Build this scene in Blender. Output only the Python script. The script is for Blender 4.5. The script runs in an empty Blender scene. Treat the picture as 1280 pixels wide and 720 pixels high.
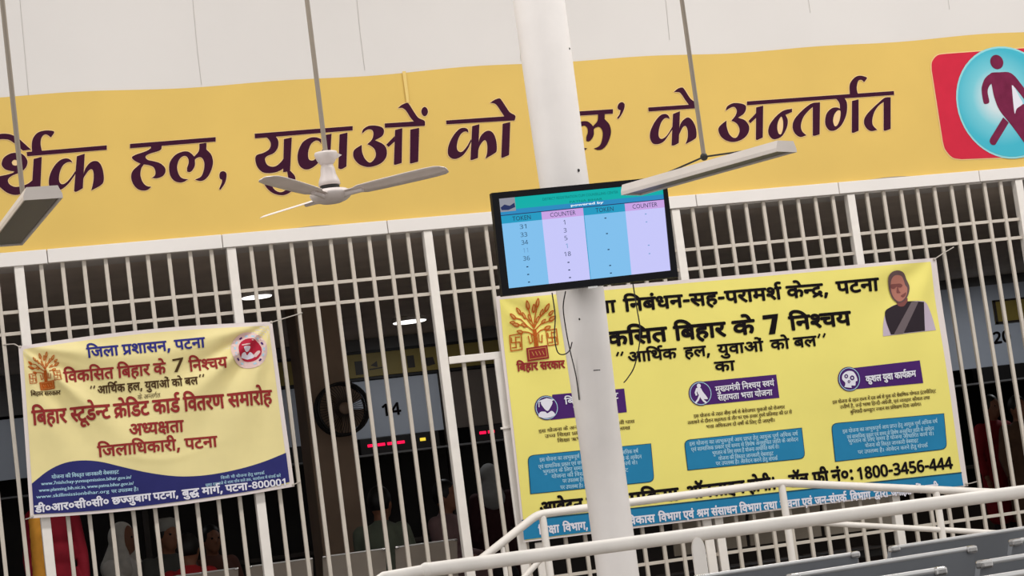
import bpy, bmesh, math, random
from mathutils import Vector, Matrix
random.seed(7)
COL = bpy.context.scene.collection
SC = bpy.context.scene

# ------------------------------------------------------------------ camera
FPX = 2698.3625
XC = Vector((0.9497706467, 0.0910936567, -0.2993954982))
YC = Vector((-0.2851456778, -0.1423002794, -0.9478621065))
ZC = Vector((-0.1289482883, 0.9856229381, -0.1091776659))
CAM = Vector((0.0, 0.0, 1.1))

def ray(px, py):
    c = Vector((px - 640.0, 360.0 - py, -FPX))
    return Vector((XC.dot(c), YC.dot(c), ZC.dot(c)))

def at(px, py, Y=13.5):
    """point of the vertical plane y = Y seen at a photo pixel"""
    d = ray(px, py)
    return CAM + d * ((Y - CAM.y) / d.y)

def atz(px, py, Z):
    d = ray(px, py)
    return CAM + d * ((Z - CAM.z) / d.z)

def pxm(px, Y=13.5):
    """photo pixels per metre (vertical) on the plane y = Y"""
    return (185.3 - 0.0205 * (px - 640)) * 13.5 / Y

cam_d = bpy.data.cameras.new('camera')
cam_d.lens = FPX / 1280.0 * 36.0
cam_d.sensor_width = 36.0
cam_d.clip_end = 200
cam = bpy.data.objects.new('camera', cam_d)
COL.objects.link(cam)
cam.matrix_world = Matrix(((XC.x, XC.y, XC.z, CAM.x), (YC.x, YC.y, YC.z, CAM.y), (ZC.x, ZC.y, ZC.z, CAM.z), (0, 0, 0, 1)))
SC.camera = cam

# ------------------------------------------------------------------ materials
def lin(c):
    r = []
    for v in c:
        v = v / 255.0
        r.append(v / 12.92 if v <= 0.04045 else ((v + 0.055) / 1.055) ** 2.4)
    return (r[0], r[1], r[2], 1.0)

def mat(name, rgb, rough=0.6, metal=0.0, noise=0.0, scale=6.0, emit=0.0, bump=0.0, spec=0.4):
    m = bpy.data.materials.new(name)
    m.use_nodes = True
    nt = m.node_tree
    b = nt.nodes['Principled BSDF']
    col = lin(rgb)
    b.inputs['Base Color'].default_value = col
    b.inputs['Roughness'].default_value = rough
    b.inputs['Metallic'].default_value = metal
    b.inputs['Specular IOR Level'].default_value = spec
    if emit:
        b.inputs['Emission Color'].default_value = col
        b.inputs['Emission Strength'].default_value = emit
    if noise or bump:
        tc = nt.nodes.new('ShaderNodeTexCoord')
        nz = nt.nodes.new('ShaderNodeTexNoise')
        nz.inputs['Scale'].default_value = scale
        nz.inputs['Detail'].default_value = 5
        nt.links.new(tc.outputs['Object'], nz.inputs['Vector'])
        if noise:
            rp = nt.nodes.new('ShaderNodeValToRGB')
            rp.color_ramp.elements[0].position = 0.3
            rp.color_ramp.elements[1].position = 0.7
            a = tuple(max(0, v * (1 - noise)) for v in col[:3]) + (1,)
            c = tuple(min(1, v * (1 + noise)) for v in col[:3]) + (1,)
            rp.color_ramp.elements[0].color = a
            rp.color_ramp.elements[1].color = c
            nt.links.new(nz.outputs['Fac'], rp.inputs['Fac'])
            nt.links.new(rp.outputs['Color'], b.inputs['Base Color'])
        if bump:
            bp = nt.nodes.new('ShaderNodeBump')
            bp.inputs['Strength'].default_value = bump
            bp.inputs['Distance'].default_value = 0.01
            nt.links.new(nz.outputs['Fac'], bp.inputs['Height'])
            nt.links.new(bp.outputs['Normal'], b.inputs['Normal'])
    return m

def emitter(name, rgb, k):
    m = mat(name, (0, 0, 0), 0.5)
    b = m.node_tree.nodes['Principled BSDF']
    b.inputs['Emission Color'].default_value = lin(rgb)
    b.inputs['Emission Strength'].default_value = k
    b.inputs['Specular IOR Level'].default_value = 0.1
    return m

M = {}
M['plaster'] = mat('white_plaster', (222, 217, 213), 0.8, noise=0.02, scale=1.2)
M['white_paint'] = mat('white_enamel', (240, 233, 225), 0.4, noise=0.05, scale=9)
M['lintel'] = mat('lintel_white', (236, 230, 225), 0.6, noise=0.02, scale=3)
M['bar'] = mat('cream_bar_paint', (205, 195, 182), 0.45, noise=0.08, scale=7)
M['column'] = mat('column_paint', (236, 230, 226), 0.55, noise=0.03, scale=5)
M['yellow_cloth'] = mat('mustard_vinyl', (224, 189, 101), 0.62, noise=0.045, scale=1.3, spec=0.25)
M['maroon'] = mat('dark_maroon_print', (62, 24, 46), 0.8, noise=0.08, scale=20, spec=0.1)
M['cream'] = mat('cream_halo_print', (240, 205, 150), 0.8, spec=0.1)
M['logo_red'] = mat('red_print', (206, 46, 68), 0.8, noise=0.04, scale=9, spec=0.1)
M['logo_rim'] = mat('pale_cyan_print', (150, 215, 220), 0.8, spec=0.1)
M['logo_fig'] = mat('wine_print', (118, 38, 70), 0.8, noise=0.15, scale=14, spec=0.1)
M['lemon'] = mat('lemon_vinyl', (240, 227, 122), 0.5, noise=0.03, scale=2.5, spec=0.3)
M['pale_lemon'] = mat('pale_lemon_vinyl', (238, 222, 158), 0.45, noise=0.05, scale=3.5, spec=0.35)
M['border'] = mat('white_vinyl_border', (226, 214, 210), 0.5)
M['black_print'] = mat('black_print', (22, 16, 18), 0.8, spec=0.1)
M['brown_print'] = mat('dark_brown_print', (78, 56, 34), 0.8, spec=0.1)
M['red_print'] = mat('brick_red_print', (150, 52, 50), 0.8, spec=0.1)
M['blue_print'] = mat('royal_blue_print', (52, 52, 128), 0.8, spec=0.1)
M['indigo'] = mat('indigo_print', (49, 50, 108), 0.8, noise=0.12, scale=4, spec=0.1)
M['white_print'] = mat('white_print', (228, 226, 236), 0.8, spec=0.1)
M['pale_blue_print'] = mat('pale_blue_print', (176, 214, 232), 0.8, spec=0.1)
M['teal_blue'] = mat('teal_blue_print', (42, 128, 172), 0.8, noise=0.05, scale=6, spec=0.1)
M['blue_outline'] = mat('dark_teal_print', (38, 78, 96), 0.8, spec=0.1)
M['purple'] = mat('purple_print', (76, 40, 108), 0.8, noise=0.05, scale=6, spec=0.1)
M['orange_brown'] = mat('burnt_orange_print', (186, 92, 34), 0.8, spec=0.1)
M['tan_print'] = mat('tan_print', (206, 150, 84), 0.8, spec=0.1)
M['rose'] = mat('pale_rose_print', (228, 200, 196), 0.8, spec=0.1)
M['crimson'] = mat('crimson_print', (184, 44, 66), 0.8, spec=0.1)
M['skin_print'] = mat('printed_skin', (178, 118, 104), 0.8, spec=0.1)
M['skin_shade_print'] = mat('printed_dark_skin', (128, 78, 74), 0.8, spec=0.1)
M['hair_print'] = mat('printed_grey_hair', (104, 82, 82), 0.8, spec=0.1)
M['vest_print'] = mat('printed_charcoal', (52, 44, 50), 0.8, spec=0.1)
M['sleeve_print'] = mat('printed_lilac', (196, 180, 196), 0.8, spec=0.1)
M['sash_print'] = mat('printed_grey_sash', (112, 100, 104), 0.8, spec=0.1)
M['black_plastic'] = mat('black_plastic', (10, 9, 16), 0.5, spec=0.15)
M['dark_metal'] = mat('dark_steel', (52, 50, 48), 0.5, metal=0.5)
M['fan_white'] = mat('fan_enamel', (214, 203, 198), 0.35, noise=0.04, scale=12)
M['fan_blade'] = mat('fan_blade_enamel', (242, 230, 224), 0.4, noise=0.06, scale=8)
M['rod'] = mat('grey_rod_paint', (150, 138, 124), 0.45, metal=0.2)
M['batten'] = mat('batten_enamel', (216, 206, 198), 0.4, noise=0.04, scale=6)
M['louvre'] = mat('grey_reflector', (112, 108, 98), 0.5)
M['steel'] = mat('grey_bench_steel', (142, 144, 148), 0.42, metal=0.35, noise=0.08, scale=5)
M['steel_edge'] = mat('bright_bench_rim', (206, 204, 202), 0.3, metal=0.5)
M['chrome'] = mat('chrome', (190, 187, 184), 0.2, metal=1.0)
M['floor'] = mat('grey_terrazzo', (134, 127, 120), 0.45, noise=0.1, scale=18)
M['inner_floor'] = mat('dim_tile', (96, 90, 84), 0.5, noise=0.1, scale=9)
M['inner_ceiling'] = mat('brown_board', (226, 212, 200), 0.85, noise=0.08, scale=3)
M['inner_wall'] = mat('inner_wall_paint', (112, 110, 110), 0.8, noise=0.06, scale=2)
M['panel_white'] = mat('counter_panel_laminate', (192, 198, 210), 0.5, noise=0.05, scale=2)
M['panel_brown'] = mat('brown_laminate', (104, 92, 84), 0.5, noise=0.08, scale=4)
M['dark_wood'] = mat('dark_laminate', (50, 40, 34), 0.5, noise=0.1, scale=6)
M['sign_yellow'] = mat('yellow_sign_board', (150, 130, 62), 0.5, noise=0.08, scale=5)
M['pillar_brown'] = mat('brown_pillar_paint', (146, 122, 102), 0.7, noise=0.1, scale=4)
M['cage'] = mat('wall_fan_black', (22, 18, 18), 0.5)
M['fan_disc'] = mat('wall_fan_brown', (126, 104, 88), 0.5)
M['led_red'] = emitter('red_led', (255, 20, 70), 1.6)
M['led_amber'] = emitter('amber_led', (255, 220, 70), 1.0)
M['lamp_glow'] = emitter('lamp_glow', (255, 252, 246), 2.5)
M['cable'] = mat('black_cable', (36, 32, 32), 0.5)
M['string'] = mat('pale_string', (190, 182, 172), 0.7)
M['crack'] = mat('hairline_grey', (196, 191, 186), 0.8)
M['skin'] = mat('brown_skin', (146, 98, 74), 0.55, noise=0.06, scale=20)
M['hair'] = mat('black_hair', (20, 16, 15), 0.5, noise=0.2, scale=60)
M['eye'] = mat('dark_eye', (18, 12, 10), 0.2)

# ------------------------------------------------------------------ mesh builder
class MB:
    def __init__(self):
        self.v = []; self.f = []; self.mi = []; self.sm = []; self.mats = []
    def slot(self, m):
        if m not in self.mats: self.mats.append(m)
        return self.mats.index(m)
    def add(self, vs, fs, m=None, smooth=False):
        o = len(self.v)
        self.v += [Vector(p) for p in vs]
        k = self.slot(m) if m is not None else 0
        for f in fs:
            self.f.append([i + o for i in f]); self.mi.append(k); self.sm.append(smooth)
        return self
    def bm(self, b, m=None, smooth=False):
        b.verts.index_update()
        vs = [v.co.copy() for v in b.verts]
        fs = [[v.index for v in f.verts] for f in b.faces]
        b.free()
        return self.add(vs, fs, m, smooth)
    def box(self, lo, hi, bev=0.0, m=None, mtx=None, seg=2):
        b = bmesh.new()
        bmesh.ops.create_cube(b, size=1.0)
        lo = Vector(lo); hi = Vector(hi)
        for v in b.verts:
            v.co = Vector([lo[i] + (v.co[i] + 0.5) * (hi[i] - lo[i]) for i in range(3)])
        if bev > 0:
            bmesh.ops.bevel(b, geom=list(b.edges), offset=bev, segments=seg, profile=0.5, affect='EDGES')
        if mtx is not None: b.transform(mtx)
        return self.bm(b, m)
    def tube(self, pts, r, n=10, m=None, cap=True, smooth=True):
        pts = [Vector(p) for p in pts]
        k = len(pts)
        rs = r if isinstance(r, (list, tuple)) else [r] * k
        ts = []
        for i in range(k):
            a = pts[max(0, i - 1)]; c = pts[min(k - 1, i + 1)]
            t = (c - a)
            ts.append(t.normalized() if t.length > 1e-9 else Vector((0, 0, 1)))
        ref = Vector((0, 0, 1)) if abs(ts[0].z) < 0.9 else Vector((1, 0, 0))
        u = ts[0].cross(ref).normalized()
        vs = []; fs = []
        for i in range(k):
            u = (u - ts[i] * u.dot(ts[i])).normalized()
            w = ts[i].cross(u)
            for j in range(n):
                a = 2 * math.pi * j / n
                vs.append(pts[i] + (u * math.cos(a) + w * math.sin(a)) * rs[i])
        for i in range(k - 1):
            for j in range(n):
                j2 = (j + 1) % n
                fs.append([i * n + j, i * n + j2, (i + 1) * n + j2, (i + 1) * n + j])
        self.add(vs, fs, m, smooth)
        if cap:
            self.add([vs[j] for j in range(n)], [list(range(n))[::-1]], m)
            self.add([vs[(k - 1) * n + j] for j in range(n)], [list(range(n))], m)
        return self
    def lathe(self, prof, c=(0, 0, 0), n=32, m=None, smooth=True, axis='Z'):
        vs = []; fs = []
        c = Vector(c)
        for r, z in prof:
            for j in range(n):
                a = 2 * math.pi * j / n
                p = Vector((r * math.cos(a), r * math.sin(a), z))
                if axis == 'Y': p = Vector((p.x, p.z, p.y))
                vs.append(c + p)
        k = len(prof)
        for i in range(k - 1):
            for j in range(n):
                j2 = (j + 1) % n
                fs.append([i * n + j, i * n + j2, (i + 1) * n + j2, (i + 1) * n + j])
        fs.append(list(range(n))[::-1]); fs.append([(k - 1) * n + j for j in range(n)])
        return self.add(vs, fs, m, smooth)
    def prism(self, poly, dv, m=None):
        """extrude a planar polygon (3D points) by vector dv"""
        n = len(poly); dv = Vector(dv)
        p = [Vector(q) for q in poly]
        vs = p + [q + dv for q in p]
        fs = [list(range(n))[::-1], [n + i for i in range(n)]]
        for i in range(n):
            j = (i + 1) % n
            fs.append([i, j, n + j, n + i])
        return self.add(vs, fs, m)
    def ball(self, c, r, m=None, seg=16, rings=10, mtx=None):
        b = bmesh.new()
        bmesh.ops.create_uvsphere(b, u_segments=seg, v_segments=rings, radius=1.0)
        rr = Vector(r) if isinstance(r, (tuple, list, Vector)) else Vector((r, r, r))
        for v in b.verts: v.co = Vector((v.co.x * rr.x, v.co.y * rr.y, v.co.z * rr.z))
        if mtx is not None: b.transform(mtx)
        for v in b.verts: v.co += Vector(c)
        return self.bm(b, m, True)

def obj(name, mb, material=None, parent=None, world=True):
    me = bpy.data.meshes.new(name)
    off = Vector(parent.location) if (parent is not None and world) else Vector((0, 0, 0))
    if parent is not None and world and parent.parent is not None:
        off = off + Vector(parent.parent.location)
    me.from_pydata([tuple(p - off) for p in mb.v], [], mb.f)
    ms = mb.mats if mb.mats else [material]
    for k in ms: me.materials.append(k)
    me.polygons.foreach_set('material_index', mb.mi)
    me.polygons.foreach_set('use_smooth', mb.sm)
    b = bmesh.new(); b.from_mesh(me)
    if name not in ('lettering',): bmesh.ops.recalc_face_normals(b, faces=b.faces)
    b.to_mesh(me); b.free()
    me.update()
    o = bpy.data.objects.new(name, me)
    COL.objects.link(o)
    if parent is not None: o.parent = parent
    return o

def tag(o, label, cat, group=None):
    o['label'] = label; o['category'] = cat
    if group: o['group'] = group
    return o

def thing(name, label, cat, loc=(0, 0, 0), rz=0.0, group=None):
    o = bpy.data.objects.new(name, None)
    o.empty_display_size = 0.2
    COL.objects.link(o)
    o.location = loc; o.rotation_euler = (0, 0, rz)
    return tag(o, label, cat, group)

def struct(name, mb, material=None):
    o = obj(name, mb, material)
    o['kind'] = 'structure'
    return o

# ------------------------------------------------------------------ filled outlines and lettering
FILL = {}
def fill(key, contours, offset=0.0):
    """fill 2-D contours (holes by even-odd) -> (verts, faces)"""
    k = (key, round(offset, 4))
    if key is not None and k in FILL: return FILL[k]
    cu = bpy.data.curves.new('outline', 'CURVE')
    cu.dimensions = '2D'; cu.fill_mode = 'BOTH'; cu.offset = offset
    cu.resolution_u = 1
    for c in contours:
        sp = cu.splines.new('POLY')
        sp.points.add(len(c) - 1)
        for i, p in enumerate(c): sp.points[i].co = (p[0], p[1], 0, 1)
        sp.use_cyclic_u = True
    o = bpy.data.objects.new('outline', cu)
    COL.objects.link(o)
    bpy.context.view_layer.update()
    dg = bpy.context.evaluated_depsgraph_get()
    me = bpy.data.meshes.new_from_object(o.evaluated_get(dg))
    r = ([(v.co.x, v.co.y) for v in me.vertices], [list(p.vertices) for p in me.polygons])
    bpy.data.objects.remove(o); bpy.data.curves.remove(cu); bpy.data.meshes.remove(me)
    if key is not None: FILL[k] = r
    return r

def latin(s, offset=0.0):
    k = ('L' + s, offset)
    if k in FILL: return FILL[k]
    cu = bpy.data.curves.new('letters', 'FONT')
    cu.body = s; cu.size = 1.0; cu.offset = offset; cu.fill_mode = 'BOTH'; cu.resolution_u = 2
    o = bpy.data.objects.new('letters', cu)
    COL.objects.link(o)
    bpy.context.view_layer.update()
    dg = bpy.context.evaluated_depsgraph_get()
    me = bpy.data.meshes.new_from_object(o.evaluated_get(dg))
    r = ([(v.co.x, v.co.y) for v in me.vertices], [list(p.vertices) for p in me.polygons])
    bpy.data.objects.remove(o); bpy.data.curves.remove(cu); bpy.data.meshes.remove(me)
    FILL[k] = r
    return r

GLYPHS = {
 3: '',
 5: '-188 847 1 -188 868 0 -159 896 0 -139 896 1 -118 896 0 -89 868 0 -89 847 1 -89 826 0 -118 797 0 -139 797 1 -159 797 0 -188 826 0;69 863 1 46 763 0 -61 680 0 -138 680 1 -210 680 0 -318 769 0 -352 863 1 -283 887 1 -257 817 0 -189 747 0 -135 747 1 -77 747 0 -21 822 0 -5 889 1',
 6: '-185 772 1 -185 796 0 -152 830 0 -130 830 1 -107 830 0 -75 796 0 -75 772 1 -75 748 0 -107 714 0 -130 714 1 -152 714 0 -185 748 0',
 9: '470 218 1 470 148 0 379 80 0 312 80 1 226 80 0 92 208 0 29 356 1 100 382 1 143 276 0 243 153 0 305 153 1 343 153 0 391 188 0 391 227 1 391 264 0 350 322 0 318 347 1 291 342 0 260 341 1 255 411 1 323 413 0 380 457 0 380 494 1 380 530 0 333 562 0 302 562 1 265 562 0 205 542 0 171 525 1 146 594 1 172 608 0 249 632 0 298 632 1 376 632 0 459 554 0 459 495 1 459 417 0 392 375 1 403 365 0 412 355 1 450 350 0 486 350 1 518 350 0 568 356 0 594 363 1 594 551 1 521 551 1 521 622 1 779 622 1 779 551 1 675 551 1 675 0 1 594 0 1 594 290 1 570 284 0 524 279 0 498 279 1 481 279 0 455 282 1 470 252 0',
 10: '470 218 1 470 148 0 379 80 0 312 80 1 226 80 0 92 208 0 29 356 1 100 382 1 143 276 0 243 153 0 305 153 1 343 153 0 391 188 0 391 227 1 391 264 0 350 322 0 318 347 1 291 342 0 260 341 1 255 411 1 323 413 0 380 457 0 380 494 1 380 530 0 333 562 0 302 562 1 265 562 0 205 542 0 171 525 1 146 594 1 172 608 0 249 632 0 298 632 1 376 632 0 459 554 0 459 495 1 459 417 0 392 375 1 403 365 0 412 355 1 450 350 0 486 350 1 518 350 0 568 356 0 594 363 1 594 551 1 521 551 1 521 622 1 1038 622 1 1038 551 1 934 551 1 934 0 1 853 0 1 853 551 1 675 551 1 675 0 1 594 0 1 594 290 1 570 284 0 524 279 0 498 279 1 481 279 0 455 282 1 470 252 0',
 11: '271 222 1 242 222 0 184 208 0 161 197 1 114 225 0 50 301 0 50 352 1 50 380 0 70 420 0 87 433 1 110 450 0 172 465 0 221 465 1 314 465 1 314 551 1 0 551 1 0 622 1 505 622 1 505 551 1 395 551 1 395 394 1 211 394 1 180 394 0 154 388 0 145 381 1 130 369 0 130 347 1 130 323 0 158 290 0 174 277 1 220 294 0 275 294 1 349 294 0 447 219 0 447 154 1 447 89 0 364 14 0 289 4 1 318 -8 0 381 -30 0 415 -40 1 382 -110 1 325 -84 0 221 -27 0 176 1 1 117 4 0 48 33 0 48 65 1 48 87 0 75 116 0 101 116 1 121 116 0 164 95 0 194 70 1 208 68 0 219 68 1 289 68 0 366 109 0 366 153 1 366 186 0 317 222 0',
 13: '0 622 1 563 622 1 563 551 1 453 551 1 485 512 0 485 464 1 485 374 0 406 328 1 442 296 0 499 211 0 499 152 1 499 102 0 454 34 0 376 0 0 328 0 1 271 0 0 168 61 0 73 199 0 29 313 1 100 338 1 128 260 0 195 141 0 274 74 0 320 74 1 361 74 0 414 111 0 414 160 1 414 201 0 369 270 0 329 301 1 299 295 0 264 294 1 259 364 1 333 366 0 404 414 0 404 463 1 404 493 0 374 538 0 351 551 1 0 551 1',
 15: '127 65 1 80 132 1 326 281 1 284 335 0 223 380 0 181 380 1 153 380 0 96 364 0 55 343 1 27 417 1 61 433 0 135 456 0 179 456 1 219 456 0 283 431 0 345 374 0 382 326 1 382 551 1 0 551 1 0 622 1 867 622 1 867 551 1 462 551 1 462 329 1 496 331 0 563 340 0 584 346 1 574 366 0 574 387 1 574 419 0 616 450 0 641 450 1 679 450 0 724 406 0 724 373 1 724 345 0 696 311 0 676 303 1 690 279 0 717 236 0 730 217 1 719 184 1 667 176 0 621 135 0 621 102 1 621 68 0 670 37 0 701 37 1 733 37 0 780 52 0 814 70 1 840 0 1 814 -13 0 748 -34 0 707 -34 1 631 -34 0 547 45 0 547 107 1 547 147 0 594 216 0 640 234 1 632 249 0 617 276 0 613 286 1 597 280 0 544 269 0 486 261 0 462 260 1 462 0 1 382 0 1 382 234 1',
 19: '568 551 1 474 551 1 474 380 1 474 329 0 459 269 0 441 246 1 404 198 0 323 192 1 307 266 1 329 270 0 360 281 0 370 292 1 382 304 0 393 339 0 393 380 1 393 551 1 160 551 1 160 353 1 160 307 0 166 249 0 186 211 0 226 180 0 260 160 1 370 98 1 433 62 0 486 -3 0 486 -53 1 486 -93 0 453 -164 0 439 -184 1 367 -142 1 380 -122 0 403 -77 0 403 -55 1 403 -36 0 387 -7 0 339 28 0 290 56 1 203 106 1 164 129 0 109 178 0 95 212 1 79 248 0 79 316 1 79 551 1 0 551 1 0 622 1 568 622 1',
 21: '470 218 1 470 148 0 379 80 0 312 80 1 226 80 0 92 208 0 29 356 1 100 382 1 143 276 0 243 153 0 305 153 1 343 153 0 391 188 0 391 227 1 391 264 0 350 322 0 318 347 1 291 342 0 260 341 1 255 411 1 323 413 0 380 457 0 380 494 1 380 530 0 333 562 0 302 562 1 265 562 0 205 542 0 171 525 1 146 594 1 172 608 0 249 632 0 298 632 1 376 632 0 459 554 0 459 495 1 459 417 0 392 375 1 403 365 0 412 355 1 450 350 0 486 350 1 518 350 0 568 356 0 594 363 1 594 551 1 521 551 1 521 622 1 1038 622 1 1038 551 1 934 551 1 934 0 1 853 0 1 853 551 1 675 551 1 675 0 1 594 0 1 594 290 1 570 284 0 524 279 0 498 279 1 481 279 0 455 282 1 470 252 0;1063 863 1 1040 763 0 933 680 0 856 680 1 784 680 0 676 769 0 642 863 1 713 887 1 739 817 0 806 749 0 859 749 1 916 749 0 971 822 0 987 889 1',
 23: '470 218 1 470 148 0 379 80 0 312 80 1 226 80 0 92 208 0 29 356 1 100 382 1 143 276 0 243 153 0 305 153 1 343 153 0 391 188 0 391 227 1 391 264 0 350 322 0 318 347 1 291 342 0 260 341 1 255 411 1 323 413 0 380 457 0 380 494 1 380 530 0 333 562 0 302 562 1 265 562 0 205 542 0 171 525 1 146 594 1 172 608 0 249 632 0 298 632 1 376 632 0 459 554 0 459 495 1 459 417 0 392 375 1 403 365 0 412 355 1 450 350 0 486 350 1 518 350 0 568 356 0 594 363 1 594 551 1 521 551 1 521 622 1 1038 622 1 1038 551 1 934 551 1 934 0 1 853 0 1 853 551 1 675 551 1 675 0 1 594 0 1 594 290 1 570 284 0 524 279 0 498 279 1 481 279 0 455 282 1 470 252 0;854 615 1 833 694 0 792 785 0 742 823 0 708 823 1 686 823 0 652 814 0 638 809 1 614 882 1 653 896 0 705 896 1 759 896 0 838 845 0 901 722 0 929 615 1',
 25: '777 551 1 452 551 1 452 349 1 500 399 0 569 399 1 634 399 0 716 316 0 716 239 1 716 193 0 686 89 0 651 39 1 579 80 1 604 112 0 636 196 0 636 237 1 636 284 0 597 330 0 562 330 1 508 330 0 452 258 1 452 0 1 371 0 1 371 174 1 347 154 0 276 118 0 226 118 1 179 118 0 96 156 0 46 233 0 46 290 1 46 370 0 156 464 0 244 464 1 267 464 0 324 457 0 339 454 1 333 381 1 317 385 0 268 391 0 249 391 1 191 391 0 127 339 0 127 292 1 127 239 0 188 188 0 228 188 1 272 188 0 341 230 0 371 260 1 371 551 1 0 551 1 0 622 1 777 622 1',
 26: '729 551 1 729 0 1 648 0 1 648 45 1 613 26 0 530 7 0 488 7 1 380 7 0 183 114 0 85 239 1 58 274 0 40 319 0 40 338 1 40 359 0 70 393 0 104 393 1 129 393 0 166 370 0 181 350 1 202 369 0 217 428 0 217 458 1 217 484 0 210 531 0 201 551 1 0 551 1 0 622 1 833 622 1 833 551 1;534 232 1 569 232 0 627 261 0 648 280 1 648 551 1 281 551 1 298 514 0 298 458 1 298 376 0 228 280 0 166 253 1 236 169 0 391 79 0 490 79 1 533 79 0 611 99 0 648 122 1 648 198 1 625 184 0 561 164 0 521 164 1 474 164 0 399 203 0 356 273 0 356 319 1 356 392 0 452 473 0 531 473 1 548 473 0 602 468 0 616 463 1 610 394 1 595 398 0 558 404 0 540 404 1 492 404 0 437 360 0 437 316 1 437 273 0 492 232 0',
 27: '208 551 1 208 234 1 208 208 0 183 178 0 160 178 1 134 178 0 79 220 0 41 280 0 41 308 1 41 331 0 68 359 0 102 359 1 127 359 1 127 551 1 0 551 1 0 622 1 578 622 1 578 551 1 474 551 1 474 0 1 393 0 1 393 551 1',
 30: '649 551 1 545 551 1 545 0 1 465 0 1 465 165 1 439 148 0 367 118 0 317 118 1 240 118 0 141 204 0 141 275 1 141 304 0 166 355 0 185 371 1 38 369 1 38 441 1 331 441 1 349 441 0 385 440 0 389 440 1 382 370 1 350 370 1 292 370 0 221 321 0 221 274 1 221 231 0 279 188 0 317 188 1 367 188 0 438 231 0 465 260 1 465 551 1 0 551 1 0 622 1 649 622 1',
 31: '296 70 1 373 70 0 499 133 0 574 241 0 574 310 1 574 357 0 528 419 0 487 419 1 453 419 0 424 383 0 424 358 1 424 326 0 477 275 0 535 261 1 502 198 1 421 221 0 347 304 0 347 356 1 347 404 0 402 472 0 455 481 1 455 551 1 0 551 1 0 622 1 715 622 1 715 551 1 535 551 1 535 477 1 586 464 0 653 380 0 653 308 1 653 250 0 603 140 0 510 52 0 378 0 0 296 0 1 199 0 0 101 83 0 101 147 1 101 168 0 116 213 0 132 231 1 90 251 0 43 316 0 43 359 1 43 419 0 133 483 0 206 483 1 223 483 0 275 478 0 288 473 1 282 404 1 268 408 0 233 415 0 212 415 1 124 415 0 124 350 1 124 321 0 168 289 0 202 281 1 231 290 0 266 290 1 277 290 0 301 288 0 308 287 1 302 217 1 296 218 0 281 218 0 276 218 1 182 218 0 182 148 1 182 108 0 244 70 0',
 32: '653 551 1 653 0 1 572 0 1 572 370 1 435 370 1 394 370 0 378 373 1 414 343 0 458 263 0 458 218 1 458 172 0 417 110 0 350 80 0 310 80 1 257 80 0 161 141 0 73 282 0 31 401 1 102 426 1 148 292 0 248 153 0 306 153 1 338 153 0 379 187 0 379 227 1 379 271 0 318 349 0 273 377 1 302 441 1 572 441 1 572 551 1 0 551 1 0 622 1 757 622 1 757 551 1',
 34: '192 420 1 223 434 0 288 446 0 315 446 1 382 446 0 476 378 0 485 315 1 489 315 0 493 315 1 517 315 0 556 324 0 572 332 1 572 551 1 0 551 1 0 622 1 756 622 1 756 551 1 653 551 1 653 0 1 572 0 1 572 256 1 532 245 0 484 245 1 483 245 1 473 195 0 411 140 0 334 118 0 300 118 1 215 118 0 80 224 0 29 338 1 98 365 1 139 272 0 228 192 0 294 192 1 349 192 0 411 244 0 411 287 1 411 333 0 354 373 0 313 373 1 288 373 0 242 359 0 219 348 1',
 35: '519 551 1 371 551 1 371 349 1 316 349 1 268 349 0 204 333 0 181 318 1 126 280 0 126 215 1 126 167 0 170 104 0 241 74 0 283 74 1 337 74 0 413 99 0 455 121 1 482 47 1 438 27 0 339 0 0 286 0 1 217 0 0 108 52 0 46 150 0 46 220 1 46 285 0 114 374 0 225 420 0 288 420 1 290 420 1 290 551 1 0 551 1 0 622 1 519 622 1',
 37: '358 222 1 329 222 0 271 208 0 248 197 1 201 225 0 137 301 0 137 352 1 137 380 0 157 420 0 174 433 1 197 450 0 259 465 0 308 465 1 401 465 1 401 551 1 0 551 1 0 622 1 592 622 1 592 551 1 482 551 1 482 394 1 298 394 1 267 394 0 241 388 0 232 381 1 217 369 0 217 347 1 217 323 0 245 290 0 261 277 1 307 294 0 362 294 1 436 294 0 534 219 0 534 154 1 534 87 0 436 0 0 337 0 1 239 0 0 84 88 0 25 158 1 86 207 1 143 139 0 262 74 0 337 74 1 453 74 0 453 152 1 453 187 0 404 222 0',
 39: '634 551 1 634 0 1 553 0 1 553 551 1 420 551 1 420 321 1 420 279 0 403 221 0 385 198 1 364 173 0 298 146 0 251 146 1 158 146 0 114 205 1 97 228 0 79 298 0 79 352 1 79 551 1 0 551 1 0 622 1 737 622 1 737 551 1;249 217 1 301 217 0 321 249 1 332 266 0 339 310 0 339 353 1 339 551 1 160 551 1 160 353 1 160 314 0 168 268 0 178 251 1 189 235 0 222 217 0',
 40: '481 551 1 481 0 1 400 0 1 400 328 1 291 328 1 230 328 0 169 316 0 150 299 1 126 280 0 126 237 1 126 188 0 200 97 0 271 40 1 217 -12 1 171 28 0 92 108 0 45 194 0 45 242 1 45 277 0 72 333 0 93 351 1 122 376 0 204 399 0 272 399 1 400 399 1 400 551 1 0 551 1 0 622 1 584 622 1 584 551 1',
 41: '553 551 1 553 0 1 472 0 1 472 180 1 443 161 0 363 132 0 308 132 1 223 132 0 104 229 0 83 322 1 178 342 0 255 413 0 255 467 1 255 517 0 208 568 0 171 568 1 146 568 0 114 544 0 114 521 1 114 470 0 195 461 1 187 391 1 122 400 0 46 461 0 46 519 1 46 575 0 119 632 0 172 632 1 213 632 0 288 597 0 336 525 0 336 469 1 336 395 0 256 303 0 182 274 1 205 238 0 263 203 0 314 203 1 366 203 0 440 243 0 472 275 1 472 551 1 390 551 1 390 622 1 656 622 1 656 551 1',
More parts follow.
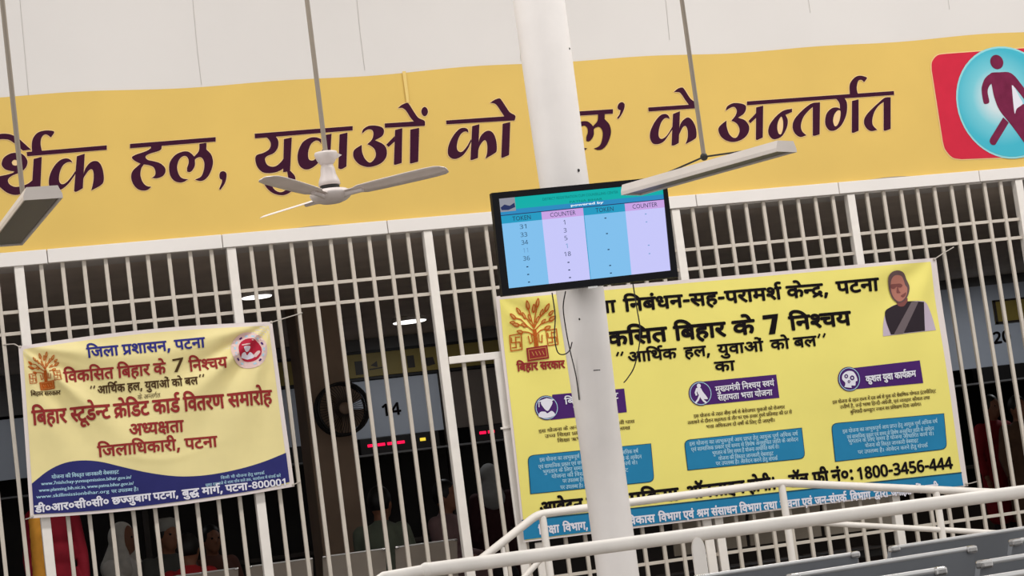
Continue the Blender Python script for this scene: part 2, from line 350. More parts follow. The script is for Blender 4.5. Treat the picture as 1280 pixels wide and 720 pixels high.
 42: '413 -58 1 392 -24 0 354 46 0 342 73 1 330 71 0 302 68 0 287 68 1 245 68 0 160 89 0 89 136 0 46 215 0 46 272 1 46 316 0 77 379 0 102 401 1 135 430 0 231 456 0 290 456 1 295 456 1 295 551 1 0 551 1 0 622 1 534 622 1 534 551 1 376 551 1 376 385 1 327 385 1 269 385 0 198 371 0 173 355 1 151 340 0 126 294 0 126 262 1 126 209 0 205 140 0 287 140 1 293 140 0 305 140 0 312 141 1 306 161 0 306 176 1 306 211 0 348 240 0 373 240 1 416 240 0 461 191 0 461 162 1 461 130 0 432 95 0 410 86 1 422 62 0 455 11 0 480 -24 1',
 43: '630 551 1 526 551 1 526 0 1 445 0 1 445 150 1 414 130 0 341 103 0 283 103 1 206 103 0 111 184 0 111 251 1 111 278 0 129 328 0 148 348 1 101 366 0 42 437 0 42 493 1 42 553 0 124 632 0 187 632 1 240 632 0 311 576 0 311 531 1 311 484 0 271 443 1 210 482 1 221 492 0 230 515 0 230 526 1 230 541 0 210 568 0 184 568 1 156 568 0 116 524 0 116 489 1 116 457 0 147 418 0 196 400 0 223 397 1 253 405 0 288 405 1 299 405 0 326 403 0 333 402 1 326 332 1 320 333 0 303 333 0 298 333 1 248 333 0 191 292 0 191 254 1 191 213 0 248 173 0 292 173 1 345 173 0 419 216 0 445 245 1 445 551 1 383 551 1 383 622 1 630 622 1',
 44: '0 622 1 569 622 1 569 551 1 466 551 1 466 0 1 385 0 1 385 298 1 204 298 1 204 244 1 204 216 0 176 188 0 153 188 1 129 188 0 75 230 0 37 290 0 37 318 1 37 341 0 64 369 0 98 369 1 385 369 1 385 551 1 0 551 1',
 46: '479 551 1 479 0 1 398 0 1 398 191 1 369 172 0 301 146 0 254 146 1 214 146 0 149 173 0 128 194 1 103 221 0 79 294 0 79 358 1 79 551 1 0 551 1 0 622 1 583 622 1 583 551 1;398 551 1 160 551 1 160 369 1 160 328 0 166 280 0 179 251 0 190 240 1 213 217 0 263 217 1 303 217 0 373 255 0 398 280 1',
 48: '585 551 1 482 551 1 482 0 1 401 0 1 401 165 1 374 147 0 297 118 0 241 118 1 185 118 0 96 160 0 46 235 0 46 286 1 46 372 0 167 464 0 265 464 1 279 464 0 319 461 0 358 457 0 369 454 1 363 385 1 343 389 0 293 395 0 268 395 1 248 395 0 230 392 1 365 224 1 384 238 0 401 256 1 401 551 1 0 551 1 0 622 1 585 622 1;127 287 1 127 235 0 194 184 0 242 184 1 260 184 0 293 190 0 308 195 1 168 370 1 127 342 0',
 49: '174 632 1 211 632 0 269 611 0 291 586 1 309 567 0 332 499 0 332 437 1 332 321 1 533 321 1 533 551 1 402 551 1 402 622 1 717 622 1 717 551 1 614 551 1 614 0 1 533 0 1 533 250 1 332 250 1 332 213 1 332 180 0 303 151 0 283 151 1 264 151 0 222 176 0 186 215 0 164 259 0 164 278 1 164 296 0 191 321 0 224 321 1 253 321 1 253 426 1 253 473 0 243 523 0 232 538 1 212 568 0 169 568 1 142 568 0 114 542 0 114 521 1 114 493 0 161 463 0 218 460 1 210 389 1 135 395 0 46 456 0 46 520 1 46 579 0 122 632 0',
 50: '509 551 1 509 0 1 428 0 1 428 250 1 207 250 1 207 213 1 207 180 0 178 151 0 159 151 1 140 151 0 98 176 0 62 215 0 39 259 0 39 278 1 39 296 0 66 321 0 100 321 1 126 321 1 126 551 1 0 551 1 0 622 1 612 622 1 612 551 1;428 551 1 207 551 1 207 321 1 428 321 1',
 51: '595 622 1 595 551 1 491 551 1 491 0 1 410 0 1 410 179 1 382 161 0 304 132 0 253 132 1 163 132 0 52 253 0 38 353 1 100 366 0 160 413 0 160 457 1 160 485 0 137 533 0 123 551 1 0 551 1 0 622 1;129 301 1 149 252 0 210 203 0 259 203 1 309 203 0 383 245 0 410 274 1 410 551 1 211 551 1 240 499 0 240 445 1 240 337 0',
 52: '395 42 1 341 -12 1 282 37 0 178 137 0 98 225 0 75 256 1 53 287 0 40 323 0 40 340 1 40 359 0 70 393 0 104 393 1 129 393 0 166 370 0 181 349 1 220 369 0 256 429 0 256 468 1 256 491 0 246 536 0 239 551 1 0 551 1 0 622 1 424 622 1 424 551 1 320 551 1 336 516 0 336 458 1 336 403 0 292 327 0 216 274 0 167 254 1 212 202 0 331 91 0',
 54: '0 551 1 0 622 1 693 622 1 693 551 1 589 551 1 589 0 1 508 0 1 508 355 1 502 356 0 494 356 1 470 356 0 420 332 0 374 269 0 356 208 1 279 232 1 291 278 0 311 313 1 287 331 0 239 353 0 209 353 1 169 353 0 126 307 0 126 271 1 126 233 0 169 164 0 251 89 0 309 40 1 255 -12 1 197 38 0 101 129 0 45 222 0 45 275 1 45 328 0 94 395 0 168 426 0 204 426 1 248 426 0 321 397 0 354 370 1 412 426 0 499 426 1 504 426 0 508 426 1 508 551 1',
 57: '571 551 1 467 551 1 467 0 1 387 0 1 387 165 1 361 147 0 286 118 0 233 118 1 179 118 0 95 160 0 46 235 0 46 286 1 46 372 0 161 464 0 255 464 1 268 464 0 307 461 0 344 457 0 354 454 1 349 381 1 330 385 0 282 391 0 259 391 1 197 391 0 127 337 0 127 287 1 127 236 0 190 188 0 235 188 1 287 188 0 362 233 0 387 260 1 387 551 1 0 551 1 0 622 1 571 622 1',
 58: '122 189 1 87 189 0 40 224 0 40 255 1 40 284 0 76 314 0 104 314 1 122 314 0 161 299 0 191 276 1 241 292 0 305 378 0 305 443 1 305 499 0 246 566 0 199 566 1 168 566 0 138 539 0 138 516 1 138 501 0 157 466 0 214 442 0 270 440 1 253 370 1 159 376 0 66 459 0 66 517 1 66 568 0 137 632 0 204 632 1 251 632 0 333 589 0 384 504 0 384 440 1 384 371 0 315 254 0 254 221 1 299 182 0 383 87 0 414 43 1 350 -1 1 299 71 0 216 164 0 179 194 1 152 189 0;591 551 1 591 0 1 510 0 1 510 551 1 421 551 1 421 622 1 695 622 1 695 551 1',
 59: '593 622 1 593 551 1 489 551 1 489 0 1 408 0 1 408 191 1 378 174 0 304 146 0 254 146 1 214 146 0 149 173 0 128 194 1 103 221 0 79 294 0 79 358 1 79 551 1 0 551 1 0 622 1;408 551 1 205 551 1 408 287 1;189 240 1 212 217 0 262 217 1 288 217 0 338 233 0 360 245 1 159 507 1 159 369 1 159 328 0 165 280 0 178 251 0',
 60: '587 551 1 587 0 1 506 0 1 506 266 1 477 257 0 419 251 0 380 251 1 338 251 0 245 266 0 212 277 1 192 264 0 167 253 1 208 201 0 319 91 0 380 42 1 326 -12 1 270 37 0 171 137 0 95 225 0 73 256 1 51 287 0 40 323 0 40 340 1 40 359 0 70 393 0 104 393 1 129 393 0 166 370 0 181 350 1 202 369 0 217 428 0 217 458 1 217 488 0 208 536 0 201 551 1 0 551 1 0 622 1 691 622 1 691 551 1;369 322 1 408 322 0 472 330 0 506 339 1 506 551 1 281 551 1 288 534 0 298 488 0 298 458 1 298 416 0 279 354 0 262 333 1 314 322 0',
 61: '321 69 1 357 80 0 403 116 0 403 148 1 403 186 0 345 229 0 280 229 1 211 229 0 138 172 0 138 124 1 138 93 0 161 35 0 232 -36 0 302 -89 1 248 -142 1 157 -71 0 58 53 0 58 130 1 58 168 0 89 227 0 115 248 1 96 266 0 69 318 0 69 352 1 69 380 0 89 420 0 106 433 1 129 450 0 188 465 0 229 465 1 361 465 1 361 551 1 0 551 1 0 622 1 546 622 1 546 551 1 442 551 1 442 394 1 230 394 1 199 394 0 173 388 0 164 381 1 149 369 0 149 347 1 149 327 0 169 296 0 183 284 1 230 300 0 284 300 1 353 300 0 440 258 0 481 191 0 481 153 1 481 95 0 413 19 0 348 2 1',
 66: '170 551 1 170 0 1 89 0 1 89 551 1 0 551 1 0 622 1 273 622 1 273 551 1',
 67: '89 551 1 0 551 1 0 622 1 80 622 1 68 644 0 53 694 0 53 724 1 53 802 0 169 896 0 266 896 1 407 896 0 625 743 0 704 615 1 620 615 1 467 824 0 283 824 1 213 824 0 134 765 0 134 714 1 134 684 0 153 639 0 165 622 1 273 622 1 273 551 1 170 551 1 170 0 1 89 0 1',
 68: '-185 615 1 -202 650 0 -220 714 0 -220 748 1 -220 813 0 -136 896 0 -61 896 1 -1 896 0 79 839 0 137 718 0 163 622 1 273 622 1 273 551 1 170 551 1 170 0 1 89 0 1 89 551 1 0 551 1 0 622 1 87 622 1 59 726 0 -2 825 0 -57 825 1 -97 825 0 -139 776 0 -139 733 1 -139 699 0 -119 644 0 -105 615 1',
 69: '-248 -12 1 -194 11 0 -136 11 1 -61 11 0 22 -66 0 22 -129 1 22 -190 0 -71 -268 0 -157 -268 1 -254 -268 0 -395 -176 0 -455 -100 1 -394 -57 1 -355 -105 0 -285 -167 0 -206 -196 0 -157 -196 1 -51 -196 0 -51 -122 1 -51 -89 0 -100 -57 0 -131 -57 1 -158 -57 0 -201 -68 0 -222 -79 1',
 70: '-63 -245 1 -88 -255 0 -145 -268 0 -173 -268 1 -248 -268 0 -333 -189 0 -333 -126 1 -333 -69 0 -241 11 0 -162 11 1 -87 11 0 25 -45 0 111 -136 0 145 -189 1 83 -228 1 29 -145 0 -83 -57 0 -156 -57 1 -207 -57 0 -259 -96 0 -259 -128 1 -259 -166 0 -209 -196 0 -178 -196 1 -151 -196 0 -109 -185 0 -88 -175 1',
 71: '27 -233 1 2 -246 0 -65 -268 0 -106 -268 1 -181 -268 0 -266 -189 0 -266 -126 1 -266 -70 0 -177 13 0 -89 18 1 -82 -48 1 -140 -55 0 -192 -99 0 -192 -132 1 -192 -166 0 -142 -197 0 -111 -197 1 -79 -197 0 -32 -182 0 2 -164 1',
 75: '-169 615 1 -190 694 0 -231 785 0 -281 823 0 -315 823 1 -337 823 0 -371 814 0 -385 809 1 -409 882 1 -370 896 0 -318 896 1 -264 896 0 -185 845 0 -122 722 0 -94 615 1',
 76: '-179 615 1 -206 655 0 -251 692 0 -294 703 0 -320 703 1 -340 703 0 -382 691 0 -402 682 1 -428 751 1 -405 761 0 -355 773 0 -326 773 1 -281 773 0 -211 730 0 -187 692 1 -183 694 1 -203 746 0 -241 803 0 -285 827 0 -316 827 1 -340 827 0 -372 819 0 -386 813 1 -409 882 1 -370 896 0 -318 896 1 -264 896 0 -185 845 0 -122 722 0 -94 615 1',
 77: '170 551 1 170 0 1 89 0 1 89 551 1 0 551 1 0 622 1 273 622 1 273 551 1;298 863 1 275 763 0 168 680 0 91 680 1 19 680 0 -89 769 0 -123 863 1 -52 887 1 -26 817 0 41 749 0 94 749 1 151 749 0 206 822 0 222 889 1',
 79: '170 551 1 170 0 1 89 0 1 89 551 1 0 551 1 0 622 1 273 622 1 273 551 1;90 615 1 69 694 0 28 785 0 -22 823 0 -56 823 1 -78 823 0 -112 814 0 -126 809 1 -150 882 1 -111 896 0 -59 896 1 -5 896 0 74 845 0 137 722 0 165 615 1',
 80: '170 551 1 170 0 1 89 0 1 89 551 1 0 551 1 0 622 1 273 622 1 273 551 1;80 615 1 53 655 0 8 692 0 -35 703 0 -61 703 1 -81 703 0 -123 691 0 -143 682 1 -169 751 1 -146 761 0 -96 773 0 -67 773 1 -22 773 0 48 730 0 72 692 1 76 694 1 56 746 0 18 803 0 -26 827 0 -57 827 1 -81 827 0 -113 819 0 -127 813 1 -150 882 1 -111 896 0 -59 896 1 -5 896 0 74 845 0 137 722 0 165 615 1',
 104: '194 622 1 275 622 1 275 0 1 194 0 1',
 106: '275 121 1 217 121 0 126 172 0 75 263 0 75 321 1 75 380 0 126 469 0 216 520 0 274 520 1 333 520 0 424 469 0 476 378 0 476 319 1 476 261 0 425 171 0 334 121 0;273 192 1 326 192 0 394 266 0 394 322 1 394 379 0 330 449 0 277 449 1 225 449 0 157 375 0 157 318 1 157 262 0 221 192 0',
 179: '623 551 1 623 0 1 542 0 1 542 325 1 511 310 0 440 293 0 390 293 1 340 293 0 257 313 0 225 326 1 178 297 0 128 244 0 128 208 1 128 188 0 148 147 0 200 120 0 247 120 1 258 120 0 269 121 1 263 139 0 263 157 1 263 189 0 303 216 0 328 216 1 369 216 0 413 164 0 413 136 1 413 108 0 388 76 0 365 66 1 383 43 0 421 2 0 448 -24 1 390 -65 1 363 -34 0 314 27 0 298 53 1 286 51 0 258 50 0 245 50 1 186 50 0 96 91 0 46 162 0 46 205 1 46 260 0 115 333 0 164 361 1 120 390 0 74 461 0 74 507 1 74 560 0 155 632 0 231 632 1 293 632 0 382 574 0 382 515 1 382 467 0 336 401 0 295 373 1 314 368 0 357 364 0 379 364 1 425 364 0 504 385 0 542 411 1 542 551 1 453 551 1 453 622 1 727 622 1 727 551 1;153 502 1 153 469 0 195 416 0 228 399 1 303 448 0 303 506 1 303 530 0 269 566 0 229 566 1 195 566 0 153 532 0',
 181: '-190 615 1 -211 650 0 -240 726 0 -240 762 1 -240 829 0 -151 896 0 -85 896 1 -53 896 0 1 883 0 21 872 1 -1 806 1 -18 815 0 -56 827 0 -78 827 1 -118 827 0 -160 782 0 -160 747 1 -160 714 0 -133 651 0 -108 615 1',
 184: '700 74 1 659 49 0 561 7 0 488 7 1 380 7 0 183 114 0 85 239 1 57 274 0 40 319 0 40 338 1 40 359 0 70 393 0 104 393 1 129 393 0 166 370 0 181 350 1 202 369 0 217 428 0 217 458 1 217 510 0 201 551 1 0 551 1 0 622 1 663 622 1 663 551 1 282 551 1 289 533 0 298 487 0 298 458 1 298 376 0 228 280 0 166 253 1 236 169 0 391 79 0 490 79 1 541 79 0 629 107 0 676 140 1;673 215 1 645 193 0 567 164 0 521 164 1 474 164 0 399 203 0 356 273 0 356 319 1 356 392 0 452 473 0 531 473 1 548 473 0 602 468 0 616 463 1 610 394 1 595 398 0 558 404 0 540 404 1 492 404 0 437 360 0 437 316 1 437 273 0 492 232 0 534 232 1 569 232 0 627 261 0 648 280 1',
 185: '208 551 1 208 234 1 208 208 0 183 178 0 160 178 1 134 178 0 79 220 0 41 280 0 41 308 1 41 331 0 68 359 0 102 359 1 127 359 1 127 551 1 0 551 1 0 622 1 296 622 1 296 551 1',
 190: '0 622 1 587 622 1 587 551 1 0 551 1;572 370 1 435 370 1 394 370 0 378 373 1 414 343 0 458 263 0 458 218 1 458 172 0 417 110 0 350 80 0 310 80 1 257 80 0 161 141 0 73 282 0 31 401 1 102 426 1 148 292 0 248 153 0 306 153 1 338 153 0 379 187 0 379 227 1 379 271 0 318 349 0 273 377 1 302 441 1 572 441 1',
 201: '482 178 1 445 147 0 354 103 0 283 103 1 206 103 0 111 184 0 111 251 1 111 278 0 129 328 0 148 348 1 101 366 0 42 437 0 42 493 1 42 553 0 124 632 0 187 632 1 240 632 0 311 576 0 311 531 1 311 484 0 271 443 1 210 482 1 221 492 0 230 515 0 230 526 1 230 541 0 210 568 0 184 568 1 156 568 0 116 524 0 116 489 1 116 457 0 147 418 0 196 400 0 223 397 1 253 405 0 288 405 1 299 405 0 326 403 0 333 402 1 326 332 1 320 333 0 303 333 0 298 333 1 248 333 0 191 292 0 191 254 1 191 213 0 248 173 0 292 173 1 345 173 0 419 217 0 445 245 1',
 202: '0 622 1 373 622 1 373 551 1 0 551 1;204 298 1 204 244 1 204 216 0 176 188 0 153 188 1 129 188 0 75 230 0 37 290 0 37 318 1 37 341 0 64 369 0 98 369 1 385 369 1 385 298 1',
 203: '160 551 1 160 369 1 160 328 0 166 280 0 179 251 0 190 240 1 213 217 0 263 217 1 304 217 0 375 257 0 400 282 1 436 214 1 396 186 0 313 146 0 254 146 1 214 146 0 149 173 0 128 194 1 103 221 0 79 294 0 79 358 1 79 551 1 0 551 1 0 622 1 322 622 1 322 551 1',
 207: '207 321 1 428 321 1 428 250 1 207 250 1 207 213 1 207 180 0 178 151 0 159 151 1 140 151 0 98 176 0 62 215 0 39 259 0 39 278 1 39 296 0 66 321 0 100 321 1 126 321 1 126 551 1 0 551 1 0 622 1 364 622 1 364 551 1 207 551 1',
 213: '122 189 1 87 189 0 40 224 0 40 255 1 40 284 0 76 314 0 104 314 1 122 314 0 161 299 0 191 276 1 241 292 0 305 378 0 305 443 1 305 499 0 246 566 0 199 566 1 168 566 0 138 539 0 138 516 1 138 501 0 157 466 0 214 442 0 270 440 1 253 370 1 159 376 0 66 459 0 66 517 1 66 568 0 137 632 0 204 632 1 251 632 0 333 589 0 384 504 0 384 440 1 384 371 0 315 254 0 254 221 1 299 182 0 383 87 0 414 43 1 350 -1 1 299 71 0 216 164 0 179 194 1 152 189 0',
 215: '369 322 1 400 322 0 450 327 0 478 332 1 486 260 1 461 255 0 409 251 0 380 251 1 338 251 0 245 266 0 212 277 1 192 264 0 167 253 1 208 201 0 319 91 0 380 42 1 326 -12 1 270 37 0 171 137 0 95 225 0 73 256 1 51 287 0 40 323 0 40 340 1 40 359 0 70 393 0 104 393 1 129 393 0 166 370 0 181 350 1 202 369 0 217 428 0 217 458 1 217 488 0 208 536 0 201 551 1 0 551 1 0 622 1 403 622 1 403 551 1 281 551 1 288 534 0 298 488 0 298 458 1 298 416 0 279 354 0 262 333 1 314 322 0',
 254: '46 53 1 174 127 1 120 139 0 46 220 0 46 290 1 46 370 0 156 464 0 244 464 1 267 464 0 324 457 0 339 454 1 333 381 1 317 385 0 268 391 0 249 391 1 191 391 0 127 339 0 127 292 1 127 239 0 188 188 0 228 188 1 272 188 0 341 230 0 371 260 1 371 551 1 0 551 1 0 622 1 777 622 1 777 551 1 452 551 1 452 350 1 477 373 0 534 399 0 569 399 1 634 399 0 716 316 0 716 239 1 716 193 0 686 89 0 651 39 1 579 80 1 604 112 0 636 196 0 636 237 1 636 284 0 597 330 0 562 330 1 535 330 0 480 293 0 452 258 1 452 0 1 371 0 1 371 173 1 363 167 0 343 153 0 331 146 1 93 -12 1',
 256: '172 -24 1 125 43 1 393 205 1 393 551 1 208 551 1 208 234 1 208 208 0 183 178 0 160 178 1 134 178 0 79 220 0 41 280 0 41 308 1 41 331 0 68 359 0 102 359 1 127 359 1 127 551 1 0 551 1 0 622 1 578 622 1 578 551 1 474 551 1 474 0 1 393 0 1 393 122 1',
 269: '127 65 1 80 132 1 326 281 1 284 335 0 223 380 0 181 380 1 153 380 0 96 364 0 55 343 1 27 417 1 61 433 0 135 456 0 179 456 1 219 456 0 283 431 0 345 374 0 382 326 1 382 551 1 0 551 1 0 622 1 566 622 1 566 551 1 463 551 1 463 0 1 382 0 1 382 234 1',
 271: '42 4 1 213 81 1 169 90 0 93 135 0 46 213 0 46 272 1 46 316 0 77 379 0 102 401 1 135 430 0 231 456 0 290 456 1 295 456 1 295 551 1 0 551 1 0 622 1 534 622 1 534 551 1 376 551 1 376 385 1 327 385 1 269 385 0 198 371 0 173 355 1 151 340 0 126 294 0 126 262 1 126 209 0 205 140 0 287 140 1 293 140 0 305 140 0 312 141 1 306 161 0 306 176 1 306 211 0 348 240 0 373 240 1 416 240 0 461 191 0 461 162 1 461 130 0 432 95 0 410 86 1 422 62 0 455 11 0 480 -24 1 413 -58 1 392 -24 0 354 46 0 342 73 1 82 -66 1',
 274: '45 53 1 214 153 1 160 162 0 128 194 1 103 221 0 79 294 0 79 358 1 79 551 1 0 551 1 0 622 1 583 622 1 583 551 1 479 551 1 479 0 1 398 0 1 398 193 1 92 -13 1;398 551 1 160 551 1 160 369 1 160 328 0 166 280 0 179 251 0 190 240 1 213 217 0 262 217 1 301 217 0 373 255 0 398 280 1',
 275: '44 53 1 204 154 1 156 164 0 125 198 1 100 227 0 79 297 0 79 354 1 79 551 1 0 551 1 0 622 1 786 622 1 786 551 1 460 551 1 460 349 1 485 373 0 543 399 0 578 399 1 643 399 0 725 316 0 725 239 1 725 193 0 695 89 0 660 39 1 588 80 1 613 112 0 645 196 0 645 237 1 645 284 0 605 330 0 570 330 1 517 330 0 460 257 1 460 0 1 379 0 1 379 194 1 375 191 0 371 189 1 91 -12 1;160 551 1 160 360 1 160 305 0 172 257 0 188 240 1 208 217 0 248 217 1 289 217 0 353 251 0 379 278 1 379 551 1',
 284: '243 40 1 195 107 1 447 258 1 389 270 0 295 298 0 257 314 1 214 286 0 123 229 0 76 202 1 28 270 1 69 290 0 146 333 0 183 354 1 130 392 0 89 464 0 89 503 1 89 556 0 174 632 0 247 632 1 313 632 0 399 559 0 399 500 1 399 457 0 354 388 0 319 361 1 363 344 0 483 316 0 537 310 1 537 551 1 461 551 1 461 622 1 722 622 1 722 551 1 618 551 1 618 0 1 537 0 1 537 234 1;168 497 1 168 473 0 202 419 0 248 393 1 281 415 0 318 469 0 318 500 1 318 534 0 278 566 0 244 566 1 215 566 0 168 532 0',
 494: '312 -12 1 266 28 0 188 108 0 141 193 0 141 242 1 141 270 0 166 316 0 182 329 1 38 327 1 38 399 1 467 399 1 467 551 1 0 551 1 0 622 1 873 622 1 873 551 1 548 551 1 548 349 1 573 373 0 630 399 0 666 399 1 730 399 0 813 316 0 813 239 1 813 193 0 782 89 0 748 39 1 675 80 1 701 112 0 732 196 0 732 237 1 732 284 0 693 330 0 658 330 1 604 330 0 548 257 1 548 0 1 467 0 1 467 328 1 366 328 1 317 328 0 264 316 0 245 299 1 222 280 0 222 237 1 222 188 0 295 97 0 366 40 1',
 500: '0 622 1 1013 622 1 1013 551 1 909 551 1 909 0 1 829 0 1 829 165 1 803 148 0 731 118 0 681 118 1 604 118 0 505 204 0 505 275 1 505 304 0 530 355 0 549 371 1 412 369 1 412 441 1 695 441 1 713 441 0 749 440 0 753 440 1 746 370 1 714 370 1 656 370 0 585 321 0 585 274 1 585 231 0 643 188 0 681 188 1 731 188 0 802 231 0 829 260 1 829 551 1 0 551 1;505 198 1 487 183 0 434 145 0 363 118 0 317 118 1 240 118 0 141 204 0 141 275 1 141 304 0 166 355 0 185 371 1 38 369 1 38 441 1 320 441 1 338 441 0 374 440 0 378 440 1 371 370 1 350 370 1 292 370 0 221 321 0 221 274 1 221 231 0 279 188 0 317 188 1 367 188 0 437 231 0 465 260 1',
 504: '0 622 1 1215 622 1 1215 551 1 1111 551 1 1111 0 1 1030 0 1 1030 370 1 893 370 1 852 370 0 836 373 1 872 343 0 916 263 0 916 218 1 916 172 0 875 110 0 808 80 0 768 80 1 717 80 0 626 136 0 541 263 0 500 370 1 435 370 1 394 370 0 378 373 1 414 343 0 458 263 0 458 218 1 458 172 0 417 110 0 350 80 0 310 80 1 257 80 0 161 141 0 73 282 0 31 401 1 102 426 1 148 292 0 248 153 0 306 153 1 338 153 0 379 187 0 379 227 1 379 271 0 318 349 0 273 377 1 302 441 1 555 441 1 602 298 0 705 153 0 764 153 1 796 153 0 837 187 0 837 227 1 837 271 0 776 349 0 731 377 1 760 441 1 1030 441 1 1030 551 1 0 551 1',
 521: '341 -12 1 295 28 0 217 108 0 170 194 0 170 242 1 170 270 0 194 315 0 210 329 1 38 327 1 38 399 1 511 399 1 511 551 1 0 551 1 0 622 1 696 622 1 696 551 1 592 551 1 592 0 1 511 0 1 511 328 1 395 328 1 346 328 0 293 316 0 274 299 1 251 279 0 251 237 1 251 188 0 325 97 0 395 40 1',
 529: '227 -125 1 171 -125 0 87 -84 0 40 -13 0 40 33 1 40 92 0 106 171 0 163 187 1 146 224 0 146 272 1 146 316 0 177 379 0 202 401 1 236 430 0 331 456 0 390 456 1 395 456 1 395 551 1 0 551 1 0 622 1 634 622 1 634 551 1 476 551 1 476 385 1 427 385 1 369 385 0 298 371 0 273 355 1 227 324 0 227 262 1 227 209 0 306 140 0 390 140 1 394 140 0 404 140 0 411 141 1 406 161 0 406 176 1 406 211 0 448 240 0 473 240 1 516 240 0 561 191 0 561 162 1 561 130 0 527 93 0 501 83 1 585 -138 1 516 -166 1 459 -6 1 417 -54 0 308 -125 0;119 34 1 119 -15 0 186 -56 0 229 -56 1 273 -56 0 345 -18 0 404 40 0 428 72 1 418 71 0 400 70 0 394 70 1 346 70 0 247 96 0 210 127 1 171 118 0 119 70 0',
 531: '757 -138 1 688 -166 1 631 -8 1 600 -49 0 516 -120 0 410 -164 0 345 -164 1 255 -164 0 159 -88 0 159 -30 1 159 -13 0 170 22 0 181 38 1 119 54 0 40 124 0 40 185 1 40 242 0 117 317 0 177 317 1 227 317 0 294 264 0 294 221 1 294 202 0 277 156 0 257 138 1 198 176 1 218 193 0 218 215 1 218 229 0 200 254 0 175 254 1 150 254 0 112 212 0 112 181 1 112 149 0 150 113 0 209 95 0 241 93 1 272 106 0 312 106 1 322 106 0 344 105 0 351 104 1 345 36 1 340 37 0 328 37 0 323 37 1 283 37 0 238 4 0 238 -25 1 238 -60 0 295 -95 0 338 -95 1 419 -95 0 547 -2 0 599 72 1 589 71 0 571 69 0 565 69 1 523 69 0 436 90 0 363 137 0 318 215 0 318 272 1 318 316 0 348 379 0 373 401 1 406 430 0 502 456 0 562 456 1 566 456 1 566 551 1 0 551 1 0 622 1 806 622 1 806 551 1 647 551 1 647 385 1 599 385 1 540 385 0 469 371 0 445 355 1 423 340 0 398 294 0 398 262 1 398 209 0 478 140 0 562 140 1 565 140 0 575 140 0 582 141 1 580 150 0 578 169 0 578 176 1 578 211 0 619 240 0 645 240 1 687 240 0 732 191 0 732 162 1 732 130 0 699 93 0 672 83 1',
 548: '961 551 1 857 551 1 857 0 1 776 0 1 776 150 1 745 130 0 672 103 0 614 103 1 537 103 0 442 184 0 442 251 1 442 278 0 460 328 0 479 348 1 432 366 0 373 437 0 373 493 1 373 553 0 455 632 0 518 632 1 571 632 0 642 576 0 642 531 1 642 484 0 602 443 1 541 482 1 552 492 0 561 515 0 561 526 1 561 541 0 541 568 0 515 568 1 487 568 0 447 524 0 447 489 1 447 457 0 478 418 0 527 400 0 554 397 1 584 405 0 619 405 1 630 405 0 657 403 0 664 402 1 657 332 1 651 333 0 634 333 0 629 333 1 579 333 0 522 292 0 522 254 1 522 213 0 579 173 0 623 173 1 676 173 0 750 216 0 776 245 1 776 551 1 714 551 1 714 622 1 961 622 1;0 622 1 346 622 1 346 551 1 0 551 1;442 196 1 402 162 0 306 118 0 241 118 1 185 118 0 96 160 0 46 235 0 46 286 1 46 372 0 167 464 0 265 464 1 285 464 0 337 460 0 353 457 1 347 388 1 329 391 0 288 395 0 268 395 1 248 395 0 230 392 1 365 224 1 385 239 0 404 259 1;127 287 1 127 235 0 194 184 0 242 184 1 277 184 0 309 195 1 168 370 1 127 342 0',
 549: '826 551 1 826 0 1 745 0 1 745 191 1 716 172 0 648 146 0 601 146 1 561 146 0 496 173 0 475 194 1 451 219 0 440 250 1 207 250 1 207 213 1 207 180 0 178 151 0 159 151 1 140 151 0 98 176 0 62 215 0 39 259 0 39 278 1 39 296 0 66 321 0 100 321 1 126 321 1 126 551 1 0 551 1 0 622 1 930 622 1 930 551 1;207 321 1 427 321 1 426 338 0 426 358 1 426 551 1 207 551 1;745 551 1 507 551 1 507 369 1 507 328 0 513 280 0 526 251 0 537 240 1 560 217 0 610 217 1 650 217 0 720 255 0 745 280 1',
 557: '255 464 1 268 464 0 307 461 0 344 457 0 354 454 1 349 381 1 330 385 0 282 391 0 259 391 1 197 391 0 127 337 0 127 287 1 127 236 0 191 188 0 240 188 1 284 188 0 369 233 0 400 274 1 386 310 0 380 353 1 442 366 0 502 413 0 502 457 1 502 485 0 479 533 0 465 551 1 0 551 1 0 622 1 937 622 1 937 551 1 833 551 1 833 0 1 752 0 1 752 179 1 724 161 0 646 132 0 595 132 1 546 132 0 468 170 0 440 204 1 416 182 0 359 143 0 284 118 0 233 118 1 181 118 0 96 160 0 46 235 0 46 286 1 46 372 0 161 464 0;471 301 1 491 252 0 552 203 0 601 203 1 651 203 0 725 245 0 752 274 1 752 551 1 553 551 1 582 499 0 582 445 1 582 337 0',
 799: '46 -129 1 61 -70 0 88 64 0 95 116 1 192 116 1 199 105 1 186 52 0 138 -74 0 113 -129 1',
 800: '49 338 1 291 338 1 291 256 1 49 256 1',
 803: '275 -10 1 160 -10 0 48 185 0 48 358 1 48 474 0 93 638 0 193 725 0 275 725 1 391 725 0 504 532 0 504 358 1 504 243 0 459 78 0 358 -10 0;275 66 1 350 66 0 414 210 0 414 358 1 414 504 0 350 649 0 275 649 1 200 649 0 138 504 0 138 358 1 138 212 0 200 66 0',
 804: '261 0 1 261 446 1 261 488 0 264 589 0 265 622 1 249 605 0 226 584 0 206 567 1 134 508 1 87 568 1 274 714 1 347 714 1 347 0 1',
 805: '47 76 1 218 262 1 267 315 0 336 399 0 374 481 0 374 530 1 374 587 0 310 649 0 259 649 1 213 649 0 138 611 0 104 582 1 54 640 1 93 675 0 196 724 0 260 724 1 354 724 0 464 622 0 464 533 1 464 478 0 420 380 0 343 284 0 293 231 1 156 85 1 156 81 1 492 81 1 492 0 1 47 0 1',
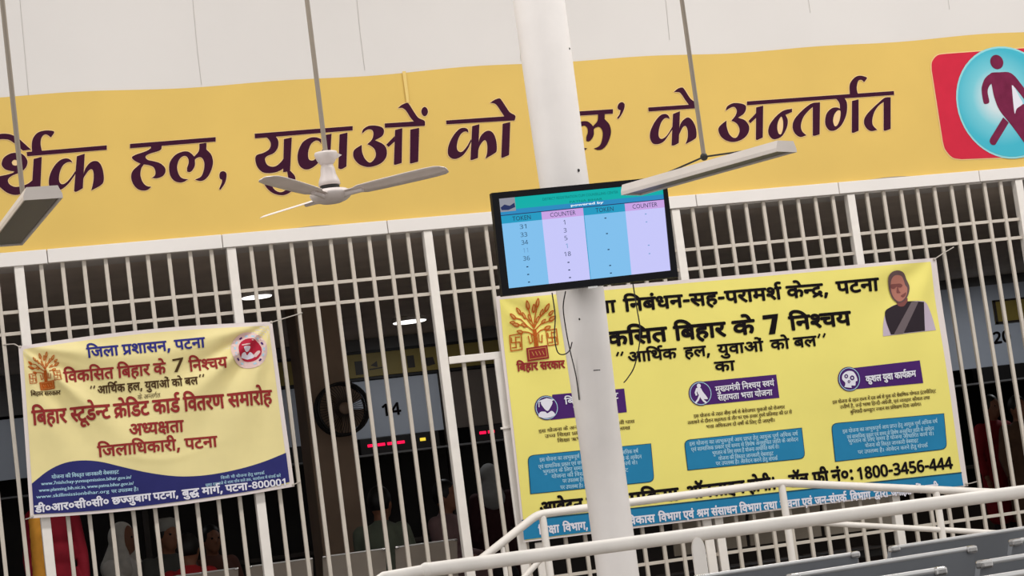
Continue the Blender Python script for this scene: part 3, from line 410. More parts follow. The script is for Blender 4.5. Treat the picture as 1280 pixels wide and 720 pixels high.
 806: '229 -10 1 176 -10 0 81 7 0 40 29 1 40 112 1 83 90 0 181 65 0 227 65 1 317 65 0 400 140 0 400 206 1 400 272 0 300 332 0 214 332 1 149 332 1 149 406 1 214 406 1 294 406 0 378 481 0 378 541 1 378 592 0 311 649 0 256 649 1 204 649 0 124 616 0 88 590 1 43 651 1 80 681 0 188 724 0 256 724 1 361 724 0 469 624 0 469 547 1 469 475 0 384 388 0 315 376 1 315 373 1 401 363 0 491 274 0 491 203 1 491 109 0 363 -10 0',
 807: '341 160 1 11 160 1 11 238 1 335 718 1 427 718 1 427 241 1 531 241 1 531 160 1 427 160 1 427 0 1 341 0 1;341 241 1 341 415 1 341 452 0 344 533 0 347 604 0 347 626 1 343 626 1 336 607 0 310 555 0 299 538 1 98 241 1',
 808: '238 -10 1 188 -10 0 96 9 0 64 29 1 64 113 1 86 98 0 147 77 0 213 66 0 240 66 1 317 66 0 404 140 0 404 219 1 404 290 0 318 363 0 236 363 1 210 363 0 143 354 0 123 350 1 79 378 1 106 714 1 443 714 1 443 633 1 183 633 1 164 428 1 180 432 0 235 438 0 266 438 1 331 438 0 434 391 0 495 298 0 495 229 1 495 117 0 363 -10 0',
 809: '288 -10 1 223 -10 0 117 58 0 55 198 0 55 305 1 55 367 0 70 487 0 110 594 0 180 677 0 289 724 0 367 724 1 386 724 0 435 720 0 451 715 1 451 639 1 434 645 0 391 651 0 370 651 1 304 651 0 219 605 0 170 526 0 148 422 0 146 364 1 152 364 1 172 399 0 244 447 0 302 447 1 394 447 0 505 334 0 505 230 1 505 119 0 388 -10 0;287 65 1 346 65 0 419 145 0 419 230 1 419 298 0 355 377 0 290 377 1 246 377 0 180 338 0 144 279 0 144 247 1 144 204 0 176 120 0 240 65 0',
 811: '276 -10 1 169 -10 0 52 93 0 52 182 1 52 255 0 133 346 0 190 374 1 142 405 0 75 490 0 75 554 1 75 611 0 131 687 0 223 725 0 276 725 1 331 725 0 422 687 0 477 611 0 477 553 1 477 488 0 404 406 0 349 378 1 387 358 0 456 305 0 500 234 0 500 186 1 500 126 0 443 38 0 343 -10 0;277 414 1 324 436 0 390 497 0 390 550 1 390 600 0 329 651 0 275 651 1 223 651 0 162 600 0 162 550 1 162 495 0 227 438 0;274 64 1 343 64 0 413 130 0 413 185 1 413 233 0 340 304 0 263 340 1 202 311 0 139 235 0 139 181 1 139 129 0 204 64 0',
 813: '147 414 1 121 414 0 85 446 0 85 482 1 85 520 0 121 550 0 147 550 1 173 550 0 209 520 0 209 482 1 209 446 0 173 414 0;147 -14 1 121 -14 0 85 18 0 85 54 1 85 92 0 121 122 0 147 122 1 173 122 0 209 92 0 209 54 1 209 18 0 173 -14 0',
}
SHAPED = {'टॉल': [35, 77, 54], 'बुनियादी कम्प्यूटर ज्ञान का प्रशिक्षण दिया जायेगा।': [48, 69, 67, 44, 51, 66, 42, 68, 3, 25, 207, 203, 51, 70, 35, 52, 3, 190, 34, 66, 44, 3, 25, 66, 3, 274, 67, 58, 179, 39, 3, 67, 42, 51, 66, 3, 32, 66, 51, 75, 27, 66, 104], 'निबंधन-सह-परामर्श केन्द्र,': [67, 44, 48, 6, 43, 44, 800, 60, 61, 800, 46, 52, 66, 50, 58, 181, 3, 25, 75, 202, 271, 799], 'शिक्षा': [67, 58, 179, 66], 'द्वारा': [529, 66, 52, 66], 'इस योजना के तहत राज्य में दस वर्ष से युवा को शैक्षणिक योग्यता इंटरमीडिएट': [11, 60, 3, 51, 79, 32, 44, 66, 3, 25, 75, 3, 40, 61, 40, 3, 52, 66, 190, 51, 3, 50, 75, 6, 3, 42, 60, 3, 57, 59, 181, 3, 60, 75, 3, 51, 69, 57, 66, 3, 25, 79, 3, 58, 76, 179, 67, 39, 25, 3, 51, 79, 185, 51, 40, 66, 3, 11, 6, 35, 52, 50, 68, 67, 37, 19, 35], 'विकास': [67, 57, 25, 66, 60], 'युवाओं': [51, 69, 57, 66, 23, 6], 'के अन्तर्गत': [25, 75, 3, 9, 202, 40, 27, 181, 40], 'जिलाधिकारी, पटना': [67, 32, 54, 66, 67, 43, 25, 66, 52, 68, 799, 3, 46, 35, 44, 66], 'बिहार सरकार': [67, 48, 61, 66, 52, 3, 60, 52, 25, 66, 52], 'नं०:': [44, 6, 106, 813], 'जारी': [32, 66, 52, 68], 'तलाशने के दौरान सहायता के तौर पर एक हजार रुपये प्रतिमाह की दर से': [40, 54, 66, 58, 44, 75, 3, 25, 75, 3, 42, 80, 52, 66, 44, 3, 60, 61, 66, 51, 40, 66, 3, 25, 75, 3, 40, 80, 52, 3, 46, 52, 3, 19, 25, 3, 61, 32, 66, 52, 3, 52, 69, 46, 51, 75, 3, 274, 67, 40, 50, 66, 61, 3, 25, 68, 3, 42, 52, 3, 60, 75], 'होगी।': [61, 79, 27, 68, 104], 'उच्च शिक्षा प्राप्त करने हेतु चार लाख': [13, 500, 3, 67, 58, 179, 66, 3, 274, 66, 203, 40, 3, 25, 52, 44, 75, 3, 61, 75, 40, 69, 3, 30, 66, 52, 3, 54, 66, 26], 'श्रम संसाधन': [284, 50, 3, 60, 6, 60, 66, 43, 44], 'बिहार स्टूडेन्ट': [67, 48, 61, 66, 52, 3, 215, 35, 70, 37, 75, 202, 35], 'का': [25, 66], 'इस योजना के तहत बीस वर्ष से बेरोजगार युवाओं को रोजगार': [11, 60, 3, 51, 79, 32, 44, 66, 3, 25, 75, 3, 40, 61, 40, 3, 48, 68, 60, 3, 57, 59, 181, 3, 60, 75, 3, 48, 75, 52, 79, 32, 27, 66, 52, 3, 51, 69, 57, 66, 23, 6, 3, 25, 79, 3, 52, 79, 32, 27, 66, 52], 'हल,': [61, 54, 799], 'इस योजना के अन्तर्गत किसी को बारहवीं पास': [11, 60, 3, 51, 79, 32, 44, 66, 3, 25, 75, 3, 9, 202, 40, 27, 181, 40, 3, 67, 25, 60, 68, 3, 25, 79, 3, 48, 66, 52, 61, 57, 68, 6, 3, 46, 66, 60], 'जिला प्रशासन, पटना': [67, 32, 54, 66, 3, 274, 58, 66, 60, 44, 799, 3, 46, 35, 44, 66], 'आर्थिक हल, युवाओं को बल': [10, 67, 41, 181, 25, 3, 61, 54, 799, 3, 51, 69, 57, 66, 23, 6, 3, 25, 79, 3, 48, 54], 'बिहार स्टूडेन्ट क्रेडिट कार्ड वितरण समारोह': [67, 48, 61, 66, 52, 3, 215, 35, 70, 37, 75, 202, 35, 3, 254, 75, 67, 37, 35, 3, 25, 66, 37, 181, 3, 67, 57, 40, 52, 39, 3, 60, 50, 66, 52, 79, 61], 'पर उपलब्ध है। आवेदन करने हेतु संपर्क': [46, 52, 3, 13, 46, 54, 548, 3, 61, 76, 104, 3, 10, 57, 75, 42, 44, 3, 25, 52, 44, 75, 3, 61, 75, 40, 69, 3, 60, 6, 46, 25, 181], 'पर उपलब्ध है।': [46, 52, 3, 13, 46, 54, 548, 3, 61, 76, 104], 'सहायता भत्ता योजना': [60, 61, 66, 51, 40, 66, 3, 49, 521, 66, 3, 51, 79, 32, 44, 66], 'योजना की विस्तृत जानकारी वेबसाइट': [51, 79, 32, 44, 66, 3, 25, 68, 3, 67, 57, 215, 40, 71, 40, 3, 32, 66, 44, 25, 66, 52, 68, 3, 57, 75, 48, 60, 66, 11, 35], 'पटना': [46, 35, 44, 66], 'को बल': [25, 79, 3, 48, 54], 'आर्थिक': [10, 67, 41, 181, 25], 'जनहित': [32, 44, 67, 61, 40], 'जिला': [67, 32, 54, 66], 'आवेदन': [10, 57, 75, 42, 44], 'विकसित बिहार के': [67, 57, 25, 67, 60, 40, 3, 67, 48, 61, 66, 52, 3, 25, 75], 'विभाग': [67, 57, 49, 66, 27], 'कुशल युवा कार्यक्रम': [25, 69, 58, 54, 3, 51, 69, 57, 66, 3, 25, 66, 51, 181, 254, 50], 'उत्तीर्ण है, उन्हें भाषा हिन्दी-अंग्रेजी, एवं व्यवहार कौशल तथा': [13, 521, 68, 39, 181, 3, 61, 76, 799, 3, 13, 202, 61, 75, 6, 3, 49, 66, 59, 66, 3, 67, 61, 202, 42, 68, 800, 9, 6, 256, 75, 32, 68, 799, 3, 19, 57, 6, 3, 557, 57, 61, 66, 52, 3, 25, 80, 58, 54, 3, 40, 41, 66], 'विभाग एवं': [67, 57, 49, 66, 27, 3, 19, 57, 6], 'सूचना एवं': [60, 70, 30, 44, 66, 3, 19, 57, 6], 'अध्यक्षता': [9, 201, 51, 179, 40, 66], 'ऑनलाइन': [21, 44, 54, 66, 11, 44], 'शिक्षा ऋण दिया जाएगा।': [67, 58, 179, 66, 3, 15, 39, 3, 67, 42, 51, 66, 3, 32, 66, 19, 27, 66, 104], 'निश्चय': [67, 44, 213, 30, 51], 'विकसित': [67, 57, 25, 67, 60, 40], 'में': [50, 75, 6], 'जन-संपर्क': [32, 44, 800, 60, 6, 46, 25, 181], 'भत्ता अधिकतम दो वर्षों के लिए दी जाएगी।': [49, 521, 66, 3, 9, 67, 43, 25, 40, 50, 3, 42, 79, 3, 57, 59, 79, 6, 181, 3, 25, 75, 3, 67, 54, 19, 3, 42, 68, 3, 32, 66, 19, 27, 68, 104], 'डी०आर०सी०सी०': [37, 68, 106, 10, 52, 106, 60, 68, 106, 60, 68, 106], 'फ्री': [275, 68], 'प्रक्रिया': [274, 67, 254, 51, 66], 'इस योजना का लाभुकपूर्ण आय प्राप्त हेतु आयुक्त पूर्ण अधिक वर्ष': [11, 60, 3, 51, 79, 32, 44, 66, 3, 25, 66, 3, 54, 66, 49, 69, 25, 46, 70, 39, 181, 3, 10, 51, 3, 274, 66, 203, 40, 3, 61, 75, 40, 69, 3, 10, 51, 69, 494, 3, 46, 70, 39, 181, 3, 9, 67, 43, 25, 3, 57, 59, 181], 'सुबह दस बजे से शाम पाँच बजे तक, कार्यालय में संपर्क करें': [60, 69, 48, 61, 3, 42, 60, 3, 48, 32, 75, 3, 60, 75, 3, 58, 66, 50, 3, 46, 66, 5, 30, 3, 48, 32, 75, 3, 40, 25, 799, 3, 25, 66, 51, 66, 181, 54, 51, 3, 50, 75, 6, 3, 60, 6, 46, 25, 181, 3, 25, 52, 75, 6], 'योजना': [51, 79, 32, 44, 66], 'एवं सामाजिक प्रकार एवं समय से विशेष अनुसूचित जाति के आवेदन': [19, 57, 6, 3, 60, 66, 50, 66, 67, 32, 25, 3, 274, 25, 66, 52, 3, 19, 57, 6, 3, 60, 50, 51, 3, 60, 75, 3, 67, 57, 58, 75, 59, 3, 9, 44, 69, 60, 70, 67, 30, 40, 3, 32, 66, 67, 40, 3, 25, 75, 3, 10, 57, 75, 42, 44], 'बिहार': [67, 48, 61, 66, 52], 'भुगतान के लिए समय है योजना आधारित कार्य से।': [49, 69, 27, 40, 66, 44, 3, 25, 75, 3, 67, 54, 19, 3, 60, 50, 51, 3, 61, 76, 3, 51, 79, 32, 44, 66, 3, 10, 43, 66, 67, 52, 40, 3, 25, 66, 51, 181, 3, 60, 75, 104], 'विभाग तथा': [67, 57, 49, 66, 27, 3, 40, 41, 66], 'पटना,': [46, 35, 44, 66, 799], 'छज्जुबाग': [31, 504, 69, 48, 66, 27], 'क्रेडिट कार्ड': [254, 75, 67, 37, 35, 3, 25, 66, 37, 181], 'किसी भी योजना हेतु सम्पर्क': [67, 25, 60, 68, 3, 49, 68, 3, 51, 79, 32, 44, 66, 3, 61, 75, 40, 69, 3, 60, 549, 25, 181], 'मुख्यमंत्री निश्चय स्वयं': [50, 69, 184, 51, 50, 6, 269, 68, 3, 67, 44, 213, 30, 51, 3, 215, 57, 51, 6], 'के': [25, 75], 'एवं': [19, 57, 6], 'बुद्ध मार्ग,': [48, 69, 531, 3, 50, 66, 27, 181, 799], 'की': [25, 68], 'विभाग,': [67, 57, 49, 66, 27, 799], '14': [804, 807], '20': [805, 803], '-800001': [800, 811, 803, 803, 803, 803, 804], '1800-3456-444': [804, 811, 803, 803, 800, 806, 807, 808, 809, 800, 807, 807, 807], '31': [806, 804], '33': [806, 806], '34': [806, 807], '11': [804, 804], '36': [806, 809], '1': [804], '3': [806], '5': [808], '18': [804, 811]}
ADV = {3: 0.26, 5: 0.0, 6: 0.0, 9: 0.764, 10: 1.023, 11: 0.491, 13: 0.548, 15: 0.853, 19: 0.553, 21: 1.023, 23: 1.023, 25: 0.762, 26: 0.818, 27: 0.563, 30: 0.634, 31: 0.701, 32: 0.742, 34: 0.742, 35: 0.504, 37: 0.577, 39: 0.723, 40: 0.57, 41: 0.642, 42: 0.52, 43: 0.615, 44: 0.555, 46: 0.568, 48: 0.571, 49: 0.703, 50: 0.598, 51: 0.58, 52: 0.409, 54: 0.678, 57: 0.556, 58: 0.68, 59: 0.578, 60: 0.676, 61: 0.531, 66: 0.259, 67: 0.259, 68: 0.259, 69: 0.0, 70: 0.0, 71: 0.0, 75: 0.0, 76: 0.0, 77: 0.259, 79: 0.259, 80: 0.259, 104: 0.379, 106: 0.551, 179: 0.712, 181: 0.0, 184: 0.648, 185: 0.281, 190: 0.572, 201: 0.362, 202: 0.358, 203: 0.308, 207: 0.35, 213: 0.407, 215: 0.389, 254: 0.762, 256: 0.563, 269: 0.552, 271: 0.52, 274: 0.568, 275: 0.771, 284: 0.707, 494: 0.859, 500: 0.998, 504: 1.2, 521: 0.681, 529: 0.62, 531: 0.791, 548: 0.946, 549: 0.915, 557: 0.922, 799: 0.268, 800: 0.34, 803: 0.551, 804: 0.551, 805: 0.551, 806: 0.551, 807: 0.551, 808: 0.551, 809: 0.551, 811: 0.551, 813: 0.294}

def unpack(s):
    out = []
    for c in s.split(';'):
        n = [int(t) for t in c.split()]
        pts = [(n[i], n[i + 1], n[i + 2]) for i in range(0, len(n), 3)]
        k = len(pts); full = []
        for i in range(k):
            x, y, on = pts[i]; x2, y2, on2 = pts[(i + 1) % k]
            full.append((x, y, on))
            if not on and not on2: full.append(((x + x2) / 2, (y + y2) / 2, 1))
        st = next(i for i, p in enumerate(full) if p[2])
        full = full[st:] + full[:st]
        res = []; i = 0; k = len(full)
        while i < k:
            x, y, on = full[i]
            if on:
                res.append((x / 1000, y / 1000)); i += 1
            else:
                p0 = full[i - 1]; p2 = full[(i + 1) % k]
                for t in (0.33, 0.67):
                    res.append((((1 - t) ** 2 * p0[0] + 2 * t * (1 - t) * x + t * t * p2[0]) / 1000,
                                ((1 - t) ** 2 * p0[1] + 2 * t * (1 - t) * y + t * t * p2[1]) / 1000))
                i += 1
        out.append(res)
    return out

def smooth_outline(pts, seg=4):
    """closed Catmull-Rom through points; a third element marks a corner"""
    n = len(pts); out = []
    P = [(p[0], p[1]) for p in pts]; K = [len(p) > 2 for p in pts]
    for i in range(n):
        p1 = P[i]; p2 = P[(i + 1) % n]
        p0 = P[i - 1]; p3 = P[(i + 2) % n]
        if K[i]: p0 = (2 * p1[0] - p2[0], 2 * p1[1] - p2[1])
        if K[(i + 1) % n]: p3 = (2 * p2[0] - p1[0], 2 * p2[1] - p1[1])
        if K[i] and K[(i + 1) % n]:
            out.append(p1); continue
        for s in range(seg):
            t = s / seg
            q = []
            for a in (0, 1):
                q.append(0.5 * (2 * p1[a] + (p2[a] - p0[a]) * t + (2 * p0[a] - 5 * p1[a] + 4 * p2[a] - p3[a]) * t * t + (3 * p1[a] - p0[a] - 3 * p2[a] + p3[a]) * t ** 3))
            out.append(tuple(q))
    return out

def parse(s):
    r = []
    for w in s.split():
        c = w.endswith('c')
        x, y = w.rstrip('c').split(',')
        r.append((float(x), float(y), 1) if c else (float(x), float(y)))
    return r

def FLAT(x, z): return 0.0

class Print:
    """ink on a sheet: shapes in wall metres (x, z), following the sheet's folds"""
    def __init__(self, Y, disp=None):
        self.Y = Y; self.disp = disp or FLAT; self.mb = MB(); self.k = 0
    def put(self, vs, fs, m, layer=1, grid=0.0):
        self.k += 1
        lift = 0.0008 + 0.0017 * layer + 0.00003 * (self.k % 12)
        if not grid and self.disp is not FLAT and max(max(v[0] for v in vs) - min(v[0] for v in vs), max(v[1] for v in vs) - min(v[1] for v in vs)) > 0.04: grid = 0.02
        grid = min(grid, 0.02)
        if grid:
            b = bmesh.new()
            bv = [b.verts.new((x, 0, z)) for x, z in vs]
            for f in fs:
                try: b.faces.new([bv[i] for i in f])
                except ValueError: pass
            x0 = min(v[0] for v in vs); x1 = max(v[0] for v in vs); z0 = min(v[1] for v in vs); z1 = max(v[1] for v in vs)
            g = math.floor(x0 / grid) * grid + grid
            while g < x1:
                bmesh.ops.bisect_plane(b, geom=b.verts[:] + b.edges[:] + b.faces[:], plane_co=(g, 0, 0), plane_no=(1, 0, 0)); g += grid
            g = math.floor(z0 / grid) * grid + grid
            while g < z1:
                bmesh.ops.bisect_plane(b, geom=b.verts[:] + b.edges[:] + b.faces[:], plane_co=(0, 0, g), plane_no=(0, 0, 1)); g += grid
            b.verts.index_update()
            vs = [(v.co.x, v.co.z) for v in b.verts]
            fs = [[v.index for v in f.verts] for f in b.faces]
            b.free()
        P = [Vector((x, self.Y + self.disp(x, z) - lift, z)) for x, z in vs]
        F = []
        for f in fs:
            a, b_, c = P[f[0]], P[f[1]], P[f[2]]
            nrm = (b_ - a).cross(c - a)
            F.append(f if nrm.y < 0 else f[::-1])
        self.mb.add(P, F, m)
    def px_poly(self, pts, m, layer=1, grid=0.0, holes=(), smooth=False):
        """outline given in photo pixels, carried onto the sheet's plane"""
        cs = []
        for c in [pts] + list(holes):
            if smooth: c = smooth_outline(c)
            q = [at(p[0], p[1], self.Y) for p in c]
            cs.append([(v.x, v.z) for v in q])
        vs, fs = fill(None, cs)
        self.put(vs, fs, m, layer, grid)
    def disc(self, px, py, r, m, layer=1, n=28, hole=0.0, sy=1.0):
        c = at(px, py, self.Y); R = r / pxm(px, self.Y)
        cs = [[(c.x + R * math.cos(2 * math.pi * i / n), c.z + R * sy * math.sin(2 * math.pi * i / n)) for i in range(n)]]
        if hole:
            h = hole / pxm(px, self.Y)
            cs.append([(c.x + h * math.cos(2 * math.pi * i / n), c.z + h * sy * math.sin(2 * math.pi * i / n)) for i in range(n)])
        vs, fs = fill(None, cs)
        self.put(vs, fs, m, layer)
    def stroke(self, pts, w, m, layer=1):
        """polyline of given pixel width with round-ish ends"""
        q = [at(p[0], p[1], self.Y) for p in pts]; W = w / pxm(pts[0][0], self.Y) / 2
        q = [(v.x, v.z) for v in q]
        for i in range(len(q) - 1):
            a, b = q[i], q[i + 1]
            dx, dz = b[0] - a[0], b[1] - a[1]; L = math.hypot(dx, dz) or 1e-6
            nx, nz = -dz / L * W, dx / L * W; ex, ez = dx / L * W * .5, dz / L * W * .5
            self.put([(a[0] + nx - ex, a[1] + nz - ez), (b[0] + nx + ex, b[1] + nz + ez), (b[0] - nx + ex, b[1] - nz + ez), (a[0] - nx - ex, a[1] - nz - ez)], [[0, 1, 2, 3]], m, layer)
    def nib(self, r, h):
        if r <= 0: return [(0, 0)]
        if h < 5.5: return [(-r, 0), (r, 0)]
        return [(0, 0)] + [(r * math.cos(i * math.pi / 4), r * math.sin(i * math.pi / 4)) for i in range(8)]
    def text(self, s, p0, p1, h, m, layer=2, bold=0.0, lat=False, cap=0.622):
        """a word or line whose head line runs from pixel p0 to p1; h = letter height in pixels"""
        a = at(p0[0], p0[1], self.Y); b = at(p1[0], p1[1], self.Y)
        ux, uz = b.x - a.x, b.z - a.z
        L = math.hypot(ux, uz); ux /= L; uz /= L
        H = h / pxm((p0[0] + p1[0]) / 2, self.Y)
        if lat:
            vs, fs = latin(s)
            x0 = min(v[0] for v in vs); x1 = max(v[0] for v in vs); yt = max(v[1] for v in vs); yb = 0
            sx = L / (x1 - x0); sy = H / (yt - yb)
            for dx, dz in self.nib(bold * H / 0.7, h):
                self.put([(a.x + dx + ux * (x - x0) * sx - uz * (y - yt) * sy, a.z + dz + uz * (x - x0) * sx + ux * (y - yt) * sy) for x, y in vs], fs, m, layer)
            return
        gl = SHAPED[s]
        W = sum(ADV[g] for g in gl)
        sx = L / W; sy = H / cap
        pen = 0.0
        nib = self.nib(bold * sy, h)
        for g in gl:
            if g in GLYPHS and GLYPHS[g]:
                vs, fs = fill('g%d' % g, unpack(GLYPHS[g]))
                for dx, dz in nib:
                    self.put([(a.x + dx + ux * (x + pen) * sx - uz * (y - cap) * sy, a.z + dz + uz * (x + pen) * sx + ux * (y - cap) * sy) for x, y in vs], fs, m, layer)
            pen += ADV[g]
    def build(self, name, parent):
        return obj(name, self.mb, None, parent)

# ------------------------------------------------------------------ the hall's shell
WALL_Y = 13.5
mb = MB(); mb.box((-7, -6, -0.2), (16, 12.0, 0)); struct('floor', mb, M['floor'])
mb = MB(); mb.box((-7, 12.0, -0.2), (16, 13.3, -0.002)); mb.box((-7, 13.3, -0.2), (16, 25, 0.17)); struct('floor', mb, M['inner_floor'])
mb = MB(); mb.box((-7, 4.5, 7.2), (16, 13.9, 7.4)); struct('ceiling', mb, M['plaster'])
# upper white wall with its fine board joints
mb = MB(); mb.box((-7, WALL_Y, 3.08), (16, 13.75, 7.2)); up = struct('wall_front', mb, M['plaster'])
mb = MB(); mb.box((9.5, WALL_Y, 0.17), (16, 13.74, 3.078)); struct('wall_front', mb, M['plaster'])
mb = MB(); mb.box((-7, WALL_Y, 0.17), (-0.26, 13.74, 3.078)); struct('wall_front', mb, M['plaster'])
mb = MB()
for (x0, y0, x1, y1) in [(24, -10, 36, 121), (240, -10, 247, 66), (247, 66, 252, 106), (445, -10, 450, 40), (450, 40, 456, 88), (646, -10, 651, 76), (831, -10, 837, 50), (1009, -10, 1013, 16), (1184, -10, 1187, 12)]:
    a = at(x0, y0, 13.4985); b = at(x1, y1, 13.4985)
    mb.tube([a, b], 0.0018, 5)
cr = struct('trim_1', mb, M['crack'])
# lintel over the grille, in lengths with open joints
mb = MB()
J = [-7, 0.15, 1.287, 2.381, 3.465, 4.55, 5.634, 6.704, 7.807, 9.0, 16]
for i in range(len(J) - 1):
    mb.box((J[i] + 0.0025, 13.455, 3.078 + 0.0012 * i), (J[i + 1] - 0.0025, 13.72, 3.168), 0.004)
struct('trim_2', mb, M['lintel'])
# inside the counter hall
mb = MB(); mb.box((-7, 13.76, 3.1), (16, 21.2, 3.3)); struct('ceiling', mb, M['inner_ceiling'])
mb = MB(); mb.box((-7, 23.5, 0.17), (16, 23.7, 3.3)); struct('wall_back', mb, M['dark_wood'])
mb = MB(); mb.box((-7, 21.2, 3.1), (16, 23.7, 3.3)); struct('ceiling', mb, M['dark_wood'])
mb = MB(); mb.box((-7, 13.6, 0.17), (-6.8, 23.5, 3.1)); struct('wall_left', mb, M['inner_wall'])
mb = MB(); mb.box((15.8, 13.6, 0.17), (16, 23.5, 3.1)); struct('wall_right', mb, M['inner_wall'])

# ------------------------------------------------------------------ yellow headline banner
HY = 13.492
ban = thing('headline_banner', 'long mustard yellow banner with big maroon Hindi headline below the white wall', 'banner', (4.6, HY, 3.16))
def hdisp(x, z): return -0.004 - 0.0022 * math.sin(x * 2.1) - 0.0016 * math.sin(x * 5.3 + 1) * math.sin(z * 3)
mb = MB()
nx, nz = 260, 14
xs = [-2.5 + 14.5 * i / nx for i in range(nx + 1)]
vs = []; fs = []
for x in xs:
    zt = 4.146 + 0.008 * math.sin(x * 1.7) + 0.006 * math.sin(x * 4.9)
    zb = 3.166 + 0.006 * math.sin(x * 2.9) + 0.008 * max(0, math.sin(x * 6.1 + 2)) ** 3
    for j in range(nz + 1):
        z = zb + (zt - zb) * j / nz
        vs.append((x, HY + hdisp(x, z), z))
for i in range(nx):
    for j in range(nz):
        a = i * (nz + 1) + j
        fs.append([a, a + nz + 1, a + nz + 2, a + 1])
mb.add(vs, fs, None, True)
obj('sheet', mb, M['yellow_cloth'], ban)

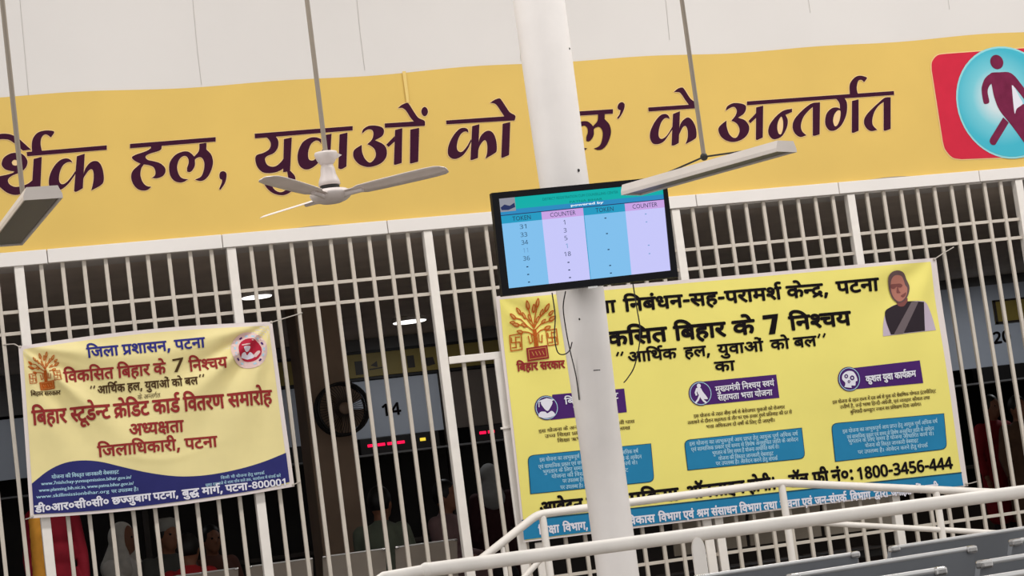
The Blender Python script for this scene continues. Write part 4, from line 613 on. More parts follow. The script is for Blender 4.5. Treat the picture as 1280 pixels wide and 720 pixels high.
CROPS = {'A': (0, 150, 7.2), 'B': (140, 150, 7.2), 'C': (300, 120, 5.5385), 'D': (430, 110, 6.545), 'E': (545, 110, 6.545), 'F': (720, 90, 6.545), 'G': (885, 85, 6.545), 'H': (1000, 85, 6.545), 'L': (1150, 40, 4.0)}
HEAD = [
 # syllables of the headline, stroke by stroke
 ('A', '-70,190 -40,150 0,128 60,126 110,138 165,168 225,220 278,268c 205,278c 150,228 90,186 50,176 0,177 -30,195 -50,215c'),
 ('A', '-95,310c -38,302c -42,640c -92,655c'),
 ('A', '288,292c 285,215 300,160 340,115 400,97 455,97 485,105 482,125 455,160c 440,145 415,132 390,140 370,170 365,220 378,290c'),
 ('A', '238,290c 960,230c 960,270c 245,328c'),
 ('A', '15,385 35,340 90,305 150,297 205,312 243,360 243,405 215,450 165,480 115,500 85,520 70,545 85,580 130,603 190,597 250,575 290,545c 302,352c 375,333c 362,640c 300,645 220,660 140,677 70,660 20,625 -15,590 -30,550 -12,508c 50,497 110,480 132,464c 90,460 45,445 18,415', '105,385 118,365 138,360 155,372 162,395 145,412 118,408'),
 ('A', '652,387c 635,362 600,347 550,358 500,400 460,465 440,530 440,585 462,622 505,637 560,622 615,575 660,515 682,480c 677,460c 640,515 600,560 565,580 540,568 530,530 540,465 565,412 600,385 630,380'),
 ('A', '690,328c 762,305c 745,615c 688,647 665,642c'),
 ('A', '746,520c 762,450 795,400 835,373 880,376 912,415 930,480 932,550 905,590 820,637c 838,560 842,490 830,448 805,450 775,485 748,530c'),
 ('B', '160,217c 932,155c 932,195c 160,257c'),
 ('B', '350,235c 447,230c 440,268 400,287 340,305 300,330 320,360 370,372 430,390 475,430 478,475 450,510 400,527 357,522c 385,500 388,460 370,425 330,408 285,402c 262,440 255,500 275,560 310,595 352,603c 320,630 275,637 225,620 185,570 170,510 185,460 220,425 255,395c 205,370 177,340 210,315 270,295 320,275 348,255c'),
 ('B', '785,215c 850,205c 848,265c 890,310 908,370 900,430 870,500 830,540 790,550 745,538c 800,510 825,450 830,390 815,350 790,335 760,345 745,360c 745,410 725,450 700,470 675,465c 675,430 688,390 685,350 660,325 625,335 598,370 585,430 600,490 630,525 685,535c 640,560 600,563 555,545 522,500 512,430 525,370 570,315 630,287 680,285 715,305 738,330c 775,290 785,260c'),
 ('B', '965,500 975,470 1000,462 1025,475 1030,510 1015,570 975,630c 963,622c 985,570 990,540c 972,530'),
 ('C', '100,262c 778,210c 778,240c 102,295c'),
 ('C', '178,285c 245,280c 263,310 262,355 235,395 185,418 172,440 185,475 215,490 250,485 285,455 305,425c 305,500c 260,525 205,535 155,528 118,490 105,440 115,410 160,395 200,370 212,335 200,305'),
 ('C', '302,300c 357,288c 345,525c 297,528c'),
 ('C', '160,602c 210,570c 215,615 245,655 285,667 320,645 335,600 325,525c 348,520c 380,560 378,610 360,655 320,682 280,688 230,675 190,645'),
 ('C', '560,335c 545,315 520,312 490,335 472,380 470,420 480,445 510,445 540,410 575,365c 575,415c 535,470 490,503 450,510 415,490 398,450 400,390 430,325 480,292 525,288 560,300c'),
 ('C', '588,272c 632,263c 618,505c 568,510c'),
 ('C', '687,268c 742,255c 735,490c 700,508 678,503c'),
 ('D', '330,292c 570,276c 660,280c 657,312c 332,328c'),
 ('D', '437,168c 470,140 510,125 530,135 565,190 605,245 655,270 660,308c 560,312c 572,278c 545,250 510,195 490,175 470,165'),
 ('D', '657,157 675,168 684,195 675,222 657,233 639,222 630,195 639,168'),
 ('D', '142,378c 155,340 200,312 260,310 310,325 325,355 310,395 252,430c 315,460 345,500 345,560 310,610 250,640 185,648 120,625 80,580 72,540 85,505 142,467c 145,520 165,575 200,610 225,605 250,575 258,540 245,500 215,475 187,462c 225,425 238,380 230,350 205,340 175,350'),
 ('D', '415,345c 475,330c 470,615c 420,630 405,628c'),
 ('D', '343,465c 412,395c 412,440c 362,485c'),
 ('D', '540,342c 613,328c 605,605c 545,620 536,615c'),
 ('E', '80,268c 550,235c 640,235c 640,268c 82,300c'),
 ('E', '438,125c 475,100 515,87 535,105 565,150 600,200 645,228 643,262c 540,270c 553,232c 525,190 495,145 470,128'),
 ('E', '262,368c 255,340 225,328 185,340 140,390 108,450 93,510 100,555 130,580 170,580 220,550 260,495 285,440c 283,420c 250,480 215,520 190,525 170,505 168,465 185,405 210,370 240,358'),
 ('E', '292,315c 352,298c 340,575c 290,592 278,588c'),
 ('E', '343,455c 360,400 395,362 435,352 470,380 490,440 493,515 470,540 400,582c 415,530 415,465 400,430 380,440 355,475 343,510c'),
 ('E', '542,295c 605,280c 595,550c 545,572 530,572c'),
 ('F', '-335,346c 300,305c 300,342c -335,381c'),
 ('F', '338,285 350,258 375,248 395,265 392,300 370,350 345,385c 333,378c 355,345 362,315c 342,305'),
 ('F', '588,292c 910,270c 990,266c 995,298c 590,325c'),
 ('F', '798,165c 830,138 865,128 885,145 930,215 960,240 995,262 997,296c 905,300c 920,270c 890,230 860,185 840,168'),
 ('F', '765,385c 750,355 720,345 680,362 635,420 605,490 603,545 625,585 665,592 715,570 760,510 787,470c 785,450c 745,515 710,545 685,545 672,515 680,455 700,405 730,378'),
 ('F', '790,345c 848,322c 838,582c 800,602 778,602c'),
 ('F', '836,510c 850,430 880,390 915,373 950,400 978,460 982,530 960,555 893,592c 910,540 910,480 895,445 870,455 840,515c'),
 ('G', '315,275c 1517,190c 1520,222c 315,307c'),
 ('G', '140,352c 155,315 200,290 255,290 300,305 308,335 290,375 243,408c 300,430 333,480 325,535 285,580 220,605 160,600 105,565 82,510 95,475 148,430c 150,480 170,540 205,572 235,565 255,520 248,480 225,450 188,432c 222,390 232,350 215,322 185,325'),
 ('G', '328,435c 390,370c 390,410c 342,455c'),
 ('G', '390,325c 448,310c 445,570c 400,590 388,585c'),
 ('G', '683,335c 683,362c 630,385c 648,430 640,490 605,555 560,582 520,580 493,545 490,500 510,450 560,390 615,350', '595,400 570,440 562,490 572,535 592,545 608,500 610,440'),
 ('G', '911,283c 850,290 800,320 740,375 698,430 687,490 708,540 750,567 800,553c 765,520 755,470 775,405 815,355 855,318c'),
 ('G', '851,300c 911,283c 908,545c 868,557 851,555c'),
 ('H', '402,225c 400,150 415,110 450,75 490,65 540,78 540,92 520,118c 500,100 475,105 462,140 460,180 472,225c'),
 ('H', '275,245c 355,240c 378,285 380,345 365,410 330,475 280,513 235,513 205,475 200,425 215,370 255,332 295,325 322,335c 318,295 300,265', '300,352 275,385 265,435 278,478 300,470 320,425 327,375 322,350'),
 ('H', '420,272c 475,258c 475,515c 435,532 418,530c'),
 ('H', '738,240c 690,245 640,285 570,350 530,400 518,445 535,490 575,518 628,508c 592,470 588,420 605,360 640,310 682,278c'),
 ('H', '680,270c 738,240c 738,500c 695,515 680,512c'),
]
pr = Print(HY, hdisp)
def head_px(crop, s, dx=0, dy=0):
    ox, oy, k = CROPS[crop]
    r = []
    for p in parse(s):
        q = (p[0] / k + ox + dx, p[1] / k + oy + dy)
        r.append(q + (1,) if len(p) > 2 else q)
    return r
def grow(poly, d):
    n = len(poly); area = sum(poly[i][0] * poly[(i + 1) % n][1] - poly[(i + 1) % n][0] * poly[i][1] for i in range(n))
    sg = 1 if area > 0 else -1
    out = []
    for i in range(n):
        a, b, c = poly[i - 1], poly[i], poly[(i + 1) % n]
        n1 = Vector((b[1] - a[1], a[0] - b[0])); n2 = Vector((c[1] - b[1], b[0] - c[0]))
        if n1.length: n1.normalize()
        if n2.length: n2.normalize()
        m_ = n1 + n2
        if m_.length < 1e-4: m_ = n1
        m_.normalize()
        out.append((b[0] + sg * d * m_.x, b[1] + sg * d * m_.y))
    return out
for row in HEAD:
    crop, outer = row[0], row[1]
    hole = [smooth_outline(head_px(crop, h)) for h in row[2:]]
    o_ = smooth_outline(head_px(crop, outer))
    pr.px_poly(grow(o_, 0.9), M['cream'], 1)
    pr.px_poly(o_, M['maroon'], 2, holes=hole)
# the word partly behind the column: its second letter repeats the earlier one, its first is a loop
def remap(crop, s, f):
    return [f(p[0] / CROPS[crop][2] + CROPS[crop][0], p[1] / CROPS[crop][2] + CROPS[crop][1]) + ((1,) if len(p) > 2 else ()) for p in parse(s)]
la = remap('B', HEAD[10][1], lambda x, y: (763.4 + (x - 266.1) * 0.95, 143.6 + (y - 181.2) * 0.975))
pr.px_poly(smooth_outline(la), M['maroon'], 2)
for k in (16, 17):
    ba = remap('C', HEAD[k][1], lambda x, y: (670.4 + (x - 371.9), 178.6 + (y - 201.0)))
    pr.px_poly(smooth_outline(ba), M['maroon'], 2)
pr.stroke([(678, 165), (690, 180)], 4, M['maroon'], 2)
# the letters that open the line, left of the frame
for k in (22, 23, 24):
    aa = remap('D', HEAD[k][1], lambda x, y: (x - 545, y + 41.0))
    pr.px_poly(smooth_outline(aa), M['maroon'], 2)
pr.build('lettering', ban)

pr = Print(HY, hdisp)
L = lambda x, y: (1150 + x / 4.0, 40 + y / 4.0)
def lp(s): return [L(p[0], p[1]) + ((1,) if len(p) > 2 else ()) for p in parse(s)]
red = '56,190c 58,150 85,118 130,110c 740,66c 790,75 812,110c 860,560c 850,600 815,612c 205,637c 160,628 125,590 112,550c'
pr.px_poly(grow(smooth_outline(lp(red)), 1.2), M['cream'], 1, 0.12)
pr.px_poly(smooth_outline(lp(red)), M['logo_red'], 2, 0.12)
cc = at(*L(432, 353), HY); RR = 0.412
def circ(r, m, layer, sx=0.985):
    n = 48
    vs, fs = fill(None, [[(cc.x + r * sx * math.cos(2 * math.pi * i / n), cc.z + r * math.sin(2 * math.pi * i / n)) for i in range(n)]])
    pr.put(vs, fs, m, layer, 0.12)
# printed radial blend of the roundel
gm = bpy.data.materials.new('cyan_roundel_print'); gm.use_nodes = True
nt = gm.node_tree; pb = nt.nodes['Principled BSDF']; pb.inputs['Roughness'].default_value = 0.55
tc = nt.nodes.new('ShaderNodeTexCoord'); mp = nt.nodes.new('ShaderNodeMapping'); gr = nt.nodes.new('ShaderNodeTexGradient'); gr.gradient_type = 'SPHERICAL'
rp = nt.nodes.new('ShaderNodeValToRGB')
nt.links.new(tc.outputs['Object'], mp.inputs['Vector']); nt.links.new(mp.outputs['Vector'], gr.inputs['Vector']); nt.links.new(gr.outputs['Fac'], rp.inputs['Fac']); nt.links.new(rp.outputs['Color'], pb.inputs['Base Color'])
cg = at(*L(395, 330), HY)
s_ = 1 / 0.40
mp.inputs['Location'].default_value = (-(cg.x - 4.6) * s_, 0, -(cg.z - 3.16) * s_)
mp.inputs['Scale'].default_value = (s_, s_, s_)
rp.color_ramp.elements[0].position = 0.12; rp.color_ramp.elements[0].color = lin((52, 178, 200))
rp.color_ramp.elements[1].position = 0.75; rp.color_ramp.elements[1].color = lin((206, 222, 226))
e = rp.color_ramp.elements.new(0.45); e.color = lin((112, 198, 212))
circ(RR, M['logo_rim'], 3); circ(RR - 0.014, gm, 4)
F_ = M['logo_fig']
pr.disc(*L(380, 152), 9.2, F_, 5)
pr.px_poly(smooth_outline(lp('345,212 395,203 448,206 470,250 466,330 478,405 520,470 600,590 570,640 520,560 455,470 395,395 368,330 355,270')), F_, 5)
pr.px_poly(smooth_outline(lp('352,212 322,232 306,270 304,300 312,350 320,362 338,358 342,345 334,300 345,268 375,240')), F_, 5)
pr.px_poly(smooth_outline(lp('440,206 470,222 520,285 570,345 548,372 500,315 455,255')), F_, 5)
pr.px_poly(smooth_outline(lp('470,385 515,362 560,340 620,360 655,440 640,500 560,530 510,500')), F_, 5)
pr.px_poly(smooth_outline(lp('412,428c 440,455c 385,545 370,566 350,562 345,540 365,505')), F_, 5)
pr.px_poly(smooth_outline(lp('455,268c 466,275 495,330 510,360 480,385 470,410 462,350')), M['white_print'], 5)
pr.build('logo', ban)
# pale tape strip hanging over the headline
mb = MB(); a = at(505, 89, 13.478); b = at(510, 128, 13.478)
mb.add([a + Vector((-.012, 0, 0)), a + Vector((.012, 0, 0)), b + Vector((.01, 0, 0)), b + Vector((-.01, 0, 0))], [[0, 1, 2, 3]])
obj('tape_strip', mb, mat('faded_tape', (232, 200, 118), 0.5), ban)

# ------------------------------------------------------------------ steel grille
POST = [-0.215, 1.11, 2.435, 3.733, 5.48, 6.795, 8.123, 9.45]
NB = [9, 9, 9, 12, 9, 9, 9]
GLAB = ['white steel grille bay at the far left edge, left of the small banner',
        'white steel grille bay behind the small pale yellow banner',
        'open white steel grille bay between the two banners, counter 14 behind it',
        'white steel grille bay behind the television and the column',
        'white steel grille bay behind the middle of the large lemon banner',
        'white steel grille bay at the right with the large banner ending on it',
        'white steel grille bay at the far right edge']
for i in range(7):
    x0, x1 = POST[i], POST[i + 1]
    g = thing('steel_grille', GLAB[i], 'grille', ((x0 + x1) / 2, 13.5, 0.17), 0, 'grille bays under the lintel')
    mb = MB(); mb.box((x0 - 0.029, 13.47, 0.17), (x0 + 0.029, 13.53, 3.08), 0.003); obj('post', mb, M['white_paint'], g)
    if i == 6:
        mb = MB(); mb.box((x1 - 0.029, 13.47, 0.17), (x1 + 0.029, 13.53, 3.08), 0.003); obj('post', mb, M['white_paint'], g)
    for k in range(NB[i]):
        x = x0 + (x1 - x0) * (k + 1) / (NB[i] + 1) + (0.004 if i == 1 else 0)
        x += random.uniform(-0.003, 0.003)
        mb = MB(); mb.box((x - 0.0125, 13.4875, 0.2), (x + 0.0125, 13.5125, 3.085), 0.004)
        obj('bar', mb, M['bar'], g)
    for z in (2.80, 2.667, 0.745, 0.24):
        mb = MB(); mb.box((x0 + 0.029, 13.492, z - 0.011), (x1 - 0.029, 13.512, z + 0.011), 0.002); obj('rail', mb, M['bar'], g)
g = thing('grille_gate', 'white steel gate frame set into the grille behind the column', 'gate', (4.75, 13.475, 0.17))
mb = MB(); mb.box((3.765, 13.463, 2.195), (5.43, 13.487, 2.243), 0.004); obj('top_rail', mb, M['white_paint'], g)
mb = MB(); mb.box((4.07, 13.463, 0.17), (4.128, 13.487, 2.2), 0.008); obj('post', mb, M['white_paint'], g)
mb = MB(); mb.box((5.36, 13.463, 0.17), (5.425, 13.487, 2.2), 0.008); obj('post', mb, M['white_paint'], g)
mb = MB(); mb.box((4.185, 13.463, 0.17), (4.285, 13.487, 0.98), 0.006); obj('lock_plate', mb, M['white_paint'], g)
mb = MB(); mb.box((4.05, 13.452, 1.735), (4.15, 13.464, 1.748), 0.002); obj('hasp', mb, M['white_paint'], g)

# ------------------------------------------------------------------ hanging vinyl banners
def sheet_grid(quad, nx, ny, Y, disp, bow=0.0, sag=0.0):
    """quad of wall points TL TR BR BL -> grid verts, faces"""
    vs = []; fs = []
    for i in range(nx + 1):
        for j in range(ny + 1):
            s, t = i / nx, j / ny
            p = (quad[0] * (1 - s) + quad[1] * s) * (1 - t) + (quad[3] * (1 - s) + quad[2] * s) * t
            p.z += math.sin(math.pi * s) * (bow * (1 - t) - sag * t)
            vs.append((p.x, Y + disp(p.x, p.z), p.z))
    for i in range(nx):
        for j in range(ny):
            a = i * (ny + 1) + j
            fs.append([a, a + 1, a + ny + 2, a + ny + 1])
    return vs, fs

# --- small banner
LY = 13.425
LQ = [at(23, 433, LY), at(340, 402, LY), at(368, 608, LY), at(38, 648, LY)]
lx0, lx1, lz0, lz1 = LQ[0].x, LQ[1].x, LQ[3].z, LQ[0].z
def ldisp(x, z):
    u = (x - lx0) / (lx1 - lx0); v = (lz1 - z) / (lz1 - lz0)
    d = 0.0
    # folds pulled from the two top corners
    for cx, ridges in ((0.0, ((12, 7, .8), (33, 6, -.6), (47, 5, 1.1), (62, 6, -.9), (76, 6, .5))), (1.0, ((10, 6, .7), (24, 5, -.8), (36, 5, 1.0), (50, 6, -.9), (66, 7, .9), (80, 5, -.5)))):
        dx = abs(u - cx) * 1.5; r = math.hypot(dx, v) + 1e-4
        a = math.degrees(math.atan2(v, dx))
        env = 0.034 * min(1, r / 0.3) * math.exp(-max(0, r - 0.3) / 0.38)
        for a0, w_, k_ in ridges: d += env * k_ * math.exp(-((a - a0) / w_) ** 2)
    d += 0.013 * math.sin(u * 9 + v * 5.0) * v * (1 - 0.6 * v)
    d += 0.006 * math.exp(-((v - 0.12) / 0.05) ** 2) * math.sin(u * 3.14)
    d += 0.004 * math.exp(-((v - 0.70 + 0.05 * math.sin(u * 9)) / 0.022) ** 2) * math.exp(-((u - 0.5) / 0.22) ** 2)
    return max(-0.09, min(0.034, -d * min(1, (1 - v) * 6 + 0.15)))
B1 = thing('small_banner', 'small pale yellow banner with blue wave foot tied across the left grille', 'banner', (1.85, LY, 1.53))
mb = MB(); v_, f_ = sheet_grid(LQ, 110, 74, LY, ldisp, 0.027, 0.029); mb.add(v_, f_, None, True)
o = obj('sheet', mb, M['border'], B1)
GQ = [at(28.5, 436.8, LY), at(336, 407.3, LY), at(361.5, 604.5, LY), at(42.5, 643.3, LY)]
mb = MB(); v_, f_ = sheet_grid(GQ, 120, 80, LY - 0.0017, ldisp, 0.026, 0.029); mb.add(v_, f_, None, True)
obj('printed_ground', mb, M['pale_lemon'], B1)
pr = Print(LY, ldisp)
wave = [(39.8, 604.5, 1), (60, 588.5), (80, 579), (102, 575.5), (125, 577), (150, 583), (180, 590), (210, 594.5), (235, 595.5), (265, 593), (300, 586), (330, 577), (357.3, 566, 1), (361.8, 602.5, 1), (320, 612.6), (250, 623.2), (200, 630), (150, 635.6), (95, 640.2), (42.3, 642.8, 1)]
pr.px_poly(smooth_outline(wave), M['indigo'], 2, 0.04)
pr.build('blue_wave', B1)
pr = Print(LY, ldisp)
T = pr.text
T("जिला प्रशासन, पटना", (107.5, 435.5), (254.5, 422.3), 12, M['blue_print'], 3, 0.027)
T("विकसित बिहार के", (79.5, 465), (206, 453.8), 13, M['red_print'], 3, 0.027)
T("निश्चय", (235.5, 451), (282, 446.6), 13, M['red_print'], 3, 0.027)
pr.px_poly([(214.8, 449.5), (228.6, 446.8), (228.3, 449.2), (221.8, 465), (217.8, 465.3), (224.3, 450.2), (215.2, 451.8)], M['brown_print'], 3)
T("आर्थिक हल, युवाओं को बल", (121.5, 483), (246, 471.3), 9, M['brown_print'], 3, 0.026)
for (x, y) in ((113.5, 482.5), (117.5, 482.2), (249, 468.5), (253, 468.2)): pr.stroke([(x + .8, y), (x, y + 3)], 1.6, M['brown_print'], 3)
T("के अन्तर्गत", (172, 494.2), (200, 491.4), 5, M['brown_print'], 3, 0.0)
T("बिहार स्टूडेन्ट क्रेडिट कार्ड वितरण समारोह", (39.5, 514.3), (339, 487.6), 16.5, M['red_print'], 3, 0.027)
T("अध्यक्षता", (160.5, 531), (228.5, 525.5), 13.5, M['red_print'], 3, 0.027)
T("जिलाधिकारी, पटना", (121.8, 558), (270.5, 545.2), 12.8, M['red_print'], 3, 0.027)
T("डी०आर०सी०सी०", (43.3, 632.6), (136, 622.6), 8, M['white_print'], 3, 0.038)
T("छज्जुबाग", (139.7, 622.3), (188, 617), 8, M['white_print'], 3, 0.038)
T("पटना,", (191, 616.8), (222.5, 613.2), 8, M['white_print'], 3, 0.038)
T("बुद्ध मार्ग,", (227, 612.8), (278, 607.2), 8, M['white_print'], 3, 0.038)
T("पटना", (281.5, 606.8), (308.5, 603.8), 8, M['white_print'], 3, 0.038)
T("-800001", (309.5, 603.4), (358.5, 598), 7.6, M['white_print'], 3, 0.038, cap=0.714)
T("योजना की विस्तृत जानकारी वेबसाइट", (64.3, 594.4), (148.3, 587.8), 4, M['pale_blue_print'], 3, 0.02)
T("www.7nishchay-yuvaupmission.bihar.gov.in/", (51.3, 602.5), (163.8, 594.2), 4, M['pale_blue_print'], 3, 0.022, lat=True)
T("www.planning.bih.nic.in, www.patna.bihar.gov.in/", (48.5, 610.8), (166.7, 601.8), 4, M['pale_blue_print'], 3, 0.022, lat=True)
T("www.skillmissionbihar.org", (45.2, 619), (136, 611.8), 4, M['pale_blue_print'], 3, 0.022, lat=True)
T("पर उपलब्ध है।", (139, 612.4), (172.8, 609.5), 3.8, M['pale_blue_print'], 3, 0.02)
T("किसी भी योजना हेतु सम्पर्क", (275.6, 596), (330.3, 589.7), 3, M['pale_blue_print'], 3, 0.012)
T("सुबह दस बजे से शाम पाँच बजे तक, कार्यालय में संपर्क करें", (256.5, 605), (350.5, 593), 3, M['pale_blue_print'], 3, 0.012)
pr.build('lettering', B1)

def emblem(pr, f, k, bm, fm, base=None):
    """the state's tree emblem: f maps its own units (x -50..50, y 0 top .. 100) to pixels"""
    def S(pts, w, m=bm, l=4): pr.stroke([f(*p) for p in pts], w * k, m, l)
    def leaf(x, y, a, s=1.0):
        pts = []
        for i in range(10):
            t = 2 * math.pi * i / 10
            u = math.cos(t) * 7.5 * s; v = math.sin(t) * 3.6 * s * (1 - 0.3 * math.cos(t))
            pts.append(f(x + u * math.cos(a) - v * math.sin(a), y - u * math.sin(a) - v * math.cos(a)))
        pr.px_poly(pts, bm, 4)
        pts2 = [(x + (p - x) * 1, 0) for p in ()]
        q = []
        for i in range(10):
            t = 2 * math.pi * i / 10
            u = math.cos(t) * 4.6 * s; v = math.sin(t) * 1.7 * s
            q.append(f(x + u * math.cos(a) - v * math.sin(a), y - u * math.sin(a) - v * math.cos(a)))
        pr.px_poly(q, fm, 5)
    for dx in (-3, 0, 3):
        S([(dx, 76), (dx * 1.1, 62), (dx * 0.9, 48)], 2.6)
    br = [((0, 52), (-14, 42), (-34, 38)), ((0, 50), (16, 40), (36, 36)), ((0, 46), (-12, 30), (-26, 20)), ((0, 46), (14, 30), (28, 20)),
          ((0, 46), (-4, 26), (-8, 12)), ((0, 46), (6, 26), (10, 12)), ((0, 58), (14, 50), (26, 48)), ((0, 58), (-14, 52), (-28, 50)), ((-14, 42), (-26, 30), (-40, 26))]
    for b in br: S(b, 2.2)
    for (x, y, a, s) in [(-38, 38, 2.9, 1), (-42, 24, 2.4, 1), (-28, 16, 2.2, 1), (-18, 24, 2.0, .9), (-9, 8, 1.8, 1.1), (3, 14, 1.5, 1), (11, 6, 1.3, 1.1), (19, 22, 1.1, .9), (30, 15, .9, 1.1), (40, 33, .4, 1.1), (38, 24, .6, .9), (29, 47, .3, 1), (-31, 50, 2.8, .9), (-6, 28, 2.0, .9), (10, 32, 1.0, .9), (-22, 40, 2.6, .8), (22, 36, .6, .8), (-44, 34, 3.0, .8)]:
        leaf(x, y, a, s)
    # bowl and cups beside the trunk
    for sx in (-1, 1): S([(sx * 8, 56), (sx * 7, 68), (sx * 13, 70), (sx * 15, 58)], 2)
    # base block with a lighter frame
    blk = [f(-21, 77), f(23, 75), f(24, 97), f(-20, 99)]
    pr.px_poly(blk, base or bm, 4)
    for i in range(4):
        a, b = [(-17, 80), (19, 78.5), (20, 94), (-16, 95.5)][i], [(-17, 80), (19, 78.5), (20, 94), (-16, 95.5)][(i + 1) % 4]
        S([a, b], 1.2, fm, 5)
    for x in (-10, -3, 4, 11): S([(x, 84), (x + 3, 90)], 1.4, fm, 5)
    # square fret marks to either side
    for cx, cy in ((-40, 66), (36, 63)):
        for i in range(4):
            q = [(-11, -12), (11, -13), (11, 12), (-11, 13)]
            S([(cx + q[i][0], cy + q[i][1]), (cx + q[(i + 1) % 4][0], cy + q[(i + 1) % 4][1])], 2)
        S([(cx, cy - 9), (cx, cy + 9)], 2); S([(cx - 8, cy), (cx + 8, cy)], 2)
        S([(cx, cy - 8), (cx + 8, cy - 8)], 2); S([(cx, cy + 8), (cx - 8, cy + 8)], 2); S([(cx + 8, cy), (cx + 8, cy + 8)], 2); S([(cx - 8, cy), (cx - 8, cy - 8)], 2)

pr = Print(LY, ldisp)
emblem(pr, lambda x, y: (56 + x * 0.40 + (y - 50) * 0.06, 441 + y * 0.47 - x * 0.035), 0.42, M['orange_brown'], M['tan_print'])
pr.text("बिहार सरकार", (38, 490.3), (75.2, 488), 5, M['brown_print'], 3, 0.038)
pr.build('tree_emblem', B1)
pr = Print(LY, ldisp)
pr.disc(311.2, 438, 22.2, M['rose'], 3, hole=0, sy=1.0)
pr.disc(311.8, 437.8, 14.3, M['crimson'], 4)
for k in range(15):
    a = 0.35 + k * 2 * math.pi / 15
    x, y = 311.2 + 18 * math.cos(a), 438 + 18 * math.sin(a)
    if 0.9 < a < 2.3 and k % 2: continue
    pr.stroke([(x - 1.3 * math.sin(a), y + 1.3 * math.cos(a)), (x + 1.3 * math.sin(a), y - 1.3 * math.cos(a))], 2.1, M['purple'] if k % 4 == 1 else M['pale_blue_print'], 4)
pr.px_poly([(301.5, 431), (312, 429.5), (312, 431), (301.7, 432.5)], M['rose'], 5)
pr.px_poly(smooth_outline([(303.8, 434), (312.2, 433), (311.6, 437.3), (309, 440), (306, 439)]), M['white_print'], 5)
pr.px_poly(smooth_outline([(301, 447.5, 1), (302, 442.5), (306, 440.5), (309.2, 444), (312.5, 440), (316, 442), (317, 447), (310, 449.3, 1)]), M['white_print'], 5)
pr.px_poly(smooth_outline([(315, 446.5, 1), (320, 440), (323.5, 438.5), (324.3, 441), (320, 446.5, 1)]), M['rose'], 5)
pr.build('round_seal', B1)

# --- large banner
RY = 13.425
RQ = [at(619.5, 370.5, RY), at(1170.5, 322, RY), at(1210.5, 607.5, RY), at(654.5, 678, RY)]
rx0, rx1, rz0, rz1 = RQ[0].x, RQ[1].x, RQ[3].z, RQ[0].z
def rdisp(x, z):
    u = (x - rx0) / (rx1 - rx0); v = (rz1 - z) / (rz1 - rz0)
    d = 0.007 * math.sin(u * 11 + v * 2) * (0.3 + v * 0.4) * (1 - v * 0.6)
    for cx in (0.0, 1.0):
        dx = abs(u - cx); r = math.hypot(dx * 2, v) + 1e-4; a = math.atan2(v, dx * 2)
        d += 0.014 * math.exp(-((r - 0.22) / 0.2) ** 2) * math.sin(a * 7.5 + 0.3) * min(1, r * 6)
    d += 0.004 * math.sin(u * 5 - v * 7)
    return -d
B2 = thing('large_banner', 'large lemon yellow banner with black Hindi text, purple tabs and blue boxes', 'banner', (5.75, RY, 0.98))
mb = MB(); v_, f_ = sheet_grid(RQ, 220, 120, RY, rdisp); mb.add(v_, f_, None, True)
obj('sheet', mb, M['border'], B2)
GQ = [at(624.5, 374.5, RY), at(1163.5, 327, RY), at(1203.5, 604.5, RY), at(656.5, 675.5, RY)]
mb = MB(); v_, f_ = sheet_grid(GQ, 230, 125, RY - 0.0017, rdisp); mb.add(v_, f_, None, True)
obj('printed_ground', mb, M['lemon'], B2)
pr = Print(RY, rdisp)
pr.px_poly([(652.2, 650.6), (1201.6, 590.8), (1204.2, 606.8), (655, 674.8)], M['teal_blue'], 2, 0.08)
pr.stroke([(652.2, 650.6), (1201.6, 590.8)], 1.6, M['blue_outline'], 3)
def rbox(pr, q, r, m, layer, which=(0, 2)):
    """quad with chosen corners rounded"""
    out = []
    for i in range(4):
        p = Vector(q[i]); a = Vector(q[i - 1]); b = Vector(q[(i + 1) % 4])
        if i in which:
            pa = p + (a - p).normalized() * r; pb_ = p + (b - p).normalized() * r
            for t in (0, .25, .5, .75, 1):
                w = pa * (1 - t) ** 2 + p * 2 * t * (1 - t) + pb_ * t * t
                out.append((w.x, w.y))
        else: out.append((p.x, p.y))
    pr.px_poly(out, m, layer, 0.08)
def inset(q, d):
    c = sum((Vector(p) for p in q), Vector((0, 0))) / 4
    return [tuple(Vector(p) + Vector((d if p[0] < c.x else -d, d if p[1] < c.y else -d))) for p in q]
BOX = [[(658.6, 569.5), (813.7, 554.2), (817.8, 602.5), (662.3, 618)], [(854.6, 550), (1002.3, 534.5), (1006.6, 573.5), (859, 588.3)], [(1038.6, 529.2), (1180, 516.6), (1184.2, 561.5), (1043.6, 577.5)]]
pr.build('blue_strip', B2)
for q in BOX:
    pr = Print(RY, rdisp)
    rbox(pr, q, 8, M['blue_outline'], 2); rbox(pr, inset(q, 0.9), 7.5, M['teal_blue'], 3)
    pr.build('blue_box', B2)
pr = Print(RY, rdisp)
PILL = [((682.7, 509.8), (690, 493.4), (780.3, 485.6), (783.6, 515.2), (688, 525)), ((875.3, 491.8), (877.5, 477), (969.9, 468.2), (974, 497.3), (872.5, 507)), ((1060.8, 474), (1061.5, 460.6), (1149.3, 450.5), (1153.8, 478.9), (1059.5, 487.4))]
for c, a, b, d, e in PILL:
    pr = Print(RY, rdisp)
    pr.px_poly([a, b, d, e], M['purple'], 2, 0.08)
    pr.disc(c[0], c[1], 15, M['purple'], 3)
    pr.disc(c[0] + .3, c[1], 14, M['pale_blue_print'], 4, hole=13.2)
    pr.build('purple_tab', B2)
